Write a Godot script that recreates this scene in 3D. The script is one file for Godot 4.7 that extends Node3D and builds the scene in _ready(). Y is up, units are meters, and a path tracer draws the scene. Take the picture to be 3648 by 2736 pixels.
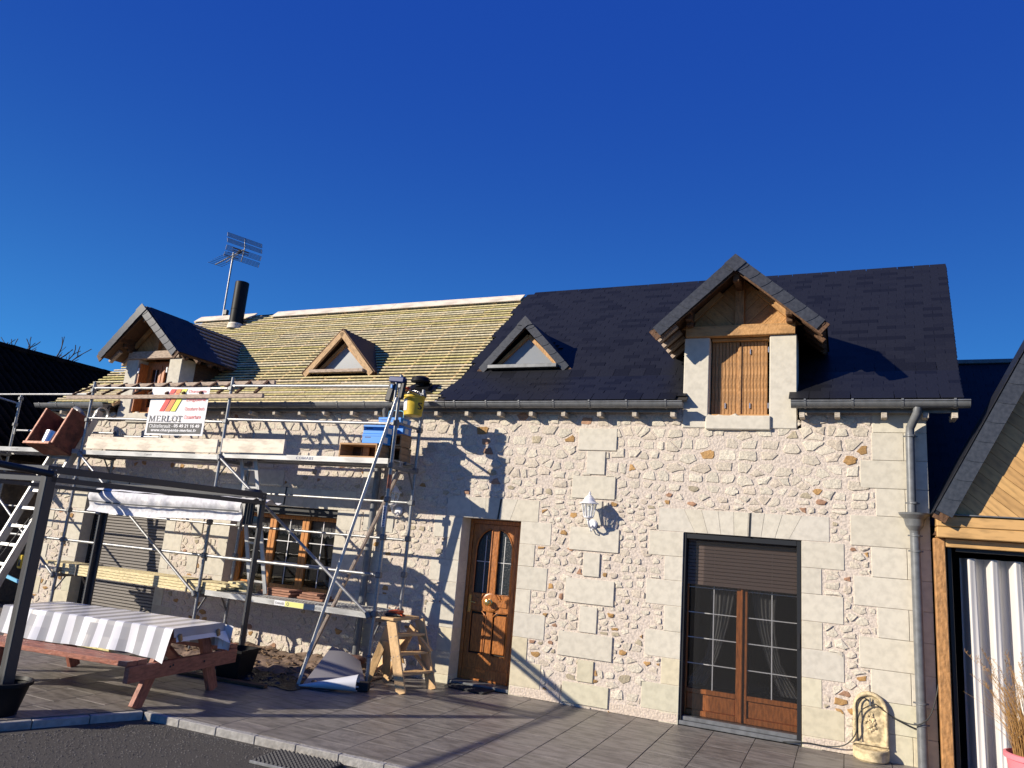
extends Node3D

const UPV := Vector3.UP
var M := {}
var rng := RandomNumberGenerator.new()
var taken := {}
var house: Node3D
var wall: Node3D
var slate_jobs: Array = []
var slate_meshes: Array = []
var box_cache := {}

# ------------------------------------------------------------------ camera, sky, sun
func set_light() -> void:
	var cam := Camera3D.new()
	cam.name = "camera"
	cam.position = Vector3(1.756, 1.896, 9.005)
	cam.rotation = Vector3(0.209763, 0.434780, 0.081753)
	cam.fov = 55.44
	cam.near = 0.05
	cam.far = 400.0
	add_child(cam)
	cam.current = true
	var sm := ProceduralSkyMaterial.new()
	sm.sky_top_color = Color(0.085, 0.235, 0.575)
	sm.sky_horizon_color = Color(0.30, 0.655, 0.91)
	sm.sky_curve = 0.14
	sm.ground_bottom_color = Color(0.20, 0.19, 0.18)
	sm.ground_horizon_color = Color(0.45, 0.46, 0.46)
	sm.ground_curve = 0.03
	sm.sun_angle_max = 4.0
	var sky := Sky.new()
	sky.sky_material = sm
	var env := Environment.new()
	env.background_mode = Environment.BG_SKY
	env.sky = sky
	env.background_energy_multiplier = 1.0
	env.tonemap_mode = Environment.TONE_MAPPER_LINEAR
	env.tonemap_exposure = 1.35
	env.sdfgi_enabled = true
	env.ssao_enabled = true
	env.ssil_enabled = true
	var we := WorldEnvironment.new()
	we.name = "environment"
	we.environment = env
	add_child(we)
	var sun := DirectionalLight3D.new()
	sun.name = "sun"
	sun.light_color = Color(1.0, 0.955, 0.88)
	sun.light_energy = 1.6
	sun.light_angular_distance = 0.5
	sun.shadow_enabled = true
	add_child(sun)
	sun.look_at_from_position(Vector3.ZERO, Vector3(1.8, -1.0, -1.66), UPV)

# ------------------------------------------------------------------ naming and tags
func numbered(called: String, parent: Node) -> String:
	var k := "%d/%s" % [parent.get_instance_id(), called]
	var n: int = taken.get(k, 0)
	taken[k] = n + 1
	return called if n == 0 else "%s_%03d" % [called, n]

func tag(o: Node, label: String, category: String, group := "") -> void:
	o.set_meta("label", label)
	o.set_meta("category", category)
	if group != "":
		o.set_meta("group", group)

func thing(called: String, label: String, category: String, at := Vector3.ZERO, group := "") -> Node3D:
	var o := Node3D.new()
	o.name = numbered(called, self)
	add_child(o, true)
	o.position = at
	tag(o, label, category, group)
	return o

func gx(n: Node) -> Transform3D:
	var t := Transform3D.IDENTITY
	var p: Node = n
	while p != self and p is Node3D:
		t = (p as Node3D).transform * t
		p = p.get_parent()
	return t

func put(parent: Node, called: String, mesh: Mesh, mat: Material, xf := Transform3D.IDENTITY) -> MeshInstance3D:
	var o := MeshInstance3D.new()
	o.name = numbered(called, parent)
	o.mesh = mesh
	o.material_override = mat
	o.transform = xf if parent == self else gx(parent).affine_inverse() * xf
	parent.add_child(o, true)
	return o

func struct(called: String, mesh: Mesh, mat: Material, xf := Transform3D.IDENTITY) -> MeshInstance3D:
	var o := put(self, called, mesh, mat, xf)
	o.set_meta("kind", "structure")
	return o

# ------------------------------------------------------------------ mesh helpers
func begin() -> SurfaceTool:
	var st := SurfaceTool.new()
	st.begin(Mesh.PRIMITIVE_TRIANGLES)
	st.set_color(Color(1, 1, 1))
	return st

func done(st: SurfaceTool) -> ArrayMesh:
	return st.commit()

func face(st: SurfaceTool, pts: Array, out: Vector3) -> void:
	var n: Vector3 = Vector3.ZERO
	for i in range(1, pts.size() - 1):
		n += (pts[i] - pts[0]).cross(pts[i + 1] - pts[0])
	if n.length_squared() < 1e-18:
		return
	n = n.normalized()
	var flip := n.dot(out) < 0.0
	if flip:
		n = -n
	for i in range(1, pts.size() - 1):
		var a: Vector3 = pts[0]
		var b: Vector3 = pts[i]
		var c: Vector3 = pts[i + 1]
		if flip:
			var t := b
			b = c
			c = t
		st.set_normal(n)
		st.add_vertex(a)
		st.set_normal(n)
		st.add_vertex(c)
		st.set_normal(n)
		st.add_vertex(b)

func quadn(st: SurfaceTool, p: Array, nn: Array) -> void:
	# smooth quad: p0..p3 in counter-clockwise order seen from outside
	for i in [0, 2, 1, 0, 3, 2]:
		st.set_normal(nn[i])
		st.add_vertex(p[i])

func add_box(st: SurfaceTool, c: Vector3, s: Vector3, b := Basis.IDENTITY) -> void:
	var h := s * 0.5
	for ax in 3:
		for sg in [-1.0, 1.0]:
			var n := Vector3.ZERO
			n[ax] = sg
			var u := (ax + 1) % 3
			var v := (ax + 2) % 3
			var pts := []
			for q in [[-1, -1], [1, -1], [1, 1], [-1, 1]]:
				var p := Vector3.ZERO
				p[ax] = sg * h[ax]
				p[u] = q[0] * h[u]
				p[v] = q[1] * h[v]
				pts.append(c + b * p)
			face(st, pts, b * n)

func add_cbox(st: SurfaceTool, c: Vector3, s: Vector3, bev: float, b := Basis.IDENTITY) -> void:
	var h := s * 0.5
	bev = min(bev, min(h.x, min(h.y, h.z)) * 0.7)
	var k := h - Vector3(bev, bev, bev)
	for ax in 3:
		var u := (ax + 1) % 3
		var v := (ax + 2) % 3
		for sg in [-1.0, 1.0]:
			var n := Vector3.ZERO
			n[ax] = sg
			var pts := []
			for q in [[-1, -1], [1, -1], [1, 1], [-1, 1]]:
				var p := Vector3.ZERO
				p[ax] = sg * h[ax]
				p[u] = q[0] * k[u]
				p[v] = q[1] * k[v]
				pts.append(c + b * p)
			face(st, pts, b * n)
		for q in [[-1, -1], [1, -1], [1, 1], [-1, 1]]:
			var pts := []
			for w in [-1, 1]:
				var p1 := Vector3.ZERO
				p1[ax] = w * k[ax]
				p1[u] = q[0] * h[u]
				p1[v] = q[1] * k[v]
				var p2 := p1
				p2[u] = q[0] * k[u]
				p2[v] = q[1] * h[v]
				if w < 0:
					pts.append(c + b * p1)
					pts.append(c + b * p2)
				else:
					pts.append(c + b * p2)
					pts.append(c + b * p1)
			var n := Vector3.ZERO
			n[u] = q[0]
			n[v] = q[1]
			face(st, pts, b * n)
	for sx in [-1, 1]:
		for sy in [-1, 1]:
			for sz in [-1, 1]:
				var d := Vector3(sx, sy, sz)
				face(st, [c + b * (d * Vector3(h.x, k.y, k.z)), c + b * (d * Vector3(k.x, h.y, k.z)), c + b * (d * Vector3(k.x, k.y, h.z))], b * d)

func cbox_mesh(s: Vector3, bev := 0.004, col := Color(1, 1, 1)) -> ArrayMesh:
	var key := "%.3f %.3f %.3f %.4f %s" % [s.x, s.y, s.z, bev, col.to_html()]
	if box_cache.has(key):
		return box_cache[key]
	var st := begin()
	st.set_color(col)
	if bev > 0.0:
		add_cbox(st, Vector3.ZERO, s, bev)
	else:
		add_box(st, Vector3.ZERO, s)
	var m := done(st)
	box_cache[key] = m
	return m

func bx(parent: Node, called: String, c: Vector3, s: Vector3, mat: Material, bev := 0.004, b := Basis.IDENTITY, col := Color(1, 1, 1)) -> MeshInstance3D:
	return put(parent, called, cbox_mesh(s, bev, col), mat, Transform3D(b, c))

func span(parent: Node, called: String, lo: Vector3, hi: Vector3, mat: Material, bev := 0.004, col := Color(1, 1, 1)) -> MeshInstance3D:
	return bx(parent, called, (lo + hi) * 0.5, (hi - lo).abs(), mat, bev, Basis.IDENTITY, col)

func along(a: Vector3, b: Vector3, up := UPV) -> Basis:
	var x := (b - a).normalized()
	if absf(x.dot(up)) > 0.995:
		up = Vector3(0, 0, 1)
	var z := x.cross(up).normalized()
	var y := z.cross(x).normalized()
	return Basis(x, y, z)

# a bar from a to b: thickness h along up, width w across
func bar(parent: Node, called: String, a: Vector3, b: Vector3, w: float, h: float, mat: Material, up := UPV, bev := 0.003, col := Color(1, 1, 1)) -> MeshInstance3D:
	return bx(parent, called, (a + b) * 0.5, Vector3(a.distance_to(b), h, w), mat, bev, along(a, b, up), col)

func add_bar(st: SurfaceTool, a: Vector3, b: Vector3, w: float, h: float, up := UPV) -> void:
	add_box(st, (a + b) * 0.5, Vector3(a.distance_to(b), h, w), along(a, b, up))

func add_tube(st: SurfaceTool, a: Vector3, b: Vector3, r: float, n := 10, r2 := -1.0, caps := true) -> void:
	if r2 < 0.0:
		r2 = r
	var bs := along(a, b)
	var ra := []
	var rb := []
	var nn := []
	for i in n:
		var t := TAU * i / n
		var d := bs.y * cos(t) + bs.z * sin(t)
		nn.append(d)
		ra.append(a + d * r)
		rb.append(b + d * r2)
	for i in n:
		var j := (i + 1) % n
		quadn(st, [ra[i], ra[j], rb[j], rb[i]], [nn[i], nn[j], nn[j], nn[i]])
	if caps:
		face(st, ra, a - b)
		face(st, rb, b - a)

func tube(parent: Node, called: String, a: Vector3, b: Vector3, r: float, mat: Material, n := 10, r2 := -1.0) -> MeshInstance3D:
	var st := begin()
	var l := a.distance_to(b) * 0.5
	add_tube(st, Vector3(-l, 0, 0), Vector3(l, 0, 0), r, n, r2)
	return put(parent, called, done(st), mat, Transform3D(along(a, b), (a + b) * 0.5))

func add_path(st: SurfaceTool, pts: Array, r: float, n := 7, closed := false) -> void:
	var m := pts.size()
	var rings := []
	var norms := []
	var prev := Vector3.ZERO
	for i in m:
		var d: Vector3
		if closed:
			d = pts[(i + 1) % m] - pts[(i + m - 1) % m]
		else:
			d = pts[min(i + 1, m - 1)] - pts[max(i - 1, 0)]
		d = d.normalized()
		var y: Vector3
		if prev == Vector3.ZERO:
			y = d.cross(Vector3(0.31, 0.87, 0.4)).normalized()
		else:
			y = (prev - d * prev.dot(d)).normalized()
		prev = y
		var z := d.cross(y)
		var ring := []
		var nr := []
		for k in n:
			var t := TAU * k / n
			var e := y * cos(t) + z * sin(t)
			ring.append(pts[i] + e * r)
			nr.append(e)
		rings.append(ring)
		norms.append(nr)
	var last := m if closed else m - 1
	for i in last:
		var i2 := (i + 1) % m
		for k in n:
			var k2 := (k + 1) % n
			quadn(st, [rings[i][k], rings[i][k2], rings[i2][k2], rings[i2][k]], [norms[i][k], norms[i][k2], norms[i2][k2], norms[i2][k]])
	if not closed:
		face(st, rings[0], pts[0] - pts[1])
		face(st, rings[m - 1], pts[m - 1] - pts[m - 2])

func pathm(parent: Node, called: String, pts: Array, r: float, mat: Material, n := 7, closed := false) -> MeshInstance3D:
	var st := begin()
	add_path(st, pts, r, n, closed)
	return put(parent, called, done(st), mat)

# profile: array of Vector2(radius, y); axis through c along y
func add_lathe(st: SurfaceTool, c: Vector3, prof: Array, n := 20, b := Basis.IDENTITY, a0 := 0.0, a1 := TAU) -> void:
	for i in prof.size() - 1:
		var p: Vector2 = prof[i]
		var q: Vector2 = prof[i + 1]
		var d := q - p
		if d.length() < 1e-6:
			continue
		var nr := Vector2(d.y, -d.x).normalized()
		for k in n:
			var t := a0 + (a1 - a0) * k / n
			var u := a0 + (a1 - a0) * (k + 1) / n
			var dt := Vector3(cos(t), 0, -sin(t))
			var du := Vector3(cos(u), 0, -sin(u))
			var v := [c + b * (dt * p.x + UPV * p.y), c + b * (du * p.x + UPV * p.y), c + b * (du * q.x + UPV * q.y), c + b * (dt * q.x + UPV * q.y)]
			var w := [b * (dt * nr.x + UPV * nr.y), b * (du * nr.x + UPV * nr.y), b * (du * nr.x + UPV * nr.y), b * (dt * nr.x + UPV * nr.y)]
			quadn(st, v, w)

func lathe(parent: Node, called: String, c: Vector3, prof: Array, mat: Material, n := 20, b := Basis.IDENTITY) -> MeshInstance3D:
	var st := begin()
	add_lathe(st, Vector3.ZERO, prof, n)
	return put(parent, called, done(st), mat, Transform3D(b, c))

# polygon in a plane (x,y) extruded from z0 to z1, then xf
func add_prism(st: SurfaceTool, poly: PackedVector2Array, z0: float, z1: float, xf := Transform3D.IDENTITY) -> void:
	var idx := Geometry2D.triangulate_polygon(poly)
	for zz in [z0, z1]:
		var out: Vector3 = xf.basis * Vector3(0, 0, 1.0 if zz == max(z0, z1) else -1.0)
		for i in range(0, idx.size(), 3):
			var t := []
			for k in 3:
				var p := poly[idx[i + k]]
				t.append(xf * Vector3(p.x, p.y, zz))
			face(st, t, out)
	var cw := Geometry2D.is_polygon_clockwise(poly)
	for i in poly.size():
		var p := poly[i]
		var q := poly[(i + 1) % poly.size()]
		var d := q - p
		var o2 := Vector2(d.y, -d.x)
		if cw:
			o2 = -o2
		face(st, [xf * Vector3(p.x, p.y, z0), xf * Vector3(q.x, q.y, z0), xf * Vector3(q.x, q.y, z1), xf * Vector3(p.x, p.y, z1)], xf.basis * Vector3(o2.x, o2.y, 0))

func prism(parent: Node, called: String, poly: Array, z0: float, z1: float, mat: Material, xf := Transform3D.IDENTITY) -> MeshInstance3D:
	var st := begin()
	add_prism(st, PackedVector2Array(poly), z0, z1)
	return put(parent, called, done(st), mat, xf)

func sheet(parent: Node, called: String, nx: int, ny: int, fn: Callable, mat: Material, thick := 0.0) -> MeshInstance3D:
	# a surface fn(u,v) -> Vector3 with smooth normals; thick > 0 adds a second side
	var st := begin()
	var P := []
	for j in ny + 1:
		for i in nx + 1:
			P.append(fn.call(float(i) / nx, float(j) / ny))
	var N := []
	for j in ny + 1:
		for i in nx + 1:
			var a: Vector3 = P[j * (nx + 1) + min(i + 1, nx)] - P[j * (nx + 1) + max(i - 1, 0)]
			var b: Vector3 = P[min(j + 1, ny) * (nx + 1) + i] - P[max(j - 1, 0) * (nx + 1) + i]
			N.append(a.cross(b).normalized())
	for j in ny:
		for i in nx:
			var k := [j * (nx + 1) + i, j * (nx + 1) + i + 1, (j + 1) * (nx + 1) + i + 1, (j + 1) * (nx + 1) + i]
			quadn(st, [P[k[0]], P[k[1]], P[k[2]], P[k[3]]], [N[k[0]], N[k[1]], N[k[2]], N[k[3]]])
			if thick > 0.0:
				var Q := []
				var R := []
				for t in [0, 3, 2, 1]:
					Q.append(P[k[t]] - N[k[t]] * thick)
					R.append(-N[k[t]])
				quadn(st, Q, R)
	return put(parent, called, done(st), mat)

func words(parent: Node, called: String, text: String, font: String, bold: bool, centre: Vector3, w: float, h: float, mat: Material, b := Basis.IDENTITY) -> MeshInstance3D:
	var tm := TextMesh.new()
	var sf := SystemFont.new()
	sf.font_names = PackedStringArray([font])
	if bold:
		sf.font_weight = 700
	tm.text = text
	tm.font = sf
	tm.font_size = 64
	tm.pixel_size = 0.01
	tm.depth = 0.02
	tm.curve_step = 2.0
	var bb := tm.get_aabb()
	var s := Vector3(w / max(bb.size.x, 0.001), h / max(bb.size.y, 0.001), 0.05)
	var bs := b * Basis.from_scale(s)
	return put(parent, called, tm, mat, Transform3D(bs, centre - bs * (bb.position + bb.size * 0.5)))

func near_eye(p: Vector3) -> float:
	return p.distance_to(Vector3(1.756, 1.896, 9.005))

# ------------------------------------------------------------------ materials
func gray_tex(size: Vector2i, freq: float, lo: float, hi: float, seed_: int, stretch := Vector2i(1, 1), oct := 4, kind := FastNoiseLite.TYPE_SIMPLEX_SMOOTH) -> ImageTexture:
	var n := FastNoiseLite.new()
	n.seed = seed_
	n.noise_type = kind
	n.frequency = freq
	n.fractal_octaves = oct
	var im := n.get_seamless_image(size.x / stretch.x, size.y / stretch.y)
	im.convert(Image.FORMAT_RGB8)
	if stretch != Vector2i(1, 1):
		im.resize(size.x, size.y, Image.INTERPOLATE_CUBIC)
	for y in im.get_height():
		for x in im.get_width():
			var v := im.get_pixel(x, y).r
			v = lo + (hi - lo) * v
			im.set_pixel(x, y, Color(v, v, v))
	return ImageTexture.create_from_image(im)

func bump_tex(size: int, freq: float, seed_: int, strength: float, oct := 4, kind := FastNoiseLite.TYPE_SIMPLEX_SMOOTH) -> ImageTexture:
	var n := FastNoiseLite.new()
	n.seed = seed_
	n.noise_type = kind
	n.frequency = freq
	n.fractal_octaves = oct
	var im := n.get_seamless_image(size, size)
	im.convert(Image.FORMAT_RGB8)
	im.bump_map_to_normal_map(strength)
	return ImageTexture.create_from_image(im)

func mat(lin: Color, rough := 0.8, metal := 0.0, tex: Texture2D = null, scale := 1.0, bump: Texture2D = null, bump_amt := 1.0, world := false, vcol := true) -> StandardMaterial3D:
	var m := StandardMaterial3D.new()
	m.albedo_color = lin.linear_to_srgb()
	m.roughness = rough
	m.metallic = metal
	m.vertex_color_use_as_albedo = vcol
	if tex:
		m.albedo_texture = tex
	if bump:
		m.normal_enabled = true
		m.normal_texture = bump
		m.normal_scale = bump_amt
	if tex or bump:
		m.uv1_triplanar = true
		m.uv1_world_triplanar = world
		m.uv1_scale = Vector3(scale, scale, scale)
	return m

func materials() -> void:
	var soft := gray_tex(Vector2i(256, 256), 0.02, 0.80, 1.06, 3)
	var faint := gray_tex(Vector2i(256, 256), 0.03, 0.92, 1.04, 4, Vector2i(1, 1), 5)
	var mort := gray_tex(Vector2i(256, 256), 0.06, 0.84, 1.08, 6, Vector2i(1, 1), 5)
	var patch := gray_tex(Vector2i(256, 256), 0.012, 0.62, 1.12, 5, Vector2i(1, 1), 5)
	var speck := gray_tex(Vector2i(256, 256), 0.12, 0.55, 1.25, 7, Vector2i(1, 1), 3)
	var grain := gray_tex(Vector2i(512, 256), 0.09, 0.74, 1.14, 9, Vector2i(8, 1), 4)
	var grain_soft := gray_tex(Vector2i(512, 256), 0.04, 0.80, 1.1, 10, Vector2i(8, 1), 4)
	var grain_v := gray_tex(Vector2i(256, 512), 0.09, 0.74, 1.14, 9, Vector2i(1, 8), 4)
	var b_fine := bump_tex(256, 0.06, 11, 4.0, 5)
	var b_coarse := bump_tex(256, 0.025, 12, 8.0, 5)
	var b_slate := bump_tex(256, 0.02, 13, 3.0, 5, FastNoiseLite.TYPE_VALUE_CUBIC)
	var b_gravel := bump_tex(256, 0.10, 14, 8.0, 3, FastNoiseLite.TYPE_CELLULAR)
	M.block = mat(Color(0.605, 0.565, 0.475), 0.9, 0, faint, 1.1, b_fine, 0.07, true)
	M.rubble = mat(Color(1, 1, 1), 0.92, 0, mort, 2.5, b_coarse, 0.45, true)
	M.mortar = mat(Color(0.615, 0.535, 0.46), 0.95, 0, mort, 1.6, b_fine, 0.55, true)
	M.render_coat = mat(Color(0.64, 0.61, 0.55), 0.92, 0, soft, 1.0, b_fine, 0.3, true)
	M.slate = mat(Color(0.0165, 0.0175, 0.0225), 0.5, 0, soft, 6.0, b_slate, 0.25, true)
	M.slate.metallic_specular = 0.35
	M.barge = mat(Color(0.058, 0.061, 0.07), 0.24, 0, soft, 3.0, b_slate, 0.05, true)
	M.dark_tile = mat(Color(0.016, 0.012, 0.010), 1.0, 0, patch, 1.0, b_coarse, 0.4, true)
	M.dark_tile.metallic_specular = 0.1
	M.zinc = mat(Color(0.19, 0.198, 0.205), 0.42, 0.2, soft, 1.5, null, 1, true)
	M.galv = mat(Color(0.34, 0.345, 0.35), 0.40, 0.45, soft, 4.0)
	M.galv_dull = mat(Color(0.20, 0.205, 0.21), 0.5, 0.4, soft, 4.0)
	M.alu = mat(Color(0.44, 0.44, 0.43), 0.42, 0.3, grain_soft, 1.0)
	M.batten = mat(Color(1, 1, 1), 0.8, 0, grain, 1.6, b_fine, 0.2)
	M.rafter = mat(Color(0.55, 0.36, 0.19), 0.8, 0, grain, 1.5, b_fine, 0.2)
	M.newwood = mat(Color(0.76, 0.62, 0.42), 0.75, 0, grain_soft, 1.2, b_fine, 0.15)
	M.palewood = mat(Color(0.80, 0.70, 0.56), 0.75, 0, grain_soft, 1.0, b_fine, 0.15)
	M.oak = mat(Color(0.36, 0.19, 0.075), 0.6, 0, grain, 1.6, b_fine, 0.3)
	M.oak_v = mat(Color(0.36, 0.19, 0.075), 0.6, 0, grain_v, 1.6, b_fine, 0.3)
	M.honey = mat(Color(0.50, 0.27, 0.10), 0.6, 0, grain_soft, 1.6, b_fine, 0.3)
	M.honey_v = mat(Color(0.46, 0.235, 0.085), 0.6, 0, grain_v, 1.3, b_fine, 0.3)
	M.oldwood = mat(Color(0.12, 0.058, 0.026), 0.75, 0, grain, 1.3, b_fine, 0.4)
	M.greywood = mat(Color(0.46, 0.36, 0.28), 0.85, 0, grain, 1.5, b_fine, 0.3)
	M.door = mat(Color(0.42, 0.150, 0.034), 0.36, 0, grain_v, 1.4, b_fine, 0.15)
	M.winwood = mat(Color(0.50, 0.165, 0.042), 0.42, 0, grain_v, 1.3)
	M.redwood = mat(Color(0.36, 0.125, 0.075), 0.6, 0, grain, 1.2, b_fine, 0.3)
	M.stepwood = mat(Color(0.62, 0.40, 0.19), 0.65, 0, grain_soft, 1.2, b_fine, 0.2)
	M.decking = mat(Color(0.40, 0.19, 0.115), 0.75, 0, grain, 1.2)
	M.rust = mat(Color(0.20, 0.055, 0.030), 0.65, 0.1, patch, 2.0, b_fine, 0.4)
	M.anthracite = mat(Color(0.014, 0.015, 0.017), 0.45, 0.1)
	M.gazebo = mat(Color(0.034, 0.036, 0.040), 0.45, 0.0)
	M.black = mat(Color(0.012, 0.012, 0.014), 0.5)
	M.blackpot = mat(Color(0.009, 0.0095, 0.011), 0.5, 0, soft, 2.0)
	M.blackpot.metallic_specular = 0.3
	M.white = mat(Color(0.78, 0.78, 0.78), 0.5)
	M.lampwhite = mat(Color(0.80, 0.80, 0.82), 0.35)
	M.fabric = mat(Color(0.74, 0.74, 0.77), 0.9, 0, soft, 2.0)
	M.tarp = mat(Color(0.24, 0.165, 0.12), 0.85, 0, patch, 1.5, b_coarse, 0.4, true)
	M.plastic = mat(Color(0.02, 0.02, 0.022), 0.22, 0, soft, 2.0, b_coarse, 1.0, true)
	M.curtain = mat(Color(0.62, 0.60, 0.58), 0.55)
	M.curtain.backlight_enabled = true
	M.curtain.backlight = Color(0.15, 0.15, 0.15)
	M.sheer = mat(Color(0.55, 0.55, 0.55), 0.9)
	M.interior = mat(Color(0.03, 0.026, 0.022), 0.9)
	M.shutter = mat(Color(0.20, 0.182, 0.165), 0.5, 0.1)
	M.shutter_brown = mat(Color(0.15, 0.105, 0.09), 0.55)
	M.brass = mat(Color(0.75, 0.52, 0.18), 0.22, 0.9)
	M.steel = mat(Color(0.65, 0.65, 0.66), 0.25, 0.85)
	M.yellow = mat(Color(0.72, 0.50, 0.03), 0.45, 0, soft, 2.0)
	M.blue = mat(Color(0.02, 0.24, 0.72), 0.4)
	M.orange = mat(Color(0.75, 0.10, 0.02), 0.5)
	M.red = mat(Color(0.62, 0.03, 0.03), 0.6)
	M.signorange = mat(Color(0.80, 0.20, 0.04), 0.6)
	M.signyellow = mat(Color(0.70, 0.72, 0.06), 0.6)
	M.signgrey = mat(Color(0.10, 0.10, 0.105), 0.6)
	M.signdark = mat(Color(0.035, 0.037, 0.042), 0.6)
	M.signwhite = mat(Color(0.72, 0.72, 0.74), 0.6)
	M.cardgrey = mat(Color(0.27, 0.26, 0.28), 0.45)
	M.fountain = mat(Color(0.74, 0.60, 0.36), 0.9, 0, patch, 4.0, b_fine, 0.5)
	M.pink = mat(Color(0.72, 0.20, 0.24), 0.5)
	M.straw = mat(Color(0.42, 0.24, 0.085), 0.85)
	M.bark = mat(Color(0.05, 0.04, 0.033), 0.9)
	M.asphalt = mat(Color(0.078, 0.070, 0.060), 0.95, 0, speck, 2.6, b_gravel, 0.35, true)
	M.grout = mat(Color(0.07, 0.062, 0.058), 0.95, 0, soft, 2.0, null, 1, true)
	M.tile = mat(Color(1, 1, 1), 0.46, 0, gray_tex(Vector2i(512, 256), 0.05, 0.72, 1.15, 21, Vector2i(8, 1), 4), 0.8, b_fine, 0.12, true)
	M.kerb = mat(Color(0.40, 0.385, 0.36), 0.9, 0, soft, 2.0, b_fine, 0.4, true)
	M.gravel = mat(Color(1, 1, 1), 0.95)
	M.barnwall = mat(Color(0.13, 0.10, 0.075), 0.95, 0, patch, 0.6, b_coarse, 1.0, true)
	M.rubber = mat(Color(0.014, 0.014, 0.015), 0.7)
	M.hose = mat(Color(0.022, 0.024, 0.022), 0.5)
	var g := StandardMaterial3D.new()
	g.albedo_color = Color(0.04, 0.05, 0.055, 0.28)
	g.transparency = BaseMaterial3D.TRANSPARENCY_ALPHA
	g.roughness = 0.02
	g.metallic_specular = 0.5
	M.glass = g
	var g2 := StandardMaterial3D.new()
	g2.albedo_color = Color(0.62, 0.64, 0.66, 0.62)
	g2.transparency = BaseMaterial3D.TRANSPARENCY_ALPHA
	g2.roughness = 0.25
	M.frosted = g2
	var g3 := StandardMaterial3D.new()
	g3.albedo_color = Color(0.10, 0.10, 0.105, 0.26)
	g3.transparency = BaseMaterial3D.TRANSPARENCY_ALPHA
	g3.roughness = 0.8
	M.screen = g3
	var g4 := StandardMaterial3D.new()
	g4.albedo_color = Color(0.8, 0.85, 0.85, 0.22)
	g4.transparency = BaseMaterial3D.TRANSPARENCY_ALPHA
	g4.roughness = 0.05
	M.lampglass = g4

# ------------------------------------------------------------------ the house
const RIDGE_Z := -3.1
const RIDGE_Y := 6.457

func roof_y(z: float) -> float:
	return 4.2 - (z + 0.55) * 0.65 if z > -0.55 else 4.2 + 0.885 * (-0.55 - z)

# distance s up the slope from the eaves -> point (y, z)
func roof_p(s: float) -> Vector3:
	if s < 0.847:
		return Vector3(0, 3.7385 + s * 0.545, 0.16 - s * 0.8385)
	var t := s - 0.847
	return Vector3(0, 4.2 + t * 0.6627, -0.55 - t * 0.7488)

func roof_basis(s: float, lift := 0.0) -> Basis:
	var up := Vector3(0, 0.545, -0.8385) if s < 0.8 else Vector3(0, 0.6627, -0.7488)
	var n := Vector3(0, -up.z, up.y)
	var b := Basis(Vector3(1, 0, 0), up, n)
	return b * Basis(Vector3(1, 0, 0), lift)

# list of openings (x0, x1, y0, y1)
const OPENINGS := [[-10.62, -8.56, 0.0, 2.12], [-7.15, -5.10, 0.83, 2.12], [-3.0, -2.13, 0.0, 2.145], [0.0, 1.31, 0.0, 2.15]]
var blocked: Array = []

func block_tone() -> Color:
	var v := rng.randf_range(0.93, 1.06)
	var y := rng.randf_range(-0.02, 0.03)
	return Color(v, v * (1.0 - y * 0.3), v * (1.0 - y * 1.4))

# one dressed stone: x0..x1, y0..y1, front at z=front, going back by depth
func block(x0: float, x1: float, y0: float, y1: float, depth := 0.07, front := 0.0) -> void:
	blocked.append(Rect2(x0, y0, x1 - x0, y1 - y0))
	var g := 0.002
	front += rng.randf_range(0.0, 0.004)
	var col := block_tone()
	if y0 < 0.45:
		var dirt := rng.randf_range(0.86, 0.98)
		col = Color(col.r * 0.97, col.g * (0.4 + 0.6 * dirt), col.b * dirt * 0.92)
	var st := begin()
	st.set_color(col)
	var c := Vector3((x0 + x1) * 0.5, (y0 + y1) * 0.5, front - depth * 0.5)
	add_cbox(st, Vector3.ZERO, Vector3(x1 - x0 - g * 2, y1 - y0 - g * 2, depth), 0.004)
	put(wall, "stone_block", done(st), M.block, Transform3D(Basis.IDENTITY, c))

func voussoir(pts: Array, front := 0.0) -> void:
	var st := begin()
	st.set_color(block_tone())
	var lo := Vector2(99, 99)
	var hi := Vector2(-99, -99)
	for p in pts:
		lo = lo.min(p)
		hi = hi.max(p)
	blocked.append(Rect2(lo, hi - lo))
	var c := (lo + hi) * 0.5
	var q := PackedVector2Array()
	for p in pts:
		var d: Vector2 = p - c
		q.append(d * Vector2(1.0 - 0.002 / max(absf(d.x), 0.01), 1.0 - 0.002 / max(absf(d.y), 0.01)))
	var z1 := front + rng.randf_range(0.0, 0.004)
	add_prism(st, q, -0.28, z1)
	put(wall, "stone_block", done(st), M.block, Transform3D(Basis.IDENTITY, Vector3(c.x, c.y, 0)))

# courses of quoins on one side of an opening: edge x, dir = -1 (stones to the left) or +1
func jamb(edge: float, dir: float, ys: Array, first_long: bool, long := 0.43, short := 0.215, depth := 0.285) -> void:
	var is_long := first_long
	for i in ys.size() - 1:
		var w := (long if is_long else short) + rng.randf_range(-0.012, 0.012)
		var a := edge
		var b := edge + dir * w
		block(min(a, b), max(a, b), ys[i + 1], ys[i], depth)
		is_long = not is_long

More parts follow.
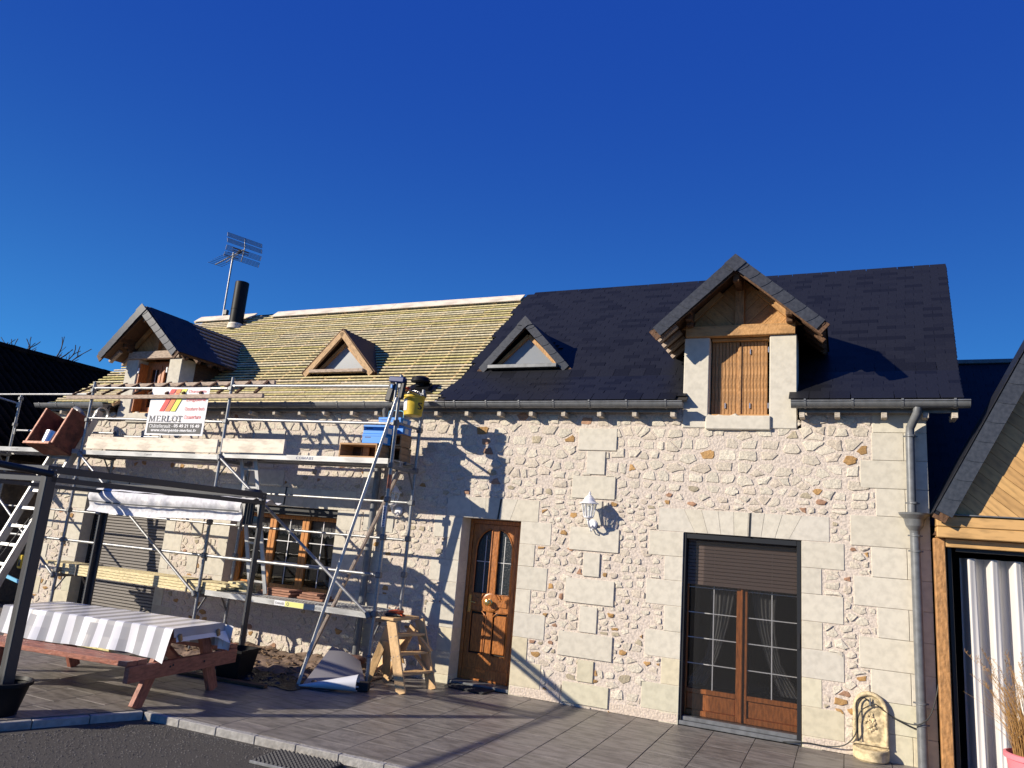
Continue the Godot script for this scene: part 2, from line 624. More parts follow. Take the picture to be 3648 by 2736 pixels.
func lintel(x0: float, x1: float, o0: float, o1: float, yb: float, yt: float, n: int) -> void:
	# flat arch of n voussoirs between x0..x1 (top) over the opening o0..o1
	var tops := []
	var bots := []
	for i in n + 1:
		var t := float(i) / n
		var k := (t - 0.5) * 2.0
		tops.append(lerpf(x0, x1, t) if i == 0 or i == n else (o0 + o1) * 0.5 + k * ((o1 - o0) * 0.5 + 0.15 * absf(k) + 0.08))
		bots.append(x0 if i == 0 else (x1 if i == n else (o0 + o1) * 0.5 + k * ((o1 - o0) * 0.5 + 0.02)))
	for i in n:
		voussoir([Vector2(bots[i], yb), Vector2(bots[i + 1], yb), Vector2(tops[i + 1], yt), Vector2(tops[i], yt)])

func build_wall() -> void:
	house = thing("stone_house", "long cream stone house with half slated, half bare battened roof", "house", Vector3(-4.5, 0, 0))
	var st := begin()
	# mortar core, split round the openings
	var xs := [-11.85, -10.623, -8.557, -7.153, -5.097, -3.003, -2.127, -0.003, 1.313, 2.575]
	var zf := -0.005
	var zb := -0.46
	for i in xs.size() - 1:
		var a: float = xs[i]
		var b: float = xs[i + 1]
		if i % 2 == 0:
			add_box(st, Vector3((a + b) * 0.5, 1.83, (zf + zb) * 0.5), Vector3(b - a, 3.66, zf - zb))
		else:
			var o: Array = OPENINGS[i / 2]
			var top := 3.42 if (i == 1 or i == 7) else 3.66
			add_box(st, Vector3((a + b) * 0.5, (o[3] + 0.003 + top) * 0.5, (zf + zb) * 0.5), Vector3(b - a, top - o[3] - 0.003, zf - zb))
			if o[2] > 0.1:
				add_box(st, Vector3((a + b) * 0.5, (o[2] - 0.003) * 0.5, (zf + zb) * 0.5), Vector3(b - a, o[2] - 0.003, zf - zb))
	wall = put(house, "wall", done(st), M.mortar)
	for o in OPENINGS:
		blocked.append(Rect2(o[0] - 0.01, o[2] - 0.01, o[1] - o[0] + 0.02, o[3] - o[2] + 0.02))
	# inner shell: rear and gable walls, floors
	st = begin()
	add_box(st, Vector3(-4.64, 1.76, -6.1), Vector3(14.4, 3.52, 0.3))
	add_box(st, Vector3(-11.7, 1.76, -3.2), Vector3(0.3, 3.52, 5.46))
	add_box(st, Vector3(2.425, 1.76, -3.2), Vector3(0.3, 3.52, 5.46))
	for x in [-11.69, 2.435]:
		add_prism(st, PackedVector2Array([Vector2(0.02, 3.52), Vector2(6.2, 3.52), Vector2(3.1, RIDGE_Y - 0.22)]), -0.14, 0.14, Transform3D(Basis(Vector3(0, 0, -1), Vector3(0, 1, 0), Vector3(1, 0, 0)), Vector3(x, 0, 0)))
	put(house, "rear_and_gable_wall", done(st), M.render_coat)
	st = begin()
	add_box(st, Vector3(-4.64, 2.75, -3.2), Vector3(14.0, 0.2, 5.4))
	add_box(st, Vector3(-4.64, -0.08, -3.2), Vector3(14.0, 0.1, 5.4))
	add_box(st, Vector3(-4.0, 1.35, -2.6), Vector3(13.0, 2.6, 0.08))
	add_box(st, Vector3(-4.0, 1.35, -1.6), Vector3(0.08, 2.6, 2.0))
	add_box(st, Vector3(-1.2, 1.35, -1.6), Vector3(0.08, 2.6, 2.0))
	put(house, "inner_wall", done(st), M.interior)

	var C := [2.15, 1.86, 1.58, 1.29, 1.0, 0.70, 0.41, 0.115, -0.01]
	# front door
	jamb(-2.13, 1, C, true)
	jamb(-3.0, -1, [2.145, 1.86, 1.57, 1.28, 0.985, 0.69, 0.39, 0.1, -0.01], true)
	lintel(-3.25, -1.89, -3.0, -2.13, 2.15, 2.43, 5)
	# glazed double door
	jamb(0.0, -1, C, true)
	jamb(1.31, 1, C, true)
	lintel(-0.31, 1.6, 0.0, 1.31, 2.155, 2.43, 9)
	# middle window
	jamb(-5.10, 1, [2.12, 1.84, 1.56, 1.27, 0.98, 0.70], true)
	jamb(-7.15, -1, [2.12, 1.84, 1.56, 1.27, 0.98, 0.70], false)
	lintel(-7.45, -4.8, -7.15, -5.10, 2.125, 2.41, 9)
	block(-7.3, -4.95, 0.70, 0.825, 0.34, 0.05)
	# opening with the roller shutter
	jamb(-8.56, 1, [2.12, 1.84, 1.56, 1.27, 0.98, 0.69, 0.40, 0.11, -0.01], true)
	jamb(-10.62, -1, [2.12, 1.84, 1.56, 1.27, 0.98, 0.69, 0.40, 0.11, -0.01], true)
	lintel(-10.95, -8.2, -10.62, -8.56, 2.125, 2.41, 9)
	# column of dressed stones under the eaves by the lantern
	for r in [[-1.40, -0.88, 3.11, 3.40], [-1.27, -1.02, 2.80, 3.10], [-1.45, -0.87, 2.49, 2.78], [-1.25, -1.03, 2.16, 2.47], [-1.44, -0.79, 1.84, 2.13], [-1.24, -1.02, 1.53, 1.82], [-1.46, -0.82, 1.20, 1.50], [-1.25, -1.02, 0.86, 1.17], [-1.51, -0.81, 0.56, 0.85], [-1.24, -1.03, 0.29, 0.54], [-1.42, -0.83, 0.03, 0.27]]:
		block(r[0], r[1], r[2], r[3], 0.08, 0.012)
	# a similar column between the shutter and the window, and between window and door
	for r in [[-7.95, -7.72, 1.56, 1.84], [-7.95, -7.72, 0.98, 1.27], [-4.72, -4.42, 2.5, 2.8], [-4.62, -4.1, 1.86, 2.14], [-4.5, -4.25, 1.3, 1.58], [-4.62, -4.05, 0.72, 1.0], [-4.52, -4.26, 0.3, 0.6], [-6.95, -6.3, 3.02, 3.3], [-5.6, -5.25, 3.1, 3.38], [-6.75, -6.45, 2.7, 3.0], [-6.9, -6.2, 2.43, 2.68]]:
		block(r[0], r[1], r[2], r[3], 0.08, 0.008)
	# right-hand quoins, two stones per course
	var q := [3.64, 3.39, 3.08, 2.77, 2.47, 2.14, 1.82, 1.51, 1.20, 0.88, 0.57, 0.27, -0.01]
	for i in q.size() - 1:
		var l: float = [2.05, 2.05, 1.93, 2.07, 1.82, 2.02, 1.83, 2.06, 1.88, 1.99, 1.88, 2.0][i] + rng.randf_range(-0.01, 0.01)
		var s: float = 2.44 if i % 2 == 0 else 2.36
		block(l, s, q[i + 1], q[i], 0.08, 0.004)
		block(s, 2.585, q[i + 1], q[i], 0.40, 0.004)
	# left-hand quoins
	var is_long := true
	for i in 12:
		block(-11.86, -11.86 + (0.45 if is_long else 0.25), 3.5 - 0.292 * (i + 1), 3.5 - 0.292 * i, 0.40, 0.004)
		is_long = not is_long
	for ir in [[0.76, 0.75], [-2.44, -2.47], [-9.6, -9.62], [-6.12, -6.13]]:
		var kb := begin()
		add_prism(kb, PackedVector2Array([Vector2(ir[1] - 0.011, 2.15), Vector2(ir[1] + 0.011, 2.15), Vector2(ir[0] + 0.011, 2.425), Vector2(ir[0] - 0.011, 2.425)]), -0.02, 0.0085)
		put(wall, "iron_cramp", done(kb), M.anthracite)
	# low rendered skirting
	for r in [[-2.13, -1.43], [-0.82, 0.0], [1.31, 2.0], [-4.05, -3.45]]:
		var w: float = r[1] - r[0]
		var sk := begin()
		sk.set_color(Color(1.02, 0.98, 0.94))
		add_cbox(sk, Vector3.ZERO, Vector3(w - 0.02, 0.11, 0.02), 0.008)
		put(house, "skirting", done(sk), M.mortar, Transform3D(Basis.IDENTITY, Vector3((r[0] + r[1]) * 0.5, 0.055, -0.006)))
		blocked.append(Rect2(r[0], 0.0, w, 0.11))

func rubble_mesh(poly: PackedVector2Array, d: float, col: Color) -> ArrayMesh:
	# ragged outline, one shoulder ring and a chipped face
	var st := begin()
	var out := []
	for i in poly.size():
		var p := poly[i]
		var q := poly[(i + 1) % poly.size()]
		out.append(p * rng.randf_range(0.90, 1.0))
		var L := p.distance_to(q)
		if L > 0.04 and poly.size() < 9:
			var m := p.lerp(q, rng.randf_range(0.35, 0.65))
			out.append(m * rng.randf_range(0.86, 1.04))
	var n := out.size()
	var r0 := []
	var r1 := []
	for p in out:
		r0.append(Vector3(p.x, p.y, -0.008))
		var k := rng.randf_range(0.74, 0.95)
		r1.append(Vector3(p.x * k, p.y * k, d * rng.randf_range(0.65, 1.05)))
	var mid := Vector3(poly[0].x * 0.15, poly[0].y * 0.15, d * rng.randf_range(0.8, 1.35))
	for i in n:
		var j := (i + 1) % n
		var v := rng.randf_range(0.93, 1.05)
		st.set_color(Color(col.r * v, col.g * v, col.b * v))
		face(st, [r0[i], r0[j], r1[j], r1[i]], Vector3(0, 0, 0.4) + r0[i].normalized())
		face(st, [r1[i], r1[j], mid], Vector3(0, 0, 1))
	return done(st)

func build_rubble() -> void:
	# seeds in loose courses, cells between them: stones that fit one another
	var seeds := []
	var y := 0.02
	while y < 3.72:
		var rh := (rng.randf_range(0.05, 0.075) if rng.randf() < 0.45 else rng.randf_range(0.085, 0.135)) if y < 2.75 else (rng.randf_range(0.07, 0.09) if rng.randf() < 0.25 else rng.randf_range(0.12, 0.155))
		var x := -11.9 + rng.randf() * 0.15
		while x < 2.75:
			var w := rng.randf_range(0.06, 0.14) if rng.randf() < 0.55 else rng.randf_range(0.14, 0.32)
			if y > 2.75:
				w *= 1.15
			seeds.append(Vector2(x + w * 0.5, y + rh * 0.5 + rng.randf_range(-0.30, 0.30) * rh))
			x += w
		y += rh
	var cell := 0.30
	var grid := {}
	for i in seeds.size():
		var k := Vector2i((seeds[i] / cell).floor())
		if not grid.has(k):
			grid[k] = []
		grid[k].append(i)
	var bgrid := {}
	for bk in blocked:
		var r: Rect2 = bk
		for gx_ in range(int(floor(r.position.x / cell)), int(floor(r.end.x / cell)) + 1):
			for gy_ in range(int(floor(r.position.y / cell)), int(floor(r.end.y / cell)) + 1):
				var k := Vector2i(gx_, gy_)
				if not bgrid.has(k):
					bgrid[k] = []
				bgrid[k].append(r)
	var jobs := []
	for i in seeds.size():
		var s: Vector2 = seeds[i]
		if s.y > 3.63 or s.y < 0.05 or s.x < -11.75 or s.x > 2.5:
			continue
		var k := Vector2i((s / cell).floor())
		var poly := PackedVector2Array([s + Vector2(-0.17, -0.085), s + Vector2(0.17, -0.085), s + Vector2(0.17, 0.085), s + Vector2(-0.17, 0.085)])
		for dx in [-1, 0, 1]:
			for dy in [-1, 0, 1]:
				for j in grid.get(k + Vector2i(dx, dy), []):
					if j == i:
						continue
					var o: Vector2 = seeds[j]
					var nrm := (o - s) * Vector2(0.4, 1.0)
					var m := (o + s) * 0.5
					var cut := PackedVector2Array()
					var c := nrm.dot(m)
					for t in poly.size():
						var a := poly[t]
						var b := poly[(t + 1) % poly.size()]
						var da := nrm.dot(a) - c
						var db := nrm.dot(b) - c
						if da <= 0.0:
							cut.append(a)
						if (da < 0.0 and db > 0.0) or (da > 0.0 and db < 0.0):
							cut.append(a.lerp(b, da / (da - db)))
					poly = cut
					if poly.size() < 3:
						break
		if poly.size() < 3:
			continue
		var high := s.y > 2.75
		if rng.randf() < (0.03 if high else 0.10):
			continue
		var dead := false
		for r in bgrid.get(k, []) + bgrid.get(k + Vector2i(1, 0), []) + bgrid.get(k + Vector2i(-1, 0), []) + bgrid.get(k + Vector2i(0, 1), []) + bgrid.get(k + Vector2i(0, -1), []):
			var rr: Rect2 = (r as Rect2).grow(0.006)
			var pieces := Geometry2D.clip_polygons(poly, PackedVector2Array([rr.position, rr.position + Vector2(rr.size.x, 0), rr.end, rr.position + Vector2(0, rr.size.y)]))
			if pieces.is_empty():
				dead = true
				break
			poly = pieces[0]
			for pc in pieces:
				if pc.size() > poly.size():
					poly = pc
		if dead or poly.size() < 3 or poly.size() > 10:
			continue
		var lo := Vector2(99, 99)
		var hi := Vector2(-99, -99)
		for p in poly:
			lo = lo.min(p)
			hi = hi.max(p)
		if (hi - lo).x < 0.035 or (hi - lo).y < 0.026 or hi.y > 3.65:
			continue
		var c2 := (lo + hi) * 0.5
		var tone := rng.randf()
		var col := Color(0.66, 0.605, 0.495).lerp(Color(0.60, 0.52, 0.42), pow(rng.randf(), 2.0)) * rng.randf_range(0.88, 1.08)
		var brown := 0.05 if high else (0.13 if s.y > 1.0 else 0.22)
		var shrink := rng.randf_range(0.76, 0.94) if high else rng.randf_range(0.62, 0.92)
		if tone < brown * 0.5:
			col = Color(0.42, 0.25, 0.10) * rng.randf_range(0.8, 1.25)
		elif tone < brown * 0.75:
			col = Color(0.38, 0.22, 0.14) * rng.randf_range(0.8, 1.2)
		elif tone < brown:
			col = Color(0.44, 0.38, 0.27) * rng.randf_range(0.85, 1.15)
		if tone < brown:
			shrink *= 0.82
		var loc := PackedVector2Array()
		for p in poly:
			loc.append((p - c2) * shrink)
		jobs.append([Vector3(c2.x, c2.y, -0.005), loc, rng.randf_range(0.005, 0.017), col])
	jobs.sort_custom(func(a, b): return near_eye(a[0]) < near_eye(b[0]))
	var rest := begin()
	for i in jobs.size():
		var j: Array = jobs[i]
		var m := rubble_mesh(j[1], j[2], j[3])
		var xf := Transform3D(Basis.IDENTITY, j[0])
		if i < 300:
			put(wall, "rubble_stone", m, M.rubble, xf)
		else:
			rest.append_from(m, 0, xf)
	var o := put(wall, "rubble_stones", done(rest), M.rubble)
	o.set_meta("kind", "stuff")

# ------------------------------------------------------------------ roof
func verge(s: float) -> float:
	return lerpf(2.93, 3.22, s / 4.25)

func slate_edge(s: float) -> float:
	return lerpf(-3.56, -3.70, s / 4.25)

# half width hidden by a dormer at roof height y
func main_dormer_cut(y: float) -> float:
	if y < 4.56:
		return 0.66
	return 0.98 * (5.43 - y) / 0.87 - 0.03

func small_dormer_cut(y: float) -> float:
	if y < 4.40 or y > 5.2:
		return -1.0
	return 0.76 * (5.2 - y) / 0.78

func slate_prototypes() -> void:
	for i in 6:
		var st := begin()
		var v: float = [0.62, 0.85, 1.0, 1.2, 1.45, 1.0][i]
		var c := Color(v, v, v * [1.0, 1.02, 1.06, 0.98, 1.0, 1.1][i])
		st.set_color(c)
		var w := 0.2130
		var h := 0.205
		var k := 0.004 + 0.003 * (i % 3)
		var poly := PackedVector2Array([Vector2(-w * 0.5, h), Vector2(-w * 0.5, k), Vector2(-w * 0.5 + k, 0), Vector2(w * 0.5 - k, 0.001 * (i % 2)), Vector2(w * 0.5, k), Vector2(w * 0.5, h)])
		add_prism(st, poly, 0.0, 0.008)
		# paler chipped line along the dressed lower edge and one side
		var e := 3.2 + 0.6 * (i % 3)
		st.set_color(Color(v * e, v * e, v * e * 0.97))
		face(st, [Vector3(-w * 0.5 + k, 0.0002, 0.0083), Vector3(w * 0.5 - k, 0.0012, 0.0083), Vector3(w * 0.5 - k, 0.010 + 0.003 * (i % 2), 0.0083), Vector3(-w * 0.5 + k, 0.010, 0.0083)], Vector3(0, 0, 1))
		face(st, [Vector3(-w * 0.5 + k, -0.0006, 0.0), Vector3(w * 0.5 - k, -0.0006, 0.0), Vector3(w * 0.5 - k, -0.0006, 0.008), Vector3(-w * 0.5 + k, -0.0006, 0.008)], Vector3(0, -1, 0))
		slate_meshes.append(done(st))

func slate(parent: Node, xf: Transform3D) -> void:
	slate_jobs.append([parent, rng.randi() % 6, xf])

func flush_slates() -> void:
	slate_jobs.sort_custom(func(a, b): return near_eye(a[2].origin) < near_eye(b[2].origin))
	var groups := {}
	for i in slate_jobs.size():
		var j: Array = slate_jobs[i]
		if i < 300:
			put(j[0], "slate", slate_meshes[j[1]], M.slate, j[2])
		else:
			var key: Array = [j[0], j[1]]
			if not groups.has(key):
				groups[key] = []
			groups[key].append(j[2])
	for key in groups:
		var mm := MultiMesh.new()
		mm.transform_format = MultiMesh.TRANSFORM_3D
		mm.mesh = slate_meshes[key[1]]
		mm.instance_count = groups[key].size()
		var inv := gx(key[0]).affine_inverse()
		for i in groups[key].size():
			mm.set_instance_transform(i, inv * groups[key][i])
		var o := MultiMeshInstance3D.new()
		o.name = numbered("slates", key[0])
		o.multimesh = mm
		o.material_override = M.slate
		o.set_meta("kind", "stuff")
		key[0].add_child(o, true)

func build_roof() -> void:
	slate_prototypes()
	# dark boarding under the slates on the finished half and the whole rear slope
	var st := begin()
	for q in [[0.03, 0.847, 0], [0.03, 0.847, 1], [0.847, 2.69, 0], [0.847, 2.69, 1], [2.69, 4.25, 2]]:
		var a := roof_p(q[0])
		var b := roof_p(q[1])
		var n := roof_basis(q[0] + 0.01).z
		var x0 := slate_edge(q[0]) + 0.03 if q[2] != 1 else 0.605 + 0.60
		var x1 := slate_edge(q[1]) + 0.03 if q[2] != 1 else 0.605 + 0.60
		var v0 := verge(q[0]) - 0.03 if q[2] != 0 else 0.605 - 0.60
		var v1 := verge(q[1]) - 0.03 if q[2] != 0 else 0.605 - 0.60
		var p := [Vector3(x0, a.y, a.z), Vector3(v0, a.y, a.z), Vector3(v1, b.y, b.z), Vector3(x1, b.y, b.z)]
		var low := []
		for t in p:
			low.append(t - n * 0.03)
		var top := []
		for t in p:
			top.append(t - n * 0.008)
		face(st, top, n)
		face(st, low, -n)
		face(st, [top[0], top[1], low[1], low[0]], Vector3(0, -1, 1))
		face(st, [top[1], top[2], low[2], low[1]], Vector3(1, 0, 0))
		face(st, [top[0], top[3], low[3], low[0]], Vector3(-1, 0, 0))
	var roof := put(house, "slate_roof", done(st), M.interior)
	st = begin()
	face(st, [Vector3(-12.0, 3.7, -6.35), Vector3(3.0, 3.7, -6.35), Vector3(3.2, RIDGE_Y - 0.02, RIDGE_Z), Vector3(-12.05, RIDGE_Y - 0.02, RIDGE_Z)], Vector3(0, 1, -1))
	face(st, [Vector3(-12.0, 3.62, -6.35), Vector3(3.0, 3.62, -6.35), Vector3(3.2, RIDGE_Y - 0.10, RIDGE_Z), Vector3(-12.05, RIDGE_Y - 0.10, RIDGE_Z)], Vector3(0, -1, 1))
	put(house, "rear_roof", done(st), M.slate)
	var rows := 39
	for i in rows:
		var s := 0.005 + i * 0.109
		var p := roof_p(s)
		var b := roof_basis(s, 0.045)
		var x := verge(s) - (0.108 if i % 2 == 0 else 0.217)
		if i % 2 == 1:
			var hs := Transform3D(b * Basis.from_scale(Vector3(0.5, 1, 1)), Vector3(verge(s) - 0.053, p.y, p.z) + b.z * 0.005)
			slate(roof, hs)
		while x > slate_edge(s) + 0.06:
			var cut_r := main_dormer_cut(p.y + 0.03)
			var cut_s := small_dormer_cut(p.y + 0.03)
			var ok := absf(x - 0.605) > cut_r + 0.02 and absf(x + 2.61) > cut_s
			if p.y > 5.42:
				ok = true
			if ok:
				var jx := rng.randf_range(-0.002, 0.002)
				slate(roof, Transform3D(b * Basis(Vector3(0, 0, 1), rng.randf_range(-0.014, 0.014)), Vector3(x + jx, p.y, p.z) + b.z * (0.004 + rng.randf() * 0.003)))
			x -= 0.2185
	# ridge slates standing just proud
	st = begin()
	var xr := slate_edge(4.25)
	var k2 := 0
	while xr < 3.15:
		st.set_color(Color(1, 1, 1) * (0.85 + 0.1 * (k2 % 3)))
		var rp := roof_p(4.18)
		add_cbox(st, Vector3(xr + 0.15, rp.y + 0.012 + 0.002 * (k2 % 2), rp.z), Vector3(0.30, 0.20, 0.008), 0.002, roof_basis(4.2))
		xr += 0.30
		k2 += 1
	put(house, "ridge_slates", done(st), M.slate)

	# bare half: rafters, battens, ridge board
	var bare := put(house, "bare_roof", cbox_mesh(Vector3(8.3, 0.16, 0.05), 0.003), M.rafter, Transform3D(roof_basis(4.2), Vector3(-7.85, RIDGE_Y - 0.14, RIDGE_Z + 0.02)))
	var xx := -11.75
	while xx < -3.6:
		for seg in [[0.0, 0.847], [0.847, 4.22]]:
			var a := roof_p(seg[0])
			var b := roof_p(seg[1])
			var n := roof_basis(seg[0] + 0.01).z
			var A := Vector3(xx, a.y, a.z) - n * 0.045
			var B := Vector3(xx, b.y, b.z) - n * 0.045
			if absf(xx + 9.555) < 0.68:
				if seg[0] < 0.5:
					continue
				A = A.lerp(B, 0.50)
			if absf(xx + 6.03) < 0.5 and seg[0] > 0.5:
				bar(bare, "rafter", A, A.lerp(B, 0.08), 0.05, 0.05, M.rafter, n)
				A = A.lerp(B, 0.42)
			bar(bare, "rafter", A, B, 0.05, 0.05, M.rafter, n)
		xx += 0.5
	# dark lining under the rafters, open where the dormers stand
	var lin := begin()
	for q in [[0.0, 0.847, -11.95, -10.2], [0.0, 0.847, -8.9, -3.6], [0.847, 2.69, -11.95, -10.2], [0.847, 2.69, -8.9, -3.62], [2.69, 4.2, -11.95, -3.65]]:
		var a := roof_p(q[0])
		var b := roof_p(q[1])
		var n := roof_basis(q[0] + 0.01).z * 0.085
		face(lin, [Vector3(q[2], a.y, a.z) - n, Vector3(q[3], a.y, a.z) - n, Vector3(q[3], b.y, b.z) - n, Vector3(q[2], b.y, b.z) - n], n)
	put(bare, "lining", done(lin), M.lining)
	var tones := [Color(0.80, 0.69, 0.36), Color(0.83, 0.72, 0.42), Color(0.78, 0.65, 0.33), Color(0.82, 0.69, 0.45), Color(0.78, 0.68, 0.28), Color(0.85, 0.75, 0.48)]
	for i in 40:
		var s := 0.02 + i * 0.1045
		var p := roof_p(s)
		var left := -12.02 + rng.randf_range(-0.07, 0.07) - 0.02 * s
		var right := slate_edge(s) + 0.02
		var holes := []
		var hw := main_dormer_cut(p.y)
		if p.y < 5.42 and hw > 0.0:
			holes.append([-9.555 - hw, -9.555 + hw])
		var sw := small_dormer_cut(p.y)
		if sw > 0.0:
			holes.append([-6.03 - sw, -6.03 + sw])
		if p.y > 5.95 and p.y < 6.2:
			holes.append([-10.70, -10.32])
		var cuts := [[left, right]]
		for hh in holes:
			var nc := []
			for c in cuts:
				if hh[1] < c[0] or hh[0] > c[1]:
					nc.append(c)
				else:
					if hh[0] > c[0]:
						nc.append([c[0], hh[0]])
					if hh[1] < c[1]:
						nc.append([hh[1], c[1]])
			cuts = nc
		for c in cuts:
			var a: float = c[0]
			while a < c[1] - 0.05:
				var e: float = min(c[1], a + rng.randf_range(2.4, 3.6))
				if c[1] - e < 0.5:
					e = c[1]
				var b := roof_basis(s)
				var col: Color = tones[rng.randi() % 6] * rng.randf_range(0.92, 1.06)
				var L := e - a - 0.004
				var bst := begin()
				bst.set_color(col)
				add_cbox(bst, Vector3.ZERO, Vector3(L, 0.031, 0.022), 0.004)
				put(bare, "batten", done(bst), M.batten, Transform3D(b * Basis(Vector3(0, 0, 1), rng.randf_range(-0.0012, 0.0012)), Vector3((a + e) * 0.5, p.y, p.z) + b.z * (-0.004 + rng.randf() * 0.004)))
				a = e
	var rb := roof_basis(4.2)
	for seg in [[-12.08, -10.35], [-9.75, -6.6], [-6.597, -3.72]]:
		var c := Vector3((seg[0] + seg[1]) * 0.5, RIDGE_Y - 0.10, RIDGE_Z + 0.13) + rb.z * 0.024
		bx(bare, "ridge_board", c, Vector3(seg[1] - seg[0], 0.26, 0.02), M.palewood, 0.003, rb)
	var tail := roof_p(0.0)
	bx(bare, "eaves_board", Vector3(-4.4 - 1.75, tail.y - 0.012, tail.z + 0.0), Vector3(5.25, 0.10, 0.02), M.palewood, 0.003, roof_basis(0.1))
	bx(bare, "eaves_board", Vector3(-11.3, tail.y - 0.012, tail.z), Vector3(1.5, 0.10, 0.02), M.palewood, 0.003, roof_basis(0.1))

	# eaves: fascia, rafter tails, gutters
	for seg in [[-12.05, -10.36], [-8.78, -3.3], [-3.29, -0.10], [1.30, 2.88]]:
		span(house, "fascia", Vector3(seg[0], 3.595, 0.085), Vector3(seg[1], 3.70, 0.11), M.zinc, 0.004)
		span(house, "soffit", Vector3(seg[0], 3.655, -0.02), Vector3(seg[1], 3.668, 0.08), M.oldwood, 0.002)
	for x in [-12.0, -11.6, -11.1, -10.65, -8.6, -8.1, -7.55, -6.95, -6.46, -5.95, -5.49, -4.96, -4.52, -4.0, -3.5, -3.01, -2.51, -2.04, -1.58, -1.09, -0.63, -0.15, 1.33, 1.70, 2.17, 2.57, 2.84]:
		var t := begin()
		var v := rng.randf_range(0.8, 1.1)
		t.set_color(Color(v, v, v))
		add_cbox(t, Vector3.ZERO, Vector3(0.058, 0.06, 0.26), 0.004)
		put(house, "rafter_tail", done(t), M.tailwood, Transform3D(Basis(Vector3(0, 0, 1), rng.randf_range(-0.05, 0.05)), Vector3(x, 3.562, 0.03)))
	for seg in [[-12.25, -10.34], [-8.75, -3.32], [-3.31, -0.02], [1.215, 2.975]]:
		gutter(seg[0], seg[1])
	# downpipes
	var dp := pathm(house, "downpipe", [Vector3(2.49, 3.64, 0.2), Vector3(2.485, 3.58, 0.195), Vector3(2.45, 3.50, 0.14), Vector3(2.42, 3.43, 0.105), Vector3(2.415, 3.36, 0.10), Vector3(2.41, 2.52, 0.10)], 0.044, M.zinc, 14)
	lathe(dp, "funnel", Vector3(2.43, 2.30, 0.10), [Vector2(0.046, 0.0), Vector2(0.05, 0.03), Vector2(0.085, 0.08), Vector2(0.10, 0.15), Vector2(0.145, 0.195), Vector2(0.150, 0.215), Vector2(0.135, 0.212), Vector2(0.0, 0.19)], M.zinc, 24)
	tube(dp, "lower_pipe", Vector3(2.43, 2.32, 0.10), Vector3(2.435, 0.0, 0.10), 0.047, M.zinc, 16)
	for yy in [3.34, 2.62, 2.12, 0.62, 0.42, 2.28]:
		var st3 := begin()
		add_lathe(st3, Vector3.ZERO, [Vector2(0.048, -0.012), Vector2(0.054, -0.008), Vector2(0.054, 0.008), Vector2(0.048, 0.012)], 18)
		add_box(st3, Vector3(0.06, 0, -0.02), Vector3(0.02, 0.014, 0.02))
		add_box(st3, Vector3(-0.06, 0, -0.02), Vector3(0.02, 0.014, 0.02))
		add_box(st3, Vector3(0, 0, -0.075), Vector3(0.02, 0.02, 0.06))
		put(dp, "pipe_clip", done(st3), M.zinc, Transform3D(Basis.IDENTITY, Vector3(2.42 if yy > 2.4 else 2.435, yy, 0.10)))
	var dp2 := pathm(house, "downpipe", [Vector3(-4.33, 3.66, 0.18), Vector3(-4.36, 3.60, 0.15), Vector3(-4.37, 3.5, 0.10), Vector3(-4.40, 3.2, 0.10), Vector3(-4.42, 0.0, 0.10)], 0.05, M.zinc, 14)
	for yy in [2.9, 1.9, 0.9]:
		tube(dp2, "pipe_clip", Vector3(-4.41, yy - 0.012, 0.10), Vector3(-4.41, yy + 0.012, 0.10), 0.058, M.zinc, 14)

func gutter(x0: float, x1: float) -> void:
	var c := Vector3((x0 + x1) * 0.5, 3.70, 0.205)
	var L := x1 - x0
	var st := begin()
	var n := 12
	for i in n:
		var t0 := PI + PI * i / n
		var t1 := PI + PI * (i + 1) / n
		var r := 0.065
		var a := Vector3(0, sin(t0) * r * 1.1, cos(t0) * r)
		var b := Vector3(0, sin(t1) * r * 1.1, cos(t1) * r)
		var na := Vector3(0, sin(t0), cos(t0))
		var nb := Vector3(0, sin(t1), cos(t1))
		var l := Vector3(-L * 0.5, 0, 0)
		var q := Vector3(L * 0.5, 0, 0)
		quadn(st, [a + l, a + q, b + q, b + l], [na, na, nb, nb])
		quadn(st, [a * 0.96 + q, a * 0.96 + l, b * 0.96 + l, b * 0.96 + q], [-na, -na, -nb, -nb])
		face(st, [l, a + l, b + l], Vector3(-1, 0, 0))
		face(st, [q, a + q, b + q], Vector3(1, 0, 0))
	add_tube(st, Vector3(-L * 0.5, 0.004, 0.068), Vector3(L * 0.5, 0.004, 0.068), 0.009, 8)
	var g := put(house, "gutter", done(st), M.zinc, Transform3D(Basis.IDENTITY, c))
	var x := x0 + 0.15
	while x < x1:
		var s2 := begin()
		for i in 8:
			var t0 := PI * 1.15 + PI * 0.9 * i / 8
			var t1 := PI * 1.15 + PI * 0.9 * (i + 1) / 8
			add_bar(s2, Vector3(0, sin(t0) * 0.076, cos(t0) * 0.069), Vector3(0, sin(t1) * 0.076, cos(t1) * 0.069), 0.022, 0.004, Vector3(1, 0, 0).cross(Vector3(0, cos(t0), -sin(t0))))
		add_box(s2, Vector3(0, 0.012, 0.072), Vector3(0.022, 0.02, 0.024))
		put(g, "gutter_bracket", done(s2), M.zinc, Transform3D(Basis.IDENTITY, Vector3(x, 3.70, 0.205)))
		x += 0.49

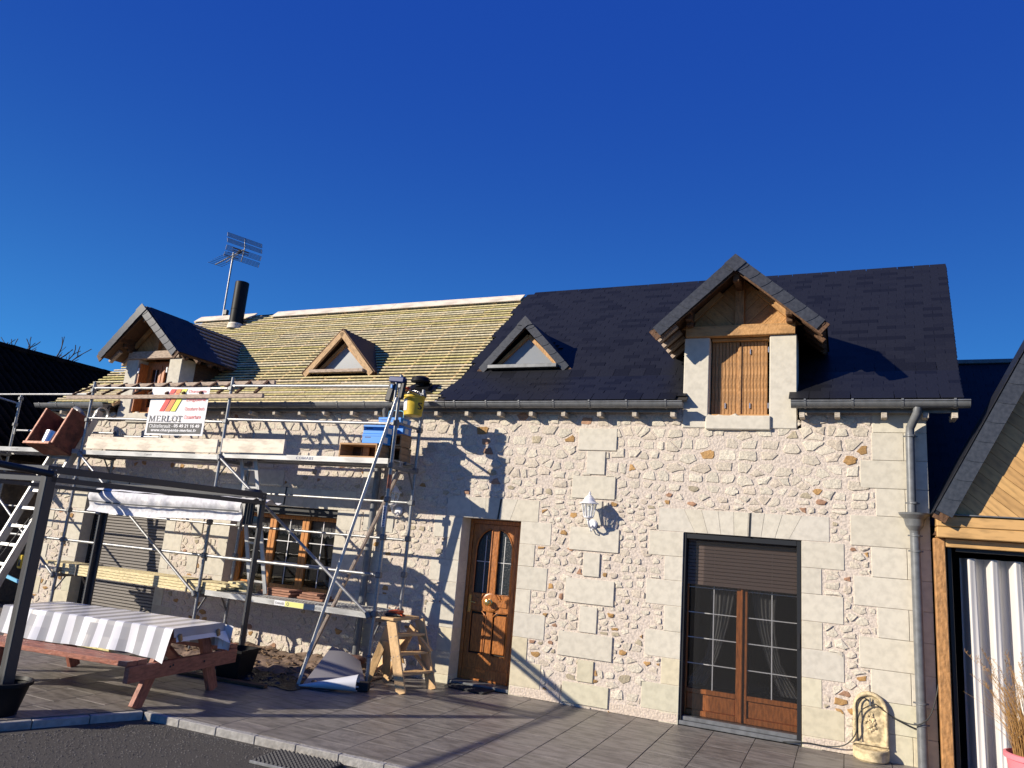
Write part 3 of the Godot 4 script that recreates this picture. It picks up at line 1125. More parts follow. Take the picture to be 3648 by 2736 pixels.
# ------------------------------------------------------------------ dormers
# plates of slate along the sloping front edge of a gable: from the apex down to the eave
func barge_slates(parent: Node, apex: Vector3, foot: Vector3, width: float, n: int) -> void:
	var d := (foot - apex)
	var L := d.length()
	d = d / L
	var side := 1.0 if d.x > 0 else -1.0
	var nrm := Vector3(0, 0, 1)
	var inn := Vector3(-d.y * side, d.x * side, 0)    # towards the outside of the roof
	if inn.y < 0:
		inn = -inn
	var step := L / n
	for i in n:
		var st := begin()
		var v := rng.randf_range(0.9, 1.1)
		st.set_color(Color(v, v, v))
		var a0 := i * step - 0.03 if i > 0 else 0.0
		var a1 := (i + 1) * step + 0.035
		if i == n - 1:
			a1 = L + 0.01
		var low := a0
		if i == 0:
			low = minf(width * absf(d.y) / maxf(absf(d.x), 0.05), a1 - 0.02)
		var poly := PackedVector2Array([Vector2(a0, 0.012), Vector2(low, -width)])
		for k in 7:
			var t := float(k) / 6
			var bulge := sin(t * PI * 0.5) * 0.05 if i < n - 1 else 0.0
			poly.append(Vector2(a1 - 0.05 + bulge, -width + width * t + 0.012 * t))
		var b := Basis(d, inn, d.cross(inn))
		var zz := 0.006 if d.cross(inn).z > 0 else -0.006
		add_prism(st, poly, 0.0, zz)
		put(parent, "barge_slate", done(st), M.barge, Transform3D(b, apex + nrm * (0.006 + 0.0065 * (n - 1 - i))))
	var cap := begin()
	cap.set_color(Color(1.05, 1.05, 1.05))
	var cpoly := PackedVector2Array([Vector2(0, 0.02), Vector2(0.13, 0.02 - 0.13 * absf(d.y / d.x)), Vector2(0.05, -width * 1.25), Vector2(0, -width * 1.6), Vector2(-0.05, -width * 1.25), Vector2(-0.13, 0.02 - 0.13 * absf(d.y / d.x))])
	if side > 0:
		add_prism(cap, cpoly, 0.0, 0.006)
		put(parent, "apex_slate", done(cap), M.barge, Transform3D(Basis.IDENTITY, apex + nrm * (0.014 + 0.0065 * n)))

func roof_slope(parent: Node, called: String, p: Array, thick: float, mt: Material) -> MeshInstance3D:
	# p: front eave, back eave, back ridge, front ridge; the slab lies under these
	var n: Vector3 = (p[1] - p[0]).cross(p[3] - p[0]).normalized()
	if n.y < 0:
		n = -n
	var st := begin()
	var q := []
	for t in p:
		q.append(t - n * thick)
	face(st, p, n)
	face(st, q, -n)
	for i in p.size():
		var j := (i + 1) % p.size()
		var c: Vector3 = (p[0] + p[2]) * 0.5
		face(st, [p[i], p[j], q[j], q[i]], (p[i] + p[j]) * 0.5 - c)
	return put(parent, called, done(st), mt)

func slates_on(parent: Node, eave: Vector3, ridge: Vector3, back: Vector3, depth_at: Callable, zfront: float, from_z := 99.0) -> void:
	# eave and ridge: front ends; rows climb from eave to ridge, running back along -z
	var up := (ridge - eave)
	var L := up.length()
	up = up / L
	var along_z := Vector3(0, 0, -1)
	var n := up.cross(along_z)
	if n.y < 0:
		n = -n
	var b := Basis(up.cross(n), up, n)
	var rows := int(L / 0.109)
	for i in rows + 1:
		var s := minf(i * 0.109, L - 0.205)
		if i * 0.109 > L - 0.10:
			continue
		var base := eave + up * s
		var zend: float = depth_at.call(base.y)
		var z := zfront - (0.11 if i % 2 == 0 else 0.20)
		while z > zend + 0.05 and z > from_z:
			slate(parent, Transform3D(b * Basis(Vector3(1, 0, 0), 0.045), Vector3(base.x, base.y, z) + n * 0.004))
			z -= 0.2185

func depth_main(y: float) -> float:
	return -0.55 - (y - 4.2) / 0.885

func main_dormer(cx: float, shuttered: bool) -> Node3D:
	var zf := 0.40
	var apex := Vector3(cx, 5.44, zf)
	var hw := 0.985
	var ey := 4.575
	var d := put(house, "dormer", cbox_mesh(Vector3(1.30, 0.14, 0.10), 0.006), M.honey if shuttered else M.greywood, Transform3D(Basis.IDENTITY, Vector3(cx, 4.64, 0.0)))
	d.set_meta("label", "dormer on the finished slate roof with closed wooden shutters" if shuttered else "dormer on the unfinished roof, window standing open behind the banner")
	var hx := 0.665 if shuttered else 0.705
	# stone piers and sill
	for s in [-1.0, 1.0]:
		var x0: float = cx + s * hx
		var x1: float = cx + s * (hx - 0.31)
		var y0 := 3.42 if shuttered else 3.45
		span(d, "stone_pier", Vector3(min(x0, x1), y0, -0.30), Vector3(max(x0, x1), 4.57, 0.012), M.block, 0.01)
		# cheek behind the pier
		var ck := begin()
		var xc: float = cx + s * (hx - 0.05)
		add_prism(ck, PackedVector2Array([Vector2(0.30, 3.7), Vector2(0.30, 4.56), Vector2(0.97, 4.56), Vector2(0.60, 4.2)]), -0.03, 0.03, Transform3D(Basis(Vector3(0, 0, -1), Vector3(0, 1, 0), Vector3(1, 0, 0)), Vector3(xc, 0, 0)))
		put(d, "cheek", done(ck), M.slate if shuttered else M.oldwood)
	span(d, "stone_sill", Vector3(cx - hx + 0.285, 3.40, -0.28), Vector3(cx + hx - 0.29, 3.572, 0.045), M.block, 0.012)
	span(d, "ledge", Vector3(cx - hx + 0.32, 3.575, -0.26), Vector3(cx + hx - 0.315, 3.60, -0.03), M.honey, 0.004)
	# roof slopes
	for s in [-1.0, 1.0]:
		var fe := Vector3(cx + s * hw, ey, zf)
		var be := Vector3(cx + s * hw, ey, depth_main(ey) - 0.05)
		var br := Vector3(cx, apex.y, depth_main(apex.y) - 0.05)
		var sl := roof_slope(d, "dormer_roof", [fe, be, br, apex], 0.045, M.oldwood)
		if s > 0:
			slates_on(sl, fe + Vector3(0.01, 0, 0), apex, br, depth_main, zf, 99.0 if false else (-99.0 if shuttered else -0.62))
		else:
			slates_on(sl, fe + Vector3(-0.01, 0, 0), apex, br, depth_main, zf, -99.0)
		if not shuttered and s > 0:
			# bare end of the slope: battens
			for i in 9:
				var t := (i + 0.5) / 9.0
				var p := fe.lerp(apex, t)
				var n := Vector3(apex.y - ey, hw, 0).normalized()
				bar(d, "batten", Vector3(p.x, p.y, -0.62) + n * 0.014, Vector3(p.x, p.y, depth_main(p.y)) + n * 0.014, 0.04, 0.024, M.greywood, n)
		# front rafter behind the slates, lower ends of the rafters
		var din := Vector3(0, -0.06, 0)
		bar(d, "barge_board", apex + Vector3(0, -0.075, -0.02), fe + Vector3(0, -0.075, -0.02), 0.024, 0.15, M.oldwood, Vector3(0, 1, 0))
		barge_slates(d, apex + Vector3(0, 0.01, 0.0), fe + Vector3(s * 0.02, -0.005, 0.0), 0.128, 8)
		for k in 4:
			var zz := 0.15 - k * 0.27
			bx(d, "rafter_foot", Vector3(cx + s * (hw - 0.13), ey + 0.025, zz), Vector3(0.30, 0.06, 0.07), M.greywood if s < 0 else M.oldwood, 0.006, Basis(Vector3(0, 0, 1), -s * 0.72))
		# purlin end, stepped
		var pu := begin()
		add_cbox(pu, Vector3(0, 0, 0), Vector3(0.085, 0.10, 0.42), 0.006)
		add_cbox(pu, Vector3(0, -0.085, -0.05), Vector3(0.083, 0.075, 0.30), 0.012)
		add_cbox(pu, Vector3(0, -0.15, -0.09), Vector3(0.081, 0.06, 0.20), 0.012)
		put(d, "purlin_end", done(pu), M.oldwood, Transform3D(Basis.IDENTITY, Vector3(cx + s * 0.59, 4.87, 0.12)))
	bx(d, "ridge_purlin", Vector3(cx, 5.24, 0.12), Vector3(0.085, 0.17, 0.50), M.oldwood, 0.012)
	# king post and boards of the gable
	span(d, "king_post", Vector3(cx - 0.055, 4.712, -0.075), Vector3(cx + 0.055, 5.32, 0.022), M.honey_v, 0.005)
	for s in [-1.0, 1.0]:
		var tri := PackedVector2Array([Vector2(cx + s * 0.05, 4.70), Vector2(cx + s * 0.72, 4.70), Vector2(cx + s * 0.05, 5.31)])
		var dirv := Vector2(s * 0.7071, 0.7071)
		var nv := Vector2(-dirv.y, dirv.x)
		for k in range(-7, 8):
			var o := Vector2(cx + s * 0.05, 4.70) + nv * (k * 0.14)
			var strip := PackedVector2Array([o - dirv * 2.0, o + dirv * 2.0, o + dirv * 2.0 + nv * 0.136, o - dirv * 2.0 + nv * 0.136])
			for pg in Geometry2D.intersect_polygons(tri, strip):
				var g := begin()
				var v := rng.randf_range(0.8, 1.15)
				g.set_color(Color(v, v * 0.97, v * 0.92))
				# keep the grain along the board: local x is the board's own direction
				var b2 := Basis(Vector3(dirv.x, dirv.y, 0), Vector3(-dirv.y, dirv.x, 0), Vector3(0, 0, 1))
				var loc := PackedVector2Array()
				for pt in pg:
					var r: Vector2 = pt - o
					loc.append(Vector2(r.dot(dirv), r.dot(nv)))
				add_prism(g, loc, -0.02, 0.0)
				put(d, "gable_board", done(g), M.honey, Transform3D(b2, Vector3(o.x, o.y, -0.045)))
		bar(d, "brace", Vector3(cx + s * 0.62, 4.76, 0.0), Vector3(cx + s * 0.22, 5.14, 0.0), 0.05, 0.07, M.honey)
	# the opening
	var wx0 := cx - hx + 0.325
	var wx1 := cx + hx - 0.325
	if shuttered:
		span(d, "head_board", Vector3(wx0, 4.535, -0.20), Vector3(wx1, 4.57, -0.06), M.honey, 0.004)
		for s in [-1.0, 1.0]:
			var x0 := wx0 if s < 0 else cx + 0.006
			var x1 := cx - 0.006 if s < 0 else wx1 - 0.02
			var leaf := span(d, "shutter", Vector3(x0, 3.615, -0.155), Vector3(x1, 4.53, -0.135), M.honey_v, 0.003)
			var nb := 8
			for k in nb:
				var a := lerpf(x0, x1, float(k) / nb) + 0.002
				var b := lerpf(x0, x1, float(k + 1) / nb) - 0.002
				var v := rng.randf_range(0.85, 1.15)
				span(leaf, "plank", Vector3(a, 3.612, -0.135), Vector3(b, 4.532, -0.118), M.honey_v, 0.003, Color(v, v * 0.98, v * 0.95))
		var cover := span(d, "cover_strip", Vector3(cx - 0.025, 3.61, -0.118), Vector3(cx + 0.018, 4.47, -0.10), M.honey_v, 0.005)
		for hp in [[cx + 0.12, 4.40], [cx + 0.12, 3.72], [cx - 0.17, 3.72], [wx1 - 0.008, 4.42], [wx1 - 0.008, 3.72]]:
			bx(d, "hinge", Vector3(hp[0], hp[1], -0.108), Vector3(0.014, 0.07, 0.016), M.steel, 0.003)
	else:
		var fr := begin()
		add_box(fr, Vector3(wx0 + 0.03, 4.07, -0.22), Vector3(0.06, 0.99, 0.07))
		add_box(fr, Vector3(wx1 - 0.03, 4.07, -0.22), Vector3(0.06, 0.99, 0.07))
		add_box(fr, Vector3(cx, 4.53, -0.22), Vector3(wx1 - wx0, 0.07, 0.072))
		add_box(fr, Vector3(cx, 3.62, -0.22), Vector3(wx1 - wx0, 0.06, 0.072))
		put(d, "window_frame", done(fr), M.winwood)
		# left leaf closed, right leaf swung inwards
		for s in [-1.0, 1.0]:
			var x0 := wx0 + 0.06 if s < 0 else cx + 0.02
			var x1 := cx - 0.0 if s < 0 else wx1 - 0.06
			var sa := begin()
			for xx in [x0 + 0.03, x1 - 0.03]:
				add_box(sa, Vector3(xx, 4.07, -0.205), Vector3(0.06, 0.85, 0.05))
			for yy in [3.68, 4.46]:
				add_box(sa, Vector3((x0 + x1) * 0.5, yy, -0.205), Vector3(x1 - x0 - 0.12, 0.07, 0.048))
			var sash := put(d, "sash", done(sa), M.winwood)
			span(sash, "pane", Vector3(x0 + 0.06, 3.715, -0.215), Vector3(x1 - 0.06, 4.425, -0.21), M.glass, 0.0)
			span(sash, "glazing_bar", Vector3((x0 + x1) * 0.5 - 0.005, 3.715, -0.208), Vector3((x0 + x1) * 0.5 + 0.005, 4.425, -0.203), M.white, 0.0)
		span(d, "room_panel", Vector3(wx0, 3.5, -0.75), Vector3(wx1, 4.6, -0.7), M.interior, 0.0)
		for hp in [[wx0 + 0.02, 4.36], [wx1 - 0.02, 4.36]]:
			bx(d, "hinge", Vector3(hp[0], hp[1], 0.005), Vector3(0.03, 0.10, 0.02), M.white, 0.003)
		# shutters folded back against the reveals
		span(d, "shutter", Vector3(wx0, 3.61, -0.19), Vector3(wx0 + 0.03, 4.5, -0.01), M.winwood, 0.004)
	return d

func small_dormer(cx: float, slated: bool) -> void:
	var zf := -0.74
	var by := 4.425
	var hw := 0.755
	var apex := Vector3(cx, 5.20, zf)
	var d := put(house, "triangular_dormer", cbox_mesh(Vector3(1.12, 0.055, 0.12), 0.004), M.zinc if slated else M.greywood, Transform3D(Basis.IDENTITY, Vector3(cx, by + 0.02, zf + 0.02)))
	d.set_meta("label", "small triangular dormer edged with slate" if slated else "small triangular dormer of bare brown wood")
	for s in [-1.0, 1.0]:
		var fe := Vector3(cx + s * hw, by - 0.02, zf)
		var be := Vector3(cx + s * hw, by - 0.02, depth_main(by) - 0.03)
		var br := Vector3(cx, apex.y, depth_main(apex.y) - 0.05)
		roof_slope(d, "dormer_roof", [fe, be, br, apex], 0.04, M.slate if slated else M.oldwood)
		if slated:
			barge_slates(d, apex + Vector3(0, 0.01, 0.01), fe + Vector3(0, 0, 0.01), 0.105, 6)
			bar(d, "barge_board", apex + Vector3(0, -0.06, -0.015), fe + Vector3(0, -0.06, -0.015), 0.03, 0.10, M.oldwood)
		else:
			bar(d, "barge_board", apex + Vector3(-s * 0.02, -0.065, 0.0), fe + Vector3(-s * 0.06, -0.02, 0.0), 0.05, 0.10, M.rafter)
			bar(d, "roof_board", apex + Vector3(0, 0.0, -0.06), fe + Vector3(s * 0.015, 0.01, -0.06), 0.16, 0.02, M.oldwood)
		# window frame bars
		bar(d, "window_frame", Vector3(cx, by + 0.54, zf - 0.13), Vector3(cx + s * 0.53, by + 0.04, zf - 0.13), 0.05, 0.055, M.honey)
	bar(d, "window_frame", Vector3(cx - 0.52, by + 0.06, zf - 0.125), Vector3(cx + 0.52, by + 0.06, zf - 0.125), 0.05, 0.05, M.honey)
	prism(d, "pane", [Vector2(cx - 0.50, by + 0.06), Vector2(cx + 0.50, by + 0.06), Vector2(cx, by + 0.55)], zf - 0.15, zf - 0.145, M.frosted)
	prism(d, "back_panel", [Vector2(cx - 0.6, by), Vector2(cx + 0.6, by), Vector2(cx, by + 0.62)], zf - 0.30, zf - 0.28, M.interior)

# ------------------------------------------------------------------ doors and windows
func arc(c: Vector2, rx: float, ry: float, t0: float, t1: float, n: int) -> Array:
	var out := []
	for i in n + 1:
		var t := lerpf(t0, t1, float(i) / n)
		out.append(c + Vector2(cos(t) * rx, sin(t) * ry))
	return out

func outline(parent: Node, called: String, pts: Array, z: float, r: float, mt: Material) -> void:
	var p3 := []
	for p in pts:
		p3.append(Vector3(p.x, p.y, z))
	pathm(parent, called, p3, r, mt, 6, true)

func front_door() -> void:
	var zb := -0.285
	var d := span(house, "front_door", Vector3(-3.005, 0.06, zb - 0.05), Vector3(-2.245, 2.145, zb - 0.012), M.interior, 0.0)
	d.set_meta("label", "carved brown wooden door with two arched glass panes")
	var z0 := zb - 0.012
	var z1 := zb + 0.018
	# frame
	span(d, "door_frame", Vector3(-3.0, 0.0, zb - 0.05), Vector3(-2.955, 2.14, zb + 0.035), M.door, 0.005)
	span(d, "door_frame", Vector3(-2.262, 0.0, zb - 0.05), Vector3(-2.135, 2.14, zb + 0.035), M.door, 0.005)
	span(d, "door_frame", Vector3(-2.955, 2.085, zb - 0.05), Vector3(-2.262, 2.14, zb + 0.035), M.door, 0.005)
	# stiles and rails
	for r in [[-2.95, -2.885, 0.07, 2.08], [-2.335, -2.267, 0.07, 2.08], [-2.655, -2.555, 0.07, 2.08], [-2.885, -2.655, 0.07, 0.375], [-2.555, -2.335, 0.07, 0.375], [-2.885, -2.655, 0.93, 1.16], [-2.555, -2.335, 0.93, 1.16]]:
		span(d, "door_rail", Vector3(r[0], r[2], z0), Vector3(r[1], r[3], z1), M.door, 0.004)
	for s in [-1.0, 1.0]:
		var xo := -2.885 if s < 0 else -2.335     # outer side of the pane
		var xi := -2.655 if s < 0 else -2.555     # inner side
		var w := absf(xi - xo)
		# glass with an arched head, rising towards the middle
		var head := arc(Vector2(xi, 1.72), w, 0.30, PI if s < 0 else 0.0, PI * 0.5, 9)
		var glass := [Vector2(xi, 1.16), Vector2(xo, 1.16)] if s < 0 else [Vector2(xi, 1.16), Vector2(xo, 1.16)]
		glass.append_array(head)
		prism(d, "glass_pane", glass, z0 - 0.004, z0 + 0.002, M.doorglass)
		outline(d, "moulding", glass, z1 + 0.001, 0.013, M.door)
		var spandrel := [Vector2(xo, 2.08)]
		spandrel.append_array(head)
		spandrel.append(Vector2(xi, 2.08))
		prism(d, "spandrel", spandrel, z0, z1 - 0.001, M.door)
		var mx: float = (xo + xi) * 0.5 + s * -0.02
		span(d, "leaded_bar", Vector3(mx - 0.005, 1.17, z0 + 0.002), Vector3(mx + 0.005, 1.93, z0 + 0.006), M.sheer, 0.0)
		span(d, "leaded_bar", Vector3(min(xo, xi) + 0.01, 1.575, z0 + 0.003), Vector3(max(xo, xi) - 0.01, 1.584, z0 + 0.007), M.sheer, 0.0)
		# lower raised panel
		span(d, "door_panel", Vector3(min(xo, xi) + 0.02, 0.40, z0), Vector3(max(xo, xi) - 0.02, 0.89, z0 + 0.022), M.door, 0.016)
		outline(d, "moulding", [Vector2(xo, 0.38), Vector2(xi, 0.38), Vector2(xi, 0.87), Vector2(lerpf(xi, xo, 0.28), 0.925), Vector2(xo, 0.925)], z1, 0.011, M.door)
		span(d, "door_panel", Vector3(min(xo, xi) + 0.02, 1.0, z1 - 0.004), Vector3(max(xo, xi) - (0.075 if s < 0 else 0.02) + (0.0 if s < 0 else 0.0), 1.10, z1 + 0.014), M.door, 0.01)
		# corner curls by the roundel
		outline(d, "moulding", arc(Vector2(-2.605, 1.05), 0.155, 0.155, (PI * 0.75 if s < 0 else PI * 0.05), (PI * 0.95 if s < 0 else PI * 0.25), 4), z1 + 0.004, 0.014, M.door)
	lathe(d, "roundel", Vector3(-2.605, 1.05, z1 - 0.006), [Vector2(0.125, 0.0), Vector2(0.125, 0.016), Vector2(0.105, 0.024), Vector2(0.0, 0.024)], M.door, 28, Basis(Vector3(1, 0, 0), PI * 0.5))
	var knob := lathe(d, "knob", Vector3(-2.61, 1.055, z1 + 0.015), [Vector2(0.045, 0.0), Vector2(0.045, 0.008), Vector2(0.02, 0.018), Vector2(0.018, 0.032), Vector2(0.038, 0.045), Vector2(0.046, 0.062), Vector2(0.038, 0.082), Vector2(0.018, 0.09), Vector2(0.0, 0.092)], M.brass, 20, Basis(Vector3(1, 0, 0), PI * 0.5))
	span(d, "plinth", Vector3(-2.95, 0.07, z1), Vector3(-2.267, 0.20, z1 + 0.016), M.door, 0.008)
	span(d, "weather_bar", Vector3(-2.95, 0.045, z1), Vector3(-2.267, 0.075, z1 + 0.035), M.door, 0.008)
	span(d, "escutcheon", Vector3(-2.935, 0.90, z1), Vector3(-2.895, 1.13, z1 + 0.008), M.brass, 0.003)
	pathm(d, "handle", [Vector3(-2.915, 1.04, z1), Vector3(-2.915, 1.04, z1 + 0.045), Vector3(-2.90, 1.04, z1 + 0.05), Vector3(-2.80, 1.035, z1 + 0.05)], 0.009, M.brass)
	span(d, "threshold", Vector3(-3.0, 0.002, -0.33), Vector3(-2.14, 0.045, -0.02), M.zinc, 0.006)

func glazed_door() -> void:
	var zb := -0.235
	var d := span(house, "glazed_door", Vector3(0.003, 0.03, zb - 0.05), Vector3(1.307, 0.09, zb + 0.03), M.winwood, 0.004)
	d.set_meta("label", "glazed double door in brown wood behind a fly screen")
	span(d, "door_frame", Vector3(0.003, 2.08, zb - 0.05), Vector3(1.307, 2.14, zb + 0.03), M.winwood, 0.004)
	# two leaves
	for s in [-1.0, 1.0]:
		var x0 := 0.004 if s < 0 else 0.664
		var x1 := 0.656 if s < 0 else 1.306
		var w0 := 0.04 if s < 0 else 0.058
		var w1 := 0.058 if s < 0 else 0.035
		var leaf := span(d, "door_leaf", Vector3(x0, 0.09, zb), Vector3(x0 + w0, 2.07, zb + 0.05), M.winwood, 0.006)
		span(leaf, "door_rail", Vector3(x1 - w1, 0.09, zb), Vector3(x1, 2.07, zb + 0.05), M.winwood, 0.006)
		span(leaf, "door_rail", Vector3(x0 + w0, 2.0, zb), Vector3(x1 - w1, 2.07, zb + 0.05), M.winwood, 0.004)
		span(leaf, "door_rail", Vector3(x0 + w0, 0.09, zb), Vector3(x1 - w1, 0.15, zb + 0.05), M.winwood, 0.004)
		span(leaf, "door_rail", Vector3(x0 + w0, 0.335, zb), Vector3(x1 - w1, 0.385, zb + 0.05), M.winwood, 0.004)
		span(leaf, "door_panel", Vector3(x0 + w0, 0.15, zb), Vector3(x1 - w1, 0.335, zb + 0.028), M.winwood, 0.012)
		span(leaf, "pane", Vector3(x0 + w0 - 0.004, 0.38, zb + 0.018), Vector3(x1 - w1 + 0.004, 2.0, zb + 0.022), M.glass, 0.0)
		var mx := 0.335 if s < 0 else 0.985
		span(leaf, "glazing_bar", Vector3(mx - 0.006, 0.385, zb + 0.024), Vector3(mx + 0.006, 1.99, zb + 0.030), M.signwhite, 0.0)
		for yy in [0.66, 0.95, 1.235, 1.525]:
			span(leaf, "glazing_bar", Vector3(x0 + w0, yy - 0.005, zb + 0.0245), Vector3(x1 - w1, yy + 0.005, zb + 0.0305), M.signwhite, 0.0)
	span(d, "cover_strip", Vector3(0.645, 0.09, zb + 0.05), Vector3(0.675, 1.60, zb + 0.075), M.winwood, 0.008)
	# roller shutter lowered over the top, in front of the leaves
	var rs := span(d, "roller_shutter", Vector3(0.032, 1.555, zb + 0.085), Vector3(1.26, 1.60, zb + 0.100), M.shutter_brown, 0.005)
	for k in 12:
		var yy := 1.602 + k * 0.041
		span(rs, "slat", Vector3(0.032, yy, zb + 0.085), Vector3(1.26, yy + 0.038, zb + 0.098), M.shutter_brown, 0.006)
	# fly screen frame lining the reveal
	var fs := span(d, "fly_screen", Vector3(0.004, 0.04, -0.17), Vector3(0.030, 2.145, -0.015), M.anthracite, 0.004)
	span(fs, "screen_frame", Vector3(1.262, 0.04, -0.10), Vector3(1.306, 2.145, -0.02), M.anthracite, 0.004)
	span(fs, "screen_frame", Vector3(0.03, 2.085, -0.12), Vector3(1.262, 2.145, -0.02), M.anthracite, 0.004)
	span(fs, "screen_rail", Vector3(0.03, 0.052, -0.13), Vector3(1.262, 0.095, -0.035), M.zinc, 0.004)
	span(fs, "screen_mesh", Vector3(0.14, 0.095, -0.062), Vector3(1.262, 2.085, -0.060), M.screen, 0.0)
	span(fs, "screen_grip", Vector3(1.272, 0.98, -0.02), Vector3(1.296, 1.15, -0.004), M.black, 0.004)
	span(d, "sill_plate", Vector3(0.004, 0.004, -0.30), Vector3(1.306, 0.05, -0.005), M.zinc, 0.006)
	# tied-back net curtains inside
	for s in [-1.0, 1.0]:
		var top0 := 0.09 if s < 0 else 0.78
		sheet(d, "net_curtain", 24, 14, func(u: float, v: float) -> Vector3:
			var y := lerpf(1.98, 0.42, v)
			var wide := lerpf(0.42, 0.14, sin(minf(v * 1.1, 1.0) * PI * 0.5)) + maxf(0.0, v - 0.8) * 0.5
			var off := v * v * 0.22
			var x: float = (0.60 - wide * (1.0 - u) - off * 1.6) if s < 0 else (0.72 + off * 1.6 + wide * u)
			return Vector3(clampf(x, 0.06, 1.26), y, zb - 0.07 + 0.016 * sin(u * 34.0 + v * 2.0)), M.net)

func middle_window() -> void:
	var zb := -0.24
	var x0 := -7.145
	var x1 := -5.105
	var d := span(house, "kitchen_window", Vector3(x0, 0.835, zb - 0.04), Vector3(x1, 0.89, zb + 0.05), M.winwood, 0.004)
	d.set_meta("label", "three-light wooden window with white glazing bars behind the scaffold")
	span(d, "window_frame", Vector3(x0, 0.89, zb - 0.04), Vector3(x0 + 0.06, 2.0, zb + 0.05), M.winwood, 0.004)
	span(d, "window_frame", Vector3(x1 - 0.06, 0.89, zb - 0.04), Vector3(x1, 2.0, zb + 0.05), M.winwood, 0.004)
	span(d, "shutter_box", Vector3(x0, 2.0, zb - 0.06), Vector3(x1, 2.115, -0.05), M.anthracite, 0.006)
	for k in 3:
		var a := lerpf(x0 + 0.06, x1 - 0.06, float(k) / 3.0)
		var b := lerpf(x0 + 0.06, x1 - 0.06, float(k + 1) / 3.0)
		var sash := span(d, "sash", Vector3(a, 0.89, zb), Vector3(a + 0.07, 2.0, zb + 0.06), M.sunwood, 0.006)
		span(sash, "sash_rail", Vector3(b - 0.07, 0.89, zb), Vector3(b, 2.0, zb + 0.06), M.sunwood, 0.006)
		span(sash, "sash_rail", Vector3(a + 0.07, 1.94, zb), Vector3(b - 0.07, 2.0, zb + 0.05), M.sunwood, 0.004)
		span(sash, "sash_rail", Vector3(a + 0.07, 0.89, zb), Vector3(b - 0.07, 0.955, zb + 0.05), M.sunwood, 0.004)
		span(sash, "pane", Vector3(a + 0.065, 0.95, zb + 0.02), Vector3(b - 0.065, 1.945, zb + 0.024), M.glass, 0.0)
		var m := (a + b) * 0.5
		span(sash, "glazing_bar", Vector3(m - 0.006, 0.955, zb + 0.026), Vector3(m + 0.006, 1.94, zb + 0.032), M.signwhite, 0.0)
		for yy in [1.28, 1.60]:
			span(sash, "glazing_bar", Vector3(a + 0.07, yy - 0.006, zb + 0.0265), Vector3(b - 0.07, yy + 0.006, zb + 0.0325), M.signwhite, 0.0)
		sheet(d, "lace_valance", 20, 3, func(u: float, v: float) -> Vector3:
			return Vector3(lerpf(a + 0.05, b - 0.05, u), 1.93 - v * (0.22 + 0.02 * sin(u * 31.0)), zb - 0.06 + 0.012 * sin(u * 40.0)), M.net)
	# things standing on the worktop inside
	var jar := lathe(d, "jug", Vector3(-5.62, 0.98, -0.55), [Vector2(0.0, 0), Vector2(0.07, 0), Vector2(0.085, 0.1), Vector2(0.06, 0.2), Vector2(0.07, 0.26), Vector2(0.06, 0.26)], M.cardgrey, 16)
	lathe(d, "paper_roll", Vector3(-5.95, 0.98, -0.42), [Vector2(0.0, 0), Vector2(0.05, 0), Vector2(0.05, 0.24), Vector2(0.0, 0.24)], M.signwhite, 16)
	lathe(d, "bowl", Vector3(-5.42, 0.98, -0.45), [Vector2(0.0, 0), Vector2(0.05, 0), Vector2(0.10, 0.09), Vector2(0.09, 0.09)], M.white, 16)
	span(d, "worktop", Vector3(-7.1, 0.93, -0.95), Vector3(-5.1, 0.975, -0.33), M.interior, 0.004)

func closed_shutter() -> void:
	var zb := -0.25
	var d := span(house, "roller_shutter", Vector3(-10.60, 0.01, zb), Vector3(-8.58, 0.06, zb + 0.02), M.shutter, 0.004)
	d.set_meta("label", "closed grey-brown roller shutter behind the canopy")
	for k in 40:
		var y := 0.062 + k * 0.0505
		span(d, "slat", Vector3(-10.60, y, zb), Vector3(-8.58, y + 0.041, zb + 0.020), M.shutter, 0.011)
	span(d, "guide_rail", Vector3(-10.62, 0.0, zb - 0.02), Vector3(-10.57, 2.11, zb + 0.05), M.anthracite, 0.003)
	span(d, "guide_rail", Vector3(-8.61, 0.0, zb - 0.02), Vector3(-8.56, 2.11, zb + 0.05), M.anthracite, 0.003)
	span(d, "backing", Vector3(-10.6, 0.0, zb - 0.04), Vector3(-8.58, 2.115, zb - 0.03), M.anthracite, 0.0)

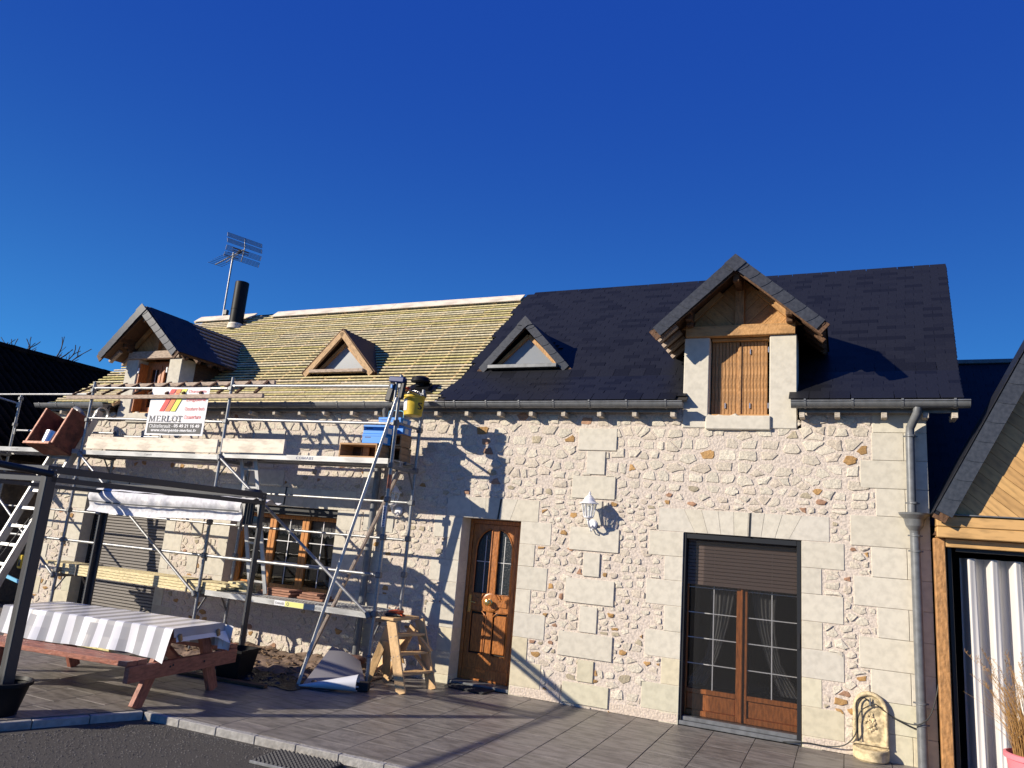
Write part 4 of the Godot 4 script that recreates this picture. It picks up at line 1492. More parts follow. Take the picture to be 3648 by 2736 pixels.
# ------------------------------------------------------------------ things fixed to or standing on the roof
func lantern(x: float, y: float, label: String) -> void:
	var t := thing("wall_lantern", label, "lantern", Vector3(x, y, 0.0), "white wall lanterns")
	var c := Vector3(x, y, 0.20)
	lathe(t, "back_plate", Vector3(x, y - 0.04, 0.012), [Vector2(0.062, 0.0), Vector2(0.062, 0.012), Vector2(0.045, 0.028), Vector2(0.0, 0.032)], M.lampwhite, 20, Basis(Vector3(1, 0, 0), PI * 0.5))
	pathm(t, "bracket", [Vector3(x, y - 0.05, 0.03), Vector3(x, y - 0.085, 0.09), Vector3(x, y - 0.075, 0.15), Vector3(x, y - 0.03, 0.195), Vector3(x, y + 0.025, 0.20)], 0.013, M.lampwhite, 8)
	pathm(t, "scroll", [Vector3(x, y - 0.10, 0.03), Vector3(x, y - 0.13, 0.06), Vector3(x, y - 0.12, 0.10), Vector3(x, y - 0.095, 0.10), Vector3(x, y - 0.10, 0.08)], 0.007, M.lampwhite, 6)
	var n := 6
	var b := Basis(UPV, 0.26)
	lathe(t, "base_cup", c + Vector3(0, 0.02, 0), [Vector2(0.0, -0.02), Vector2(0.02, -0.02), Vector2(0.03, 0.0), Vector2(0.058, 0.012), Vector2(0.062, 0.03), Vector2(0.0, 0.032)], M.lampwhite, n, b)
	for k in n:
		var d := b * Vector3(cos(TAU * k / n), 0, -sin(TAU * k / n))
		tube(t, "glazing_rib", c + d * 0.058 + Vector3(0, 0.045, 0), c + d * 0.092 + Vector3(0, 0.21, 0), 0.006, M.lampwhite, 6)
	var g := begin()
	add_lathe(g, Vector3.ZERO, [Vector2(0.055, 0.048), Vector2(0.088, 0.208)], n)
	put(t, "glass", done(g), M.lampglass, Transform3D(b, c))
	lathe(t, "bulb_holder", c + Vector3(0, 0.05, 0), [Vector2(0.014, 0), Vector2(0.014, 0.06), Vector2(0.02, 0.07), Vector2(0.02, 0.12), Vector2(0.0, 0.14)], M.white, 10)
	lathe(t, "roof_cap", c + Vector3(0, 0.205, 0), [Vector2(0.0, 0.0), Vector2(0.098, 0.004), Vector2(0.122, 0.0), Vector2(0.118, 0.01), Vector2(0.082, 0.03), Vector2(0.06, 0.07), Vector2(0.03, 0.10), Vector2(0.012, 0.115), Vector2(0.018, 0.125), Vector2(0.008, 0.14), Vector2(0.0, 0.17)], M.lampwhite, n, b)

func antenna() -> void:
	var f := Vector3(-11.46, 6.42, -3.1)
	var t := thing("television_antenna", "rake-shaped metal TV antenna on a thin mast above the ridge", "antenna", f)
	tube(t, "mast", f, Vector3(-11.46, 8.06, -3.1), 0.020, M.galv, 8)
	bx(t, "mast_bracket", Vector3(-11.36, 6.55, -3.08), Vector3(0.10, 0.12, 0.08), M.black, 0.004)
	var a := Vector3(-12.40, 7.98, -3.46)
	var e := Vector3(-10.87, 8.0, -2.87)
	var d := (e - a).normalized()
	var side := Vector3(d.z, 0, -d.x).normalized()
	tube(t, "boom", a, e, 0.014, M.galv, 8)
	tube(t, "under_strut", a.lerp(e, 0.40) - Vector3(0, 0.09, 0), a.lerp(e, 0.86) - Vector3(0, 0.03, 0), 0.010, M.galv, 6)
	for k in 11:
		var p := a.lerp(e, 0.01 + k * 0.075)
		tube(t, "director", p - side * 0.19, p + side * 0.19, 0.006, M.galv_dull, 5)
	bx(t, "connector_box", a.lerp(e, 0.83) + Vector3(0, 0.0, 0), Vector3(0.14, 0.07, 0.07), M.black, 0.008, along(a, e))
	# corner reflector: upper and lower grids
	for s in [-1.0, 1.0]:
		var up: Vector3 = (UPV * s * 0.80 - d * 0.25)
		tube(t, "reflector_arm", e - d * 0.02, e + up * 0.37, 0.011, M.galv, 6)
		for g in 2:
			var base: float = 0.05 + g * 0.19
			for k in 5:
				var p := e + up * (base + k * 0.031)
				tube(t, "reflector_rod", p - side * 0.42, p + side * 0.42, 0.0065, M.galv_dull, 5)
			for w in [-1.0, 1.0]:
				tube(t, "reflector_edge", e + up * base + side * 0.42 * w, e + up * (base + 0.124) + side * 0.42 * w, 0.006, M.galv_dull, 5)
	# folded dipole
	for s in [-1.0, 1.0]:
		tube(t, "dipole", a.lerp(e, 0.86) + UPV * 0.03 * s - side * 0.2, a.lerp(e, 0.86) + UPV * 0.03 * s + side * 0.2, 0.008, M.galv_dull, 5)

func roof_things() -> void:
	var f := Vector3(-10.51, 6.06, -2.62)
	var t := thing("stove_pipe", "black cylindrical stove pipe rising through the battens near the ridge", "flue pipe", f)
	lathe(t, "pipe", f, [Vector2(0.150, 0.0), Vector2(0.150, 0.98), Vector2(0.146, 0.995), Vector2(0.125, 0.995), Vector2(0.125, 0.9), Vector2(0.0, 0.9)], M.blackpot, 28)
	lathe(t, "seam", f + Vector3(0, 0.34, 0), [Vector2(0.151, 0.0), Vector2(0.154, 0.004), Vector2(0.154, 0.01), Vector2(0.151, 0.014)], M.blackpot, 28)
	lathe(t, "collar", f + Vector3(0, -0.10, 0), [Vector2(0.175, 0.0), Vector2(0.165, 0.10), Vector2(0.151, 0.13)], M.palewood, 24)
	antenna()
	# loose vent cowl on the battens beside the first slates
	var s := 0.45
	var p := roof_p(s)
	var b := roof_basis(s)
	var at := Vector3(-4.02, p.y, p.z) + b.z * 0.022
	var v := thing("roof_vent", "black plastic mushroom roof vent lying on the battens beside the slates", "roof vent", at)
	var st := begin()
	add_cbox(st, Vector3(0, 0, 0.004), Vector3(0.50, 0.30, 0.008), 0.003)
	add_prism(st, PackedVector2Array([Vector2(-0.2, -0.12), Vector2(0.2, -0.12), Vector2(0.14, 0.12), Vector2(-0.14, 0.12)]), 0.008, 0.05)
	put(v, "flashing_plate", done(st), M.blackpot, Transform3D(b, at))
	lathe(v, "cowl", at + b.z * 0.04, [Vector2(0.07, 0.0), Vector2(0.075, 0.05), Vector2(0.135, 0.055), Vector2(0.15, 0.08), Vector2(0.125, 0.13), Vector2(0.07, 0.155), Vector2(0.0, 0.16)], M.blackpot, 20, b * Basis(Vector3(1, 0, 0), PI * 0.5 - 0.45))

# ------------------------------------------------------------------ scaffold
func coupler(t: Node, p: Vector3) -> void:
	bx(t, "coupler", p, Vector3(0.075, 0.075, 0.075), M.galv_dull, 0.012)

func rail(t: Node, called: String, a: Vector3, b: Vector3, r := 0.0215) -> void:
	# tube with flattened, hooked ends
	var st := begin()
	var l := a.distance_to(b) * 0.5
	add_tube(st, Vector3(-l + 0.06, 0, 0), Vector3(l - 0.06, 0, 0), r, 10)
	add_box(st, Vector3(-l + 0.04, 0, 0), Vector3(0.10, r * 1.5, r * 1.2))
	add_box(st, Vector3(l - 0.04, 0, 0), Vector3(0.10, r * 1.5, r * 1.2))
	for s in [-1.0, 1.0]:
		add_box(st, Vector3(s * (l - 0.012), -0.02, 0.02), Vector3(0.03, 0.11, 0.02))
	put(t, called, done(st), M.galv, Transform3D(along(a, b), (a + b) * 0.5))

func deck_plank(t: Node, x0: float, x1: float, y: float, z0: float, z1: float, perforated: bool) -> void:
	var st := begin()
	var zc := (z0 + z1) * 0.5
	var L := x1 - x0
	add_box(st, Vector3(0, -0.036, (z1 - z0) * 0.5 - 0.015), Vector3(L, 0.072, 0.03))
	add_box(st, Vector3(0, -0.036, -(z1 - z0) * 0.5 + 0.015), Vector3(L, 0.072, 0.03))
	var o: MeshInstance3D
	if perforated:
		# rows of raised ribs with gaps between
		var n := int(L / 0.055)
		for i in n:
			var x := -L * 0.5 + (i + 0.5) * L / n
			for k in 3:
				add_box(st, Vector3(x, -0.008, (k - 1) * (z1 - z0 - 0.06) / 3.0), Vector3(L / n * 0.55, 0.012, (z1 - z0 - 0.06) / 3.0 - 0.014))
		for k in 4:
			add_box(st, Vector3(0, -0.010, (k - 1.5) * (z1 - z0 - 0.06) / 3.0), Vector3(L, 0.008, 0.016))
	else:
		add_box(st, Vector3(0, -0.008, 0), Vector3(L, 0.012, z1 - z0 - 0.06))
		for i in 5:
			add_box(st, Vector3(-L * 0.5 + (i + 0.5) * L / 5, -0.03, 0), Vector3(0.03, 0.03, z1 - z0 - 0.06))
	o = put(t, "deck_plank", done(st), M.alu, Transform3D(Basis.IDENTITY, Vector3((x0 + x1) * 0.5, y, zc)))
	for s in [-1.0, 1.0]:
		bx(o, "deck_hook", Vector3((x0 + x1) * 0.5 + s * L * 0.5, y - 0.02, z1 - 0.08), Vector3(0.06, 0.05, 0.04), M.galv_dull, 0.006)

func scaffold() -> void:
	var zo := 0.95
	var zi := 0.35
	var XS := [-3.62, -6.61, -9.68, -12.55]
	var t := thing("scaffold", "grey tube scaffold with two working decks along the unfinished half of the house", "scaffold", Vector3(-8.0, 0, 0.65))
	for i in XS.size():
		var x: float = XS[i]
		var top_o: float = [3.93, 3.95, 3.93, 3.9][i]
		var top_i: float = [3.86, 3.2, 3.2, 3.85][i]
		for zz in [zo, zi]:
			if i == 3 and zz == zo:
				x = -12.7
			var top: float = top_o if zz == zo else top_i
			var p := tube(t, "standard", Vector3(x, 0.12, zz), Vector3(x, top, zz), 0.0245, M.galv, 12)
			tube(p, "base_jack", Vector3(x, 0.0, zz), Vector3(x, 0.36, zz), 0.017, M.galv_dull, 8)
			bx(p, "base_plate", Vector3(x, 0.012, zz), Vector3(0.15, 0.012, 0.15), M.galv_dull, 0.003)
			lathe(p, "jack_nut", Vector3(x, 0.34, zz), [Vector2(0.03, 0), Vector2(0.045, 0.01), Vector2(0.03, 0.03)], M.galv_dull, 8)
			for yy in [0.86, 1.33, 1.80, 2.28, 2.72, 3.28, 3.78]:
				if yy < top:
					coupler(p, Vector3(x, yy, zz))
			if i == 3 and zz == zo:
				x = XS[i]
		# transoms under the decks with knee braces
		for yy in [0.78, 2.70]:
			var tr := bx(t, "transom", Vector3(x, yy, (zo + zi) * 0.5), Vector3(0.045, 0.05, zo - zi), M.galv_dull, 0.006)
			tube(tr, "knee_brace", Vector3(x, yy - 0.26, zi), Vector3(x, yy - 0.02, zi + 0.16), 0.014, M.galv_dull, 6)
			tube(tr, "knee_brace", Vector3(x, yy - 0.26, zo), Vector3(x, yy - 0.02, zo - 0.16), 0.014, M.galv_dull, 6)
	# end guard rails at the right-hand bay
	for yy in [3.77, 3.29]:
		rail(t, "end_rail", Vector3(-3.62, yy, zo), Vector3(-3.62, yy, zi), 0.018)
	for i in 3:
		var a: float = XS[i]
		var b: float = XS[i + 1]
		if i < 2:
			for yy in [3.80, 3.29]:
				rail(t, "guard_rail", Vector3(a - 0.01, yy - 0.02, zo), Vector3(b + 0.01, yy + 0.02, zo))
		for yy in [1.33]:
			rail(t, "ledger", Vector3(a - 0.01, yy, zo), Vector3(b + 0.01, yy, zo))
		for yy in [1.78, 2.28]:
			rail(t, "ledger", Vector3(a - 0.01, yy, zi), Vector3(b + 0.01, yy, zi), 0.018)
	# left end: inner guard rails past the corner of the house
	rail(t, "guard_rail", Vector3(-13.4, 3.87, zi), Vector3(-10.6, 3.85, zi))
	rail(t, "guard_rail", Vector3(-12.5, 3.17, zi), Vector3(-9.72, 3.15, zi))
	rail(t, "guard_rail", Vector3(-9.72, 3.10, zi), Vector3(-8.6, 3.10, zi))
	rail(t, "end_rail", Vector3(-13.2, 3.86, zo), Vector3(-12.56, 3.68, zi), 0.018)
	# diagonal braces
	for q in [[-6.58, 2.74, -3.68, 0.84], [-9.64, 2.70, -6.64, 0.80], [-12.6, 2.60, -9.70, 0.78]]:
		var br := tube(t, "diagonal_brace", Vector3(q[0], q[1], zo + 0.045), Vector3(q[2], q[3], zo + 0.045), 0.021, M.galv, 10)
		for e in [[q[0], q[1]], [q[2], q[3]]]:
			bx(br, "brace_clamp", Vector3(e[0], e[1], zo + 0.03), Vector3(0.06, 0.09, 0.09), M.galv_dull, 0.012, Basis(Vector3(0, 0, 1), 0.5))
	# decks
	for i in 3:
		var a: float = XS[i] - 0.05
		var b: float = XS[i + 1] + 0.05
		var yu: float = [2.81, 2.78, 2.79][i]
		deck_plank(t, b, a, yu, 0.645, 0.965, i != 0)
		deck_plank(t, b, a, yu, 0.31, 0.63, i != 0)
	deck_plank(t, -15.4, -12.65, 2.79, 0.645, 0.965, true)
	deck_plank(t, -6.47, -3.67, 0.868, 0.645, 0.965, true)
	deck_plank(t, -6.47, -3.67, 0.868, 0.31, 0.63, true)
	# maker's lettering and stickers on the deck edges
	words(t, "lettering", "COMABI", "Droid Sans", true, Vector3(-5.04, 2.772, 0.9655), 0.30, 0.036, M.darkblue)
	words(t, "lettering", "Comabi", "Droid Serif", false, Vector3(-8.1, 2.745, 0.9655), 0.16, 0.030, M.signgrey)
	words(t, "lettering", "Comabi", "Droid Serif", false, Vector3(-11.4, 2.755, 0.9655), 0.20, 0.030, M.signgrey)
	span(t, "sticker", Vector3(-5.21, 0.80, 0.964), Vector3(-5.03, 0.864, 0.967), M.signwhite, 0.0)
	words(t, "lettering", "Comabi", "Droid Serif", true, Vector3(-5.12, 0.832, 0.9675), 0.15, 0.034, M.signgrey)
	span(t, "sticker", Vector3(-5.028, 0.80, 0.964), Vector3(-4.72, 0.864, 0.967), M.signyellowpale, 0.0)
	lathe(t, "sticker_emblem", Vector3(-4.98, 0.832, 0.9672), [Vector2(0.022, 0.0), Vector2(0.022, 0.001), Vector2(0.013, 0.001)], M.signgrey, 14, Basis(Vector3(1, 0, 0), PI * 0.5))
	words(t, "lettering", "MERLOT", "Droid Sans", false, Vector3(-4.45, 0.828, 0.9657), 0.19, 0.034, M.signgrey)
	var band := span(t, "sticker", Vector3(-3.65, 1.93, 0.968), Vector3(-3.60, 2.20, 0.977), M.signwhite, 0.0)
	words(band, "lettering", "COMABI", "Droid Sans", true, Vector3(-3.625, 2.06, 0.978), 0.24, 0.036, M.darkblue, Basis(Vector3(0, 0, 1), PI * 0.5))
	tube(t, "red_band", Vector3(-3.62, 2.42, zo), Vector3(-3.62, 2.60, zo), 0.0252, M.rustorange, 12)
	# access ladder inside the right bay
	var l0 := Vector3(-6.42, 2.76, 0.72)
	var l1 := Vector3(-5.93, 0.88, 0.66)
	var dx := Vector3(0.275, 0, 0)
	var lad := bar(t, "access_ladder", l0, l1, 0.025, 0.06, M.alu)
	bar(lad, "ladder_stile", l0 + dx, l1 + dx, 0.025, 0.06, M.alu)
	for k in 7:
		var p := l0.lerp(l1, (k + 0.6) / 7.2)
		bar(lad, "ladder_rung", p, p + dx, 0.03, 0.03, M.alu)

# ------------------------------------------------------------------ what hangs on or lies on the scaffold
func banner() -> void:
	var c := Vector3(-7.66, 3.43, 0.98)
	var t := thing("company_banner", "white roofing company banner with red, orange and yellow stripes on the scaffold rail", "banner", Vector3(c.x, 3.05, c.z))
	var x0 := -8.26
	var x1 := -7.02
	var y0 := 3.05
	var y1 := 3.80
	sheet(t, "cloth", 16, 10, func(u: float, v: float) -> Vector3:
		return Vector3(lerpf(x0, x1, u), lerpf(y0, y1, v) , 0.972 + 0.006 * sin(u * 9.0) * (1.0 - v)), M.signwhite, 0.003)
	var z := 0.9795
	var W := x1 - x0
	var H := y1 - y0
	var P := func(u: float, v: float) -> Vector3: return Vector3(x0 + u * W, y1 - v * H, z)
	# slanting stripes, broken by white lines as on the print
	var cols := [M.red, M.signorange, M.signyellow]
	for k in 3:
		for part in [[0.03, 0.12], [0.13, 0.155], [0.165, 0.50]]:
			var sh := func(v: float) -> float: return 0.36 - 0.33 * v + k * 0.098
			var a: float = sh.call(part[0])
			var b: float = sh.call(part[1])
			var pts := [Vector2(x0 + a * W, y1 - part[0] * H), Vector2(x0 + (a + 0.082) * W, y1 - part[0] * H), Vector2(x0 + (b + 0.082) * W, y1 - part[1] * H), Vector2(x0 + b * W, y1 - part[1] * H)]
			prism(t, "stripe", pts, z - 0.001, z, cols[k])
	words(t, "lettering", "MERLOT", "Droid Serif", false, P.call(0.325, 0.655), 0.60 * W * 0.97, 0.13 * H, M.signgrey)
	words(t, "lettering", "Charpente", "Droid Sans", false, P.call(0.80, 0.09), 0.30 * W, 0.075 * H, M.red)
	words(t, "lettering", "Zinguerie", "Droid Sans", false, P.call(0.80, 0.27), 0.33 * W, 0.075 * H, M.red)
	words(t, "lettering", "Ossature bois", "Droid Sans", false, P.call(0.80, 0.445), 0.33 * W, 0.075 * H, M.red)
	words(t, "lettering", "Couverture", "Droid Sans", false, P.call(0.79, 0.62), 0.28 * W, 0.08 * H, M.red)
	span(t, "dark_panel", Vector3(x0 + 0.04 * W, y1 - 0.965 * H, z - 0.0012), Vector3(x0 + 0.965 * W, y1 - 0.745 * H, z), M.signdark, 0.0)
	words(t, "lettering", "Châtellerault -", "Droid Sans", false, P.call(0.275, 0.81), 0.41 * W, 0.075 * H, M.signtext, Basis.IDENTITY)
	words(t, "lettering", "05 49 21 16 49", "Droid Sans", true, P.call(0.715, 0.805), 0.43 * W, 0.065 * H, M.signtext)
	words(t, "lettering", "www.charpente-merlot.fr", "Droid Sans", true, P.call(0.50, 0.905), 0.78 * W, 0.075 * H, M.signtext)

func plank(called: String, label: String, cat: String, a: Vector3, b: Vector3, w: float, h: float, mt: Material, group := "", col := Color(1, 1, 1)) -> MeshInstance3D:
	var o := bar(self, called, a, b, w, h, mt, UPV, 0.004, col)
	tag(o, label, cat, group)
	return o

func roofing_ladder() -> void:
	var z := 0.99
	var a0 := Vector3(-10.25, 3.655, z)
	var a1 := Vector3(-5.93, 3.655, z)
	var b0 := Vector3(-10.15, 3.915, z - 0.32)
	var b1 := Vector3(-6.04, 3.93, z - 0.32)
	var t := thing("roofing_ladder", "long wooden roof ladder with dark rungs laid on the scaffold guard rail", "ladder", Vector3(-8, 3.64, z))
	bar(t, "ladder_stile", a0, a1, 0.045, 0.06, M.greywood)
	bar(t, "ladder_stile", b0, b1, 0.045, 0.06, M.greywood)
	for k in 12:
		var u := 0.035 + k * 0.0845
		var p := a0.lerp(a1, u) + Vector3(0, 0.045, 0.02)
		var q := b0.lerp(b1, u) + Vector3(0, 0.05, -0.03)
		bar(t, "ladder_rung", p, q, 0.045, 0.03, M.oldwood)

func scaffold_load() -> void:
	plank("scaffold_board", "wide pale plank standing on edge on the upper deck, left of the post", "plank", Vector3(-9.55, 2.90, 0.965), Vector3(-6.66, 2.90, 0.985), 0.03, 0.205, M.palewood, "planks standing on edge on the upper deck")
	plank("scaffold_board", "wide pale plank standing on edge on the upper deck, right of the post", "plank", Vector3(-6.56, 2.915, 0.99), Vector3(-5.40, 2.92, 0.985), 0.03, 0.205, M.palewood, "planks standing on edge on the upper deck")
	# crates and boxes at the right end of the upper deck
	for q in [["open wooden crate at the front of the upper deck under the blue boxes", Vector3(-4.24, 2.815, 0.72), 0.62, 0.20, 0.30], ["open wooden crate behind, against the end rail, topmost of its stack", Vector3(-4.06, 3.02, 0.48), 0.66, 0.17, 0.26], ["wooden crate on the upper deck nearest the house wall", Vector3(-4.06, 2.815, 0.46), 0.66, 0.20, 0.26]]:
		var o: Vector3 = q[1]
		var w: float = q[2]
		var h: float = q[3]
		var d: float = q[4]
		var c := thing("wooden_crate", q[0], "crate", o, "wooden slate crates")
		var th := 0.024
		for k in 2:
			var hh := h * 0.5 - 0.002
			var yy := o.y + h * (k + 0.5) * 0.5 + h * 0.0
			for s in [-1.0, 1.0]:
				bx(c, "side_board", Vector3(o.x + s * (w * 0.5 - th * 0.5), o.y + h * (0.25 + 0.5 * k), o.z), Vector3(th, hh, d), M.newcrate, 0.003)
		bx(c, "top_board", o + Vector3(0, h - th * 0.5, 0), Vector3(w, th, d + 0.004), M.newcrate, 0.003)
		bx(c, "bottom_board", o + Vector3(0, th * 0.5, 0), Vector3(w - th * 2, th, d), M.newcrate, 0.003)
		bx(c, "batten", o + Vector3(-0.02, h * 0.5, -d * 0.25), Vector3(0.10, h - th * 2, 0.02), M.newcrate, 0.003)
		bx(c, "back_board", o + Vector3(0, h * 0.5, -d * 0.5 + 0.01), Vector3(w - th * 2, h - th * 2, 0.018), M.oldwood, 0.0)
	var boxes := [["blue cardboard box with white label, lowest, on the front crate", Vector3(-4.03, 3.016, 0.76), Vector3(0.32, 0.13, 0.22)], ["blue cardboard box with dented front, second from the bottom", Vector3(-4.02, 3.148, 0.73), Vector3(0.36, 0.12, 0.24)], ["blue cardboard box against the house side, behind the dented one", Vector3(-3.94, 3.19, 0.47), Vector3(0.40, 0.12, 0.22)], ["blue cardboard box on top of the stack under the yellow bucket", Vector3(-3.93, 3.312, 0.52), Vector3(0.36, 0.10, 0.26)]]
	for q in boxes:
		var o: Vector3 = q[1]
		var s: Vector3 = q[2]
		var c := thing("blue_box", q[0], "box", o, "blue boxes on the scaffold")
		bx(c, "carton", o + Vector3(0, s.y * 0.5, 0), s, M.blue, 0.004)
		bx(c, "lid", o + Vector3(0, s.y - 0.018, 0), Vector3(s.x + 0.008, 0.034, s.z + 0.008), M.blue, 0.004)
		bx(c, "label", o + Vector3(s.x * 0.5 + 0.001, s.y * 0.42, 0.02), Vector3(0.004, s.y * 0.6, s.z * 0.4), M.signwhite, 0.0)
		if q[0].contains("on top"):
			pathm(c, "wire_handle", [Vector3(-3.98, 3.41, 0.62), Vector3(-3.97, 3.50, 0.62), Vector3(-3.93, 3.515, 0.62), Vector3(-3.77, 3.505, 0.62), Vector3(-3.735, 3.49, 0.62), Vector3(-3.73, 3.41, 0.62)], 0.006, M.bluepale)
		bx(c, "print", o + Vector3(-s.x * 0.22, s.y * 0.62, s.z * 0.5 + 0.0005), Vector3(s.x * 0.3, 0.012, 0.002), M.darkblue, 0.0)
	# bucket
	var bc := Vector3(-3.60, 3.44, 0.60)
	var b := thing("yellow_bucket", "yellow plastic bucket with peeling label hanging from the end rail", "bucket", bc)
	lathe(b, "tub", bc, [Vector2(0.0, 0.0), Vector2(0.118, 0.0), Vector2(0.124, 0.006), Vector2(0.142, 0.245), Vector2(0.152, 0.25), Vector2(0.152, 0.272), Vector2(0.142, 0.276), Vector2(0.134, 0.26), Vector2(0.115, 0.02), Vector2(0.0, 0.02)], M.yellow, 32)
	pathm(b, "bucket_handle", [bc + Vector3(-0.14, 0.24, 0.0), bc + Vector3(-0.12, 0.33, 0.0), bc + Vector3(-0.03, 0.36, 0.0), bc + Vector3(0.06, 0.34, 0.0), bc + Vector3(0.14, 0.24, 0.0)], 0.004, M.steel)
	var lab := begin()
	add_lathe(lab, Vector3.ZERO, [Vector2(0.1315, 0.06), Vector2(0.1405, 0.21)], 8, Basis.IDENTITY, -2.55, -1.75)
	put(b, "torn_label", done(lab), M.signwhite, Transform3D(Basis.IDENTITY, bc))
	words(b, "lettering", "S", "Droid Sans", true, bc + Vector3(0.128, 0.13, 0.045), 0.07, 0.10, M.black, Basis(UPV, 1.2))
	# tools hooked over the top of the corner post
	var tp := Vector3(-3.66, 3.62, 0.98)
	var tl := thing("hanging_tool_holster", "blue and black tool holster hooked on the scaffold corner post", "tool holster", tp)
	bx(tl, "holder", Vector3(-3.65, 3.86, 0.98), Vector3(0.24, 0.075, 0.09), M.darkblue, 0.012, Basis(Vector3(0, 0, 1), -0.08))
	bx(tl, "left_pouch", Vector3(-3.73, 3.69, 0.99), Vector3(0.10, 0.26, 0.07), M.black, 0.016, Basis(Vector3(0, 0, 1), -0.22))
	bx(tl, "right_pouch", Vector3(-3.56, 3.73, 0.97), Vector3(0.06, 0.26, 0.06), M.black, 0.014, Basis(Vector3(0, 0, 1), -0.12))
	bx(tl, "blue_clip", Vector3(-3.70, 3.76, 1.03), Vector3(0.03, 0.05, 0.02), M.blue, 0.004)
	lathe(tl, "pipe_end", Vector3(-3.66, 3.58, 0.985), [Vector2(0.02, 0), Vector2(0.02, 0.24), Vector2(0.0, 0.24)], M.galv, 8)
	var gl := thing("orange_gloves", "small orange work gloves tucked beside the bucket on the end rail", "gloves", Vector3(-3.63, 3.78, 0.80))
	for k in 5:
		tube(gl, "finger", Vector3(-3.66 + k * 0.018, 3.78, 0.80), Vector3(-3.635 + k * 0.022, 3.77 + 0.03 * (k % 2), 0.86 - 0.01 * k), 0.011, M.orange, 7, 0.008)
	bx(gl, "palm", Vector3(-3.64, 3.775, 0.79), Vector3(0.08, 0.05, 0.03), M.orange, 0.01)
	# dark slates stacked on the upper deck behind the planks
	for k in 3:
		var s := begin()
		add_cbox(s, Vector3.ZERO, Vector3(0.30, 0.05, 0.22), 0.004)
		var o := put(self, "slate_stack", done(s), M.slate, Transform3D(Basis.IDENTITY, Vector3(-9.2 + k * 0.33, 2.985 if k < 2 else 2.975, 0.70)))
		tag(o, ["stack of dark slates behind the left plank, nearest the hoist", "stack of dark slates behind the left plank, in the middle", "stack of dark slates behind the left plank, nearest the banner"][k], "slates", "slates on the upper deck")
		span(o, "support_block", Vector3(-9.34 + k * 0.33, 2.782, 0.62), Vector3(-9.06 + k * 0.33, 2.958 if k < 2 else 2.948, 0.78), M.slate, 0.004)
	# bundle of new battens carried by the lower transoms
	var lb := thing("batten_bundle", "long strapped bundle of pale yellow battens on the lower scaffold level", "lumber bundle", Vector3(-8.1, 0.78, 0.75))
	var r0 := 0
	for row in 4:
		for k in 6:
			var x0 := -9.85 + rng.randf_range(-0.12, 0.05) - (0.3 if row == 3 else 0.0)
			var x1 := -6.15 + rng.randf_range(-0.25, 0.1)
			var v := rng.randf_range(0.9, 1.08)
			bar(lb, "batten", Vector3(x0, 0.822 + row * 0.040 - 0.02 * ((x0 + 8.0) / 10.0), 0.50 + k * 0.072), Vector3(x1, 0.822 + row * 0.040, 0.50 + k * 0.072 + 0.02), 0.066, 0.036, M.batten, UPV, 0.003, Color(0.78, 0.66, 0.38) * v)
	for x in [-9.3, -6.9]:
		span(lb, "strap", Vector3(x, 0.798, 0.455), Vector3(x + 0.016, 0.975, 0.922), M.signgrey, 0.0)
	var lb2 := thing("short_batten_stack", "short stack of cut batten ends on the lower deck beside the gazebo post", "lumber stack", Vector3(-6.2, 0.87, 0.6))
	for row in 3:
		for k in 4:
			bar(lb2, "batten", Vector3(-6.45 + 0.03 * row, 0.89 + row * 0.04, 0.38 + k * 0.075), Vector3(-5.93 - 0.03 * (k % 2), 0.89 + row * 0.04, 0.38 + k * 0.075), 0.066, 0.036, M.batten, UPV, 0.003, Color(0.78, 0.66, 0.38) * rng.randf_range(0.9, 1.08))
	var dk := thing("decking_board_stack", "stack of red-brown decking boards on the lower deck below the kitchen window", "board stack", Vector3(-5.4, 0.87, 0.45))
	for row in 3:
		for k in 2:
			bar(dk, "board", Vector3(-5.86 + 0.05 * row + 0.02 * k, 0.884 + row * 0.034, 0.40 + k * 0.145), Vector3(-5.28 + 0.03 * (row % 2), 0.884 + row * 0.034, 0.40 + k * 0.145), 0.14, 0.028, M.decking, UPV, 0.004, Color(1, 1, 1) * rng.randf_range(0.9, 1.2))
	var dk2 := thing("decking_offcut_stack", "low pile of dark decking offcuts on the lower deck, right of the board stack", "board stack", Vector3(-4.95, 0.87, 0.42))
	for row in 3:
		for k in 2:
			bar(dk2, "board", Vector3(-5.18 + 0.04 * row, 0.884 + row * 0.032, 0.36 + k * 0.14), Vector3(-4.72 - 0.05 * row, 0.884 + row * 0.032, 0.38 + k * 0.14), 0.12, 0.028, M.decking, UPV, 0.004, Color(1, 1, 1) * rng.randf_range(0.5, 0.9))

func leaning_rails() -> void:
	var a := plank("leaning_rail", "long grey straightedge leaning from the terrace to the top corner of the scaffold", "rail", Vector3(-4.20, 0.012, 1.52), Vector3(-3.60, 3.60, 1.03), 0.10, 0.038, M.alu, "rails leaning on the scaffold")
	var b := plank("leaning_board", "shorter brown board with dark stains leaning on the scaffold, right of the straightedge", "board", Vector3(-4.62, 0.012, 0.98), Vector3(-3.70, 2.66, 0.62), 0.085, 0.035, M.greywood, "rails leaning on the scaffold")

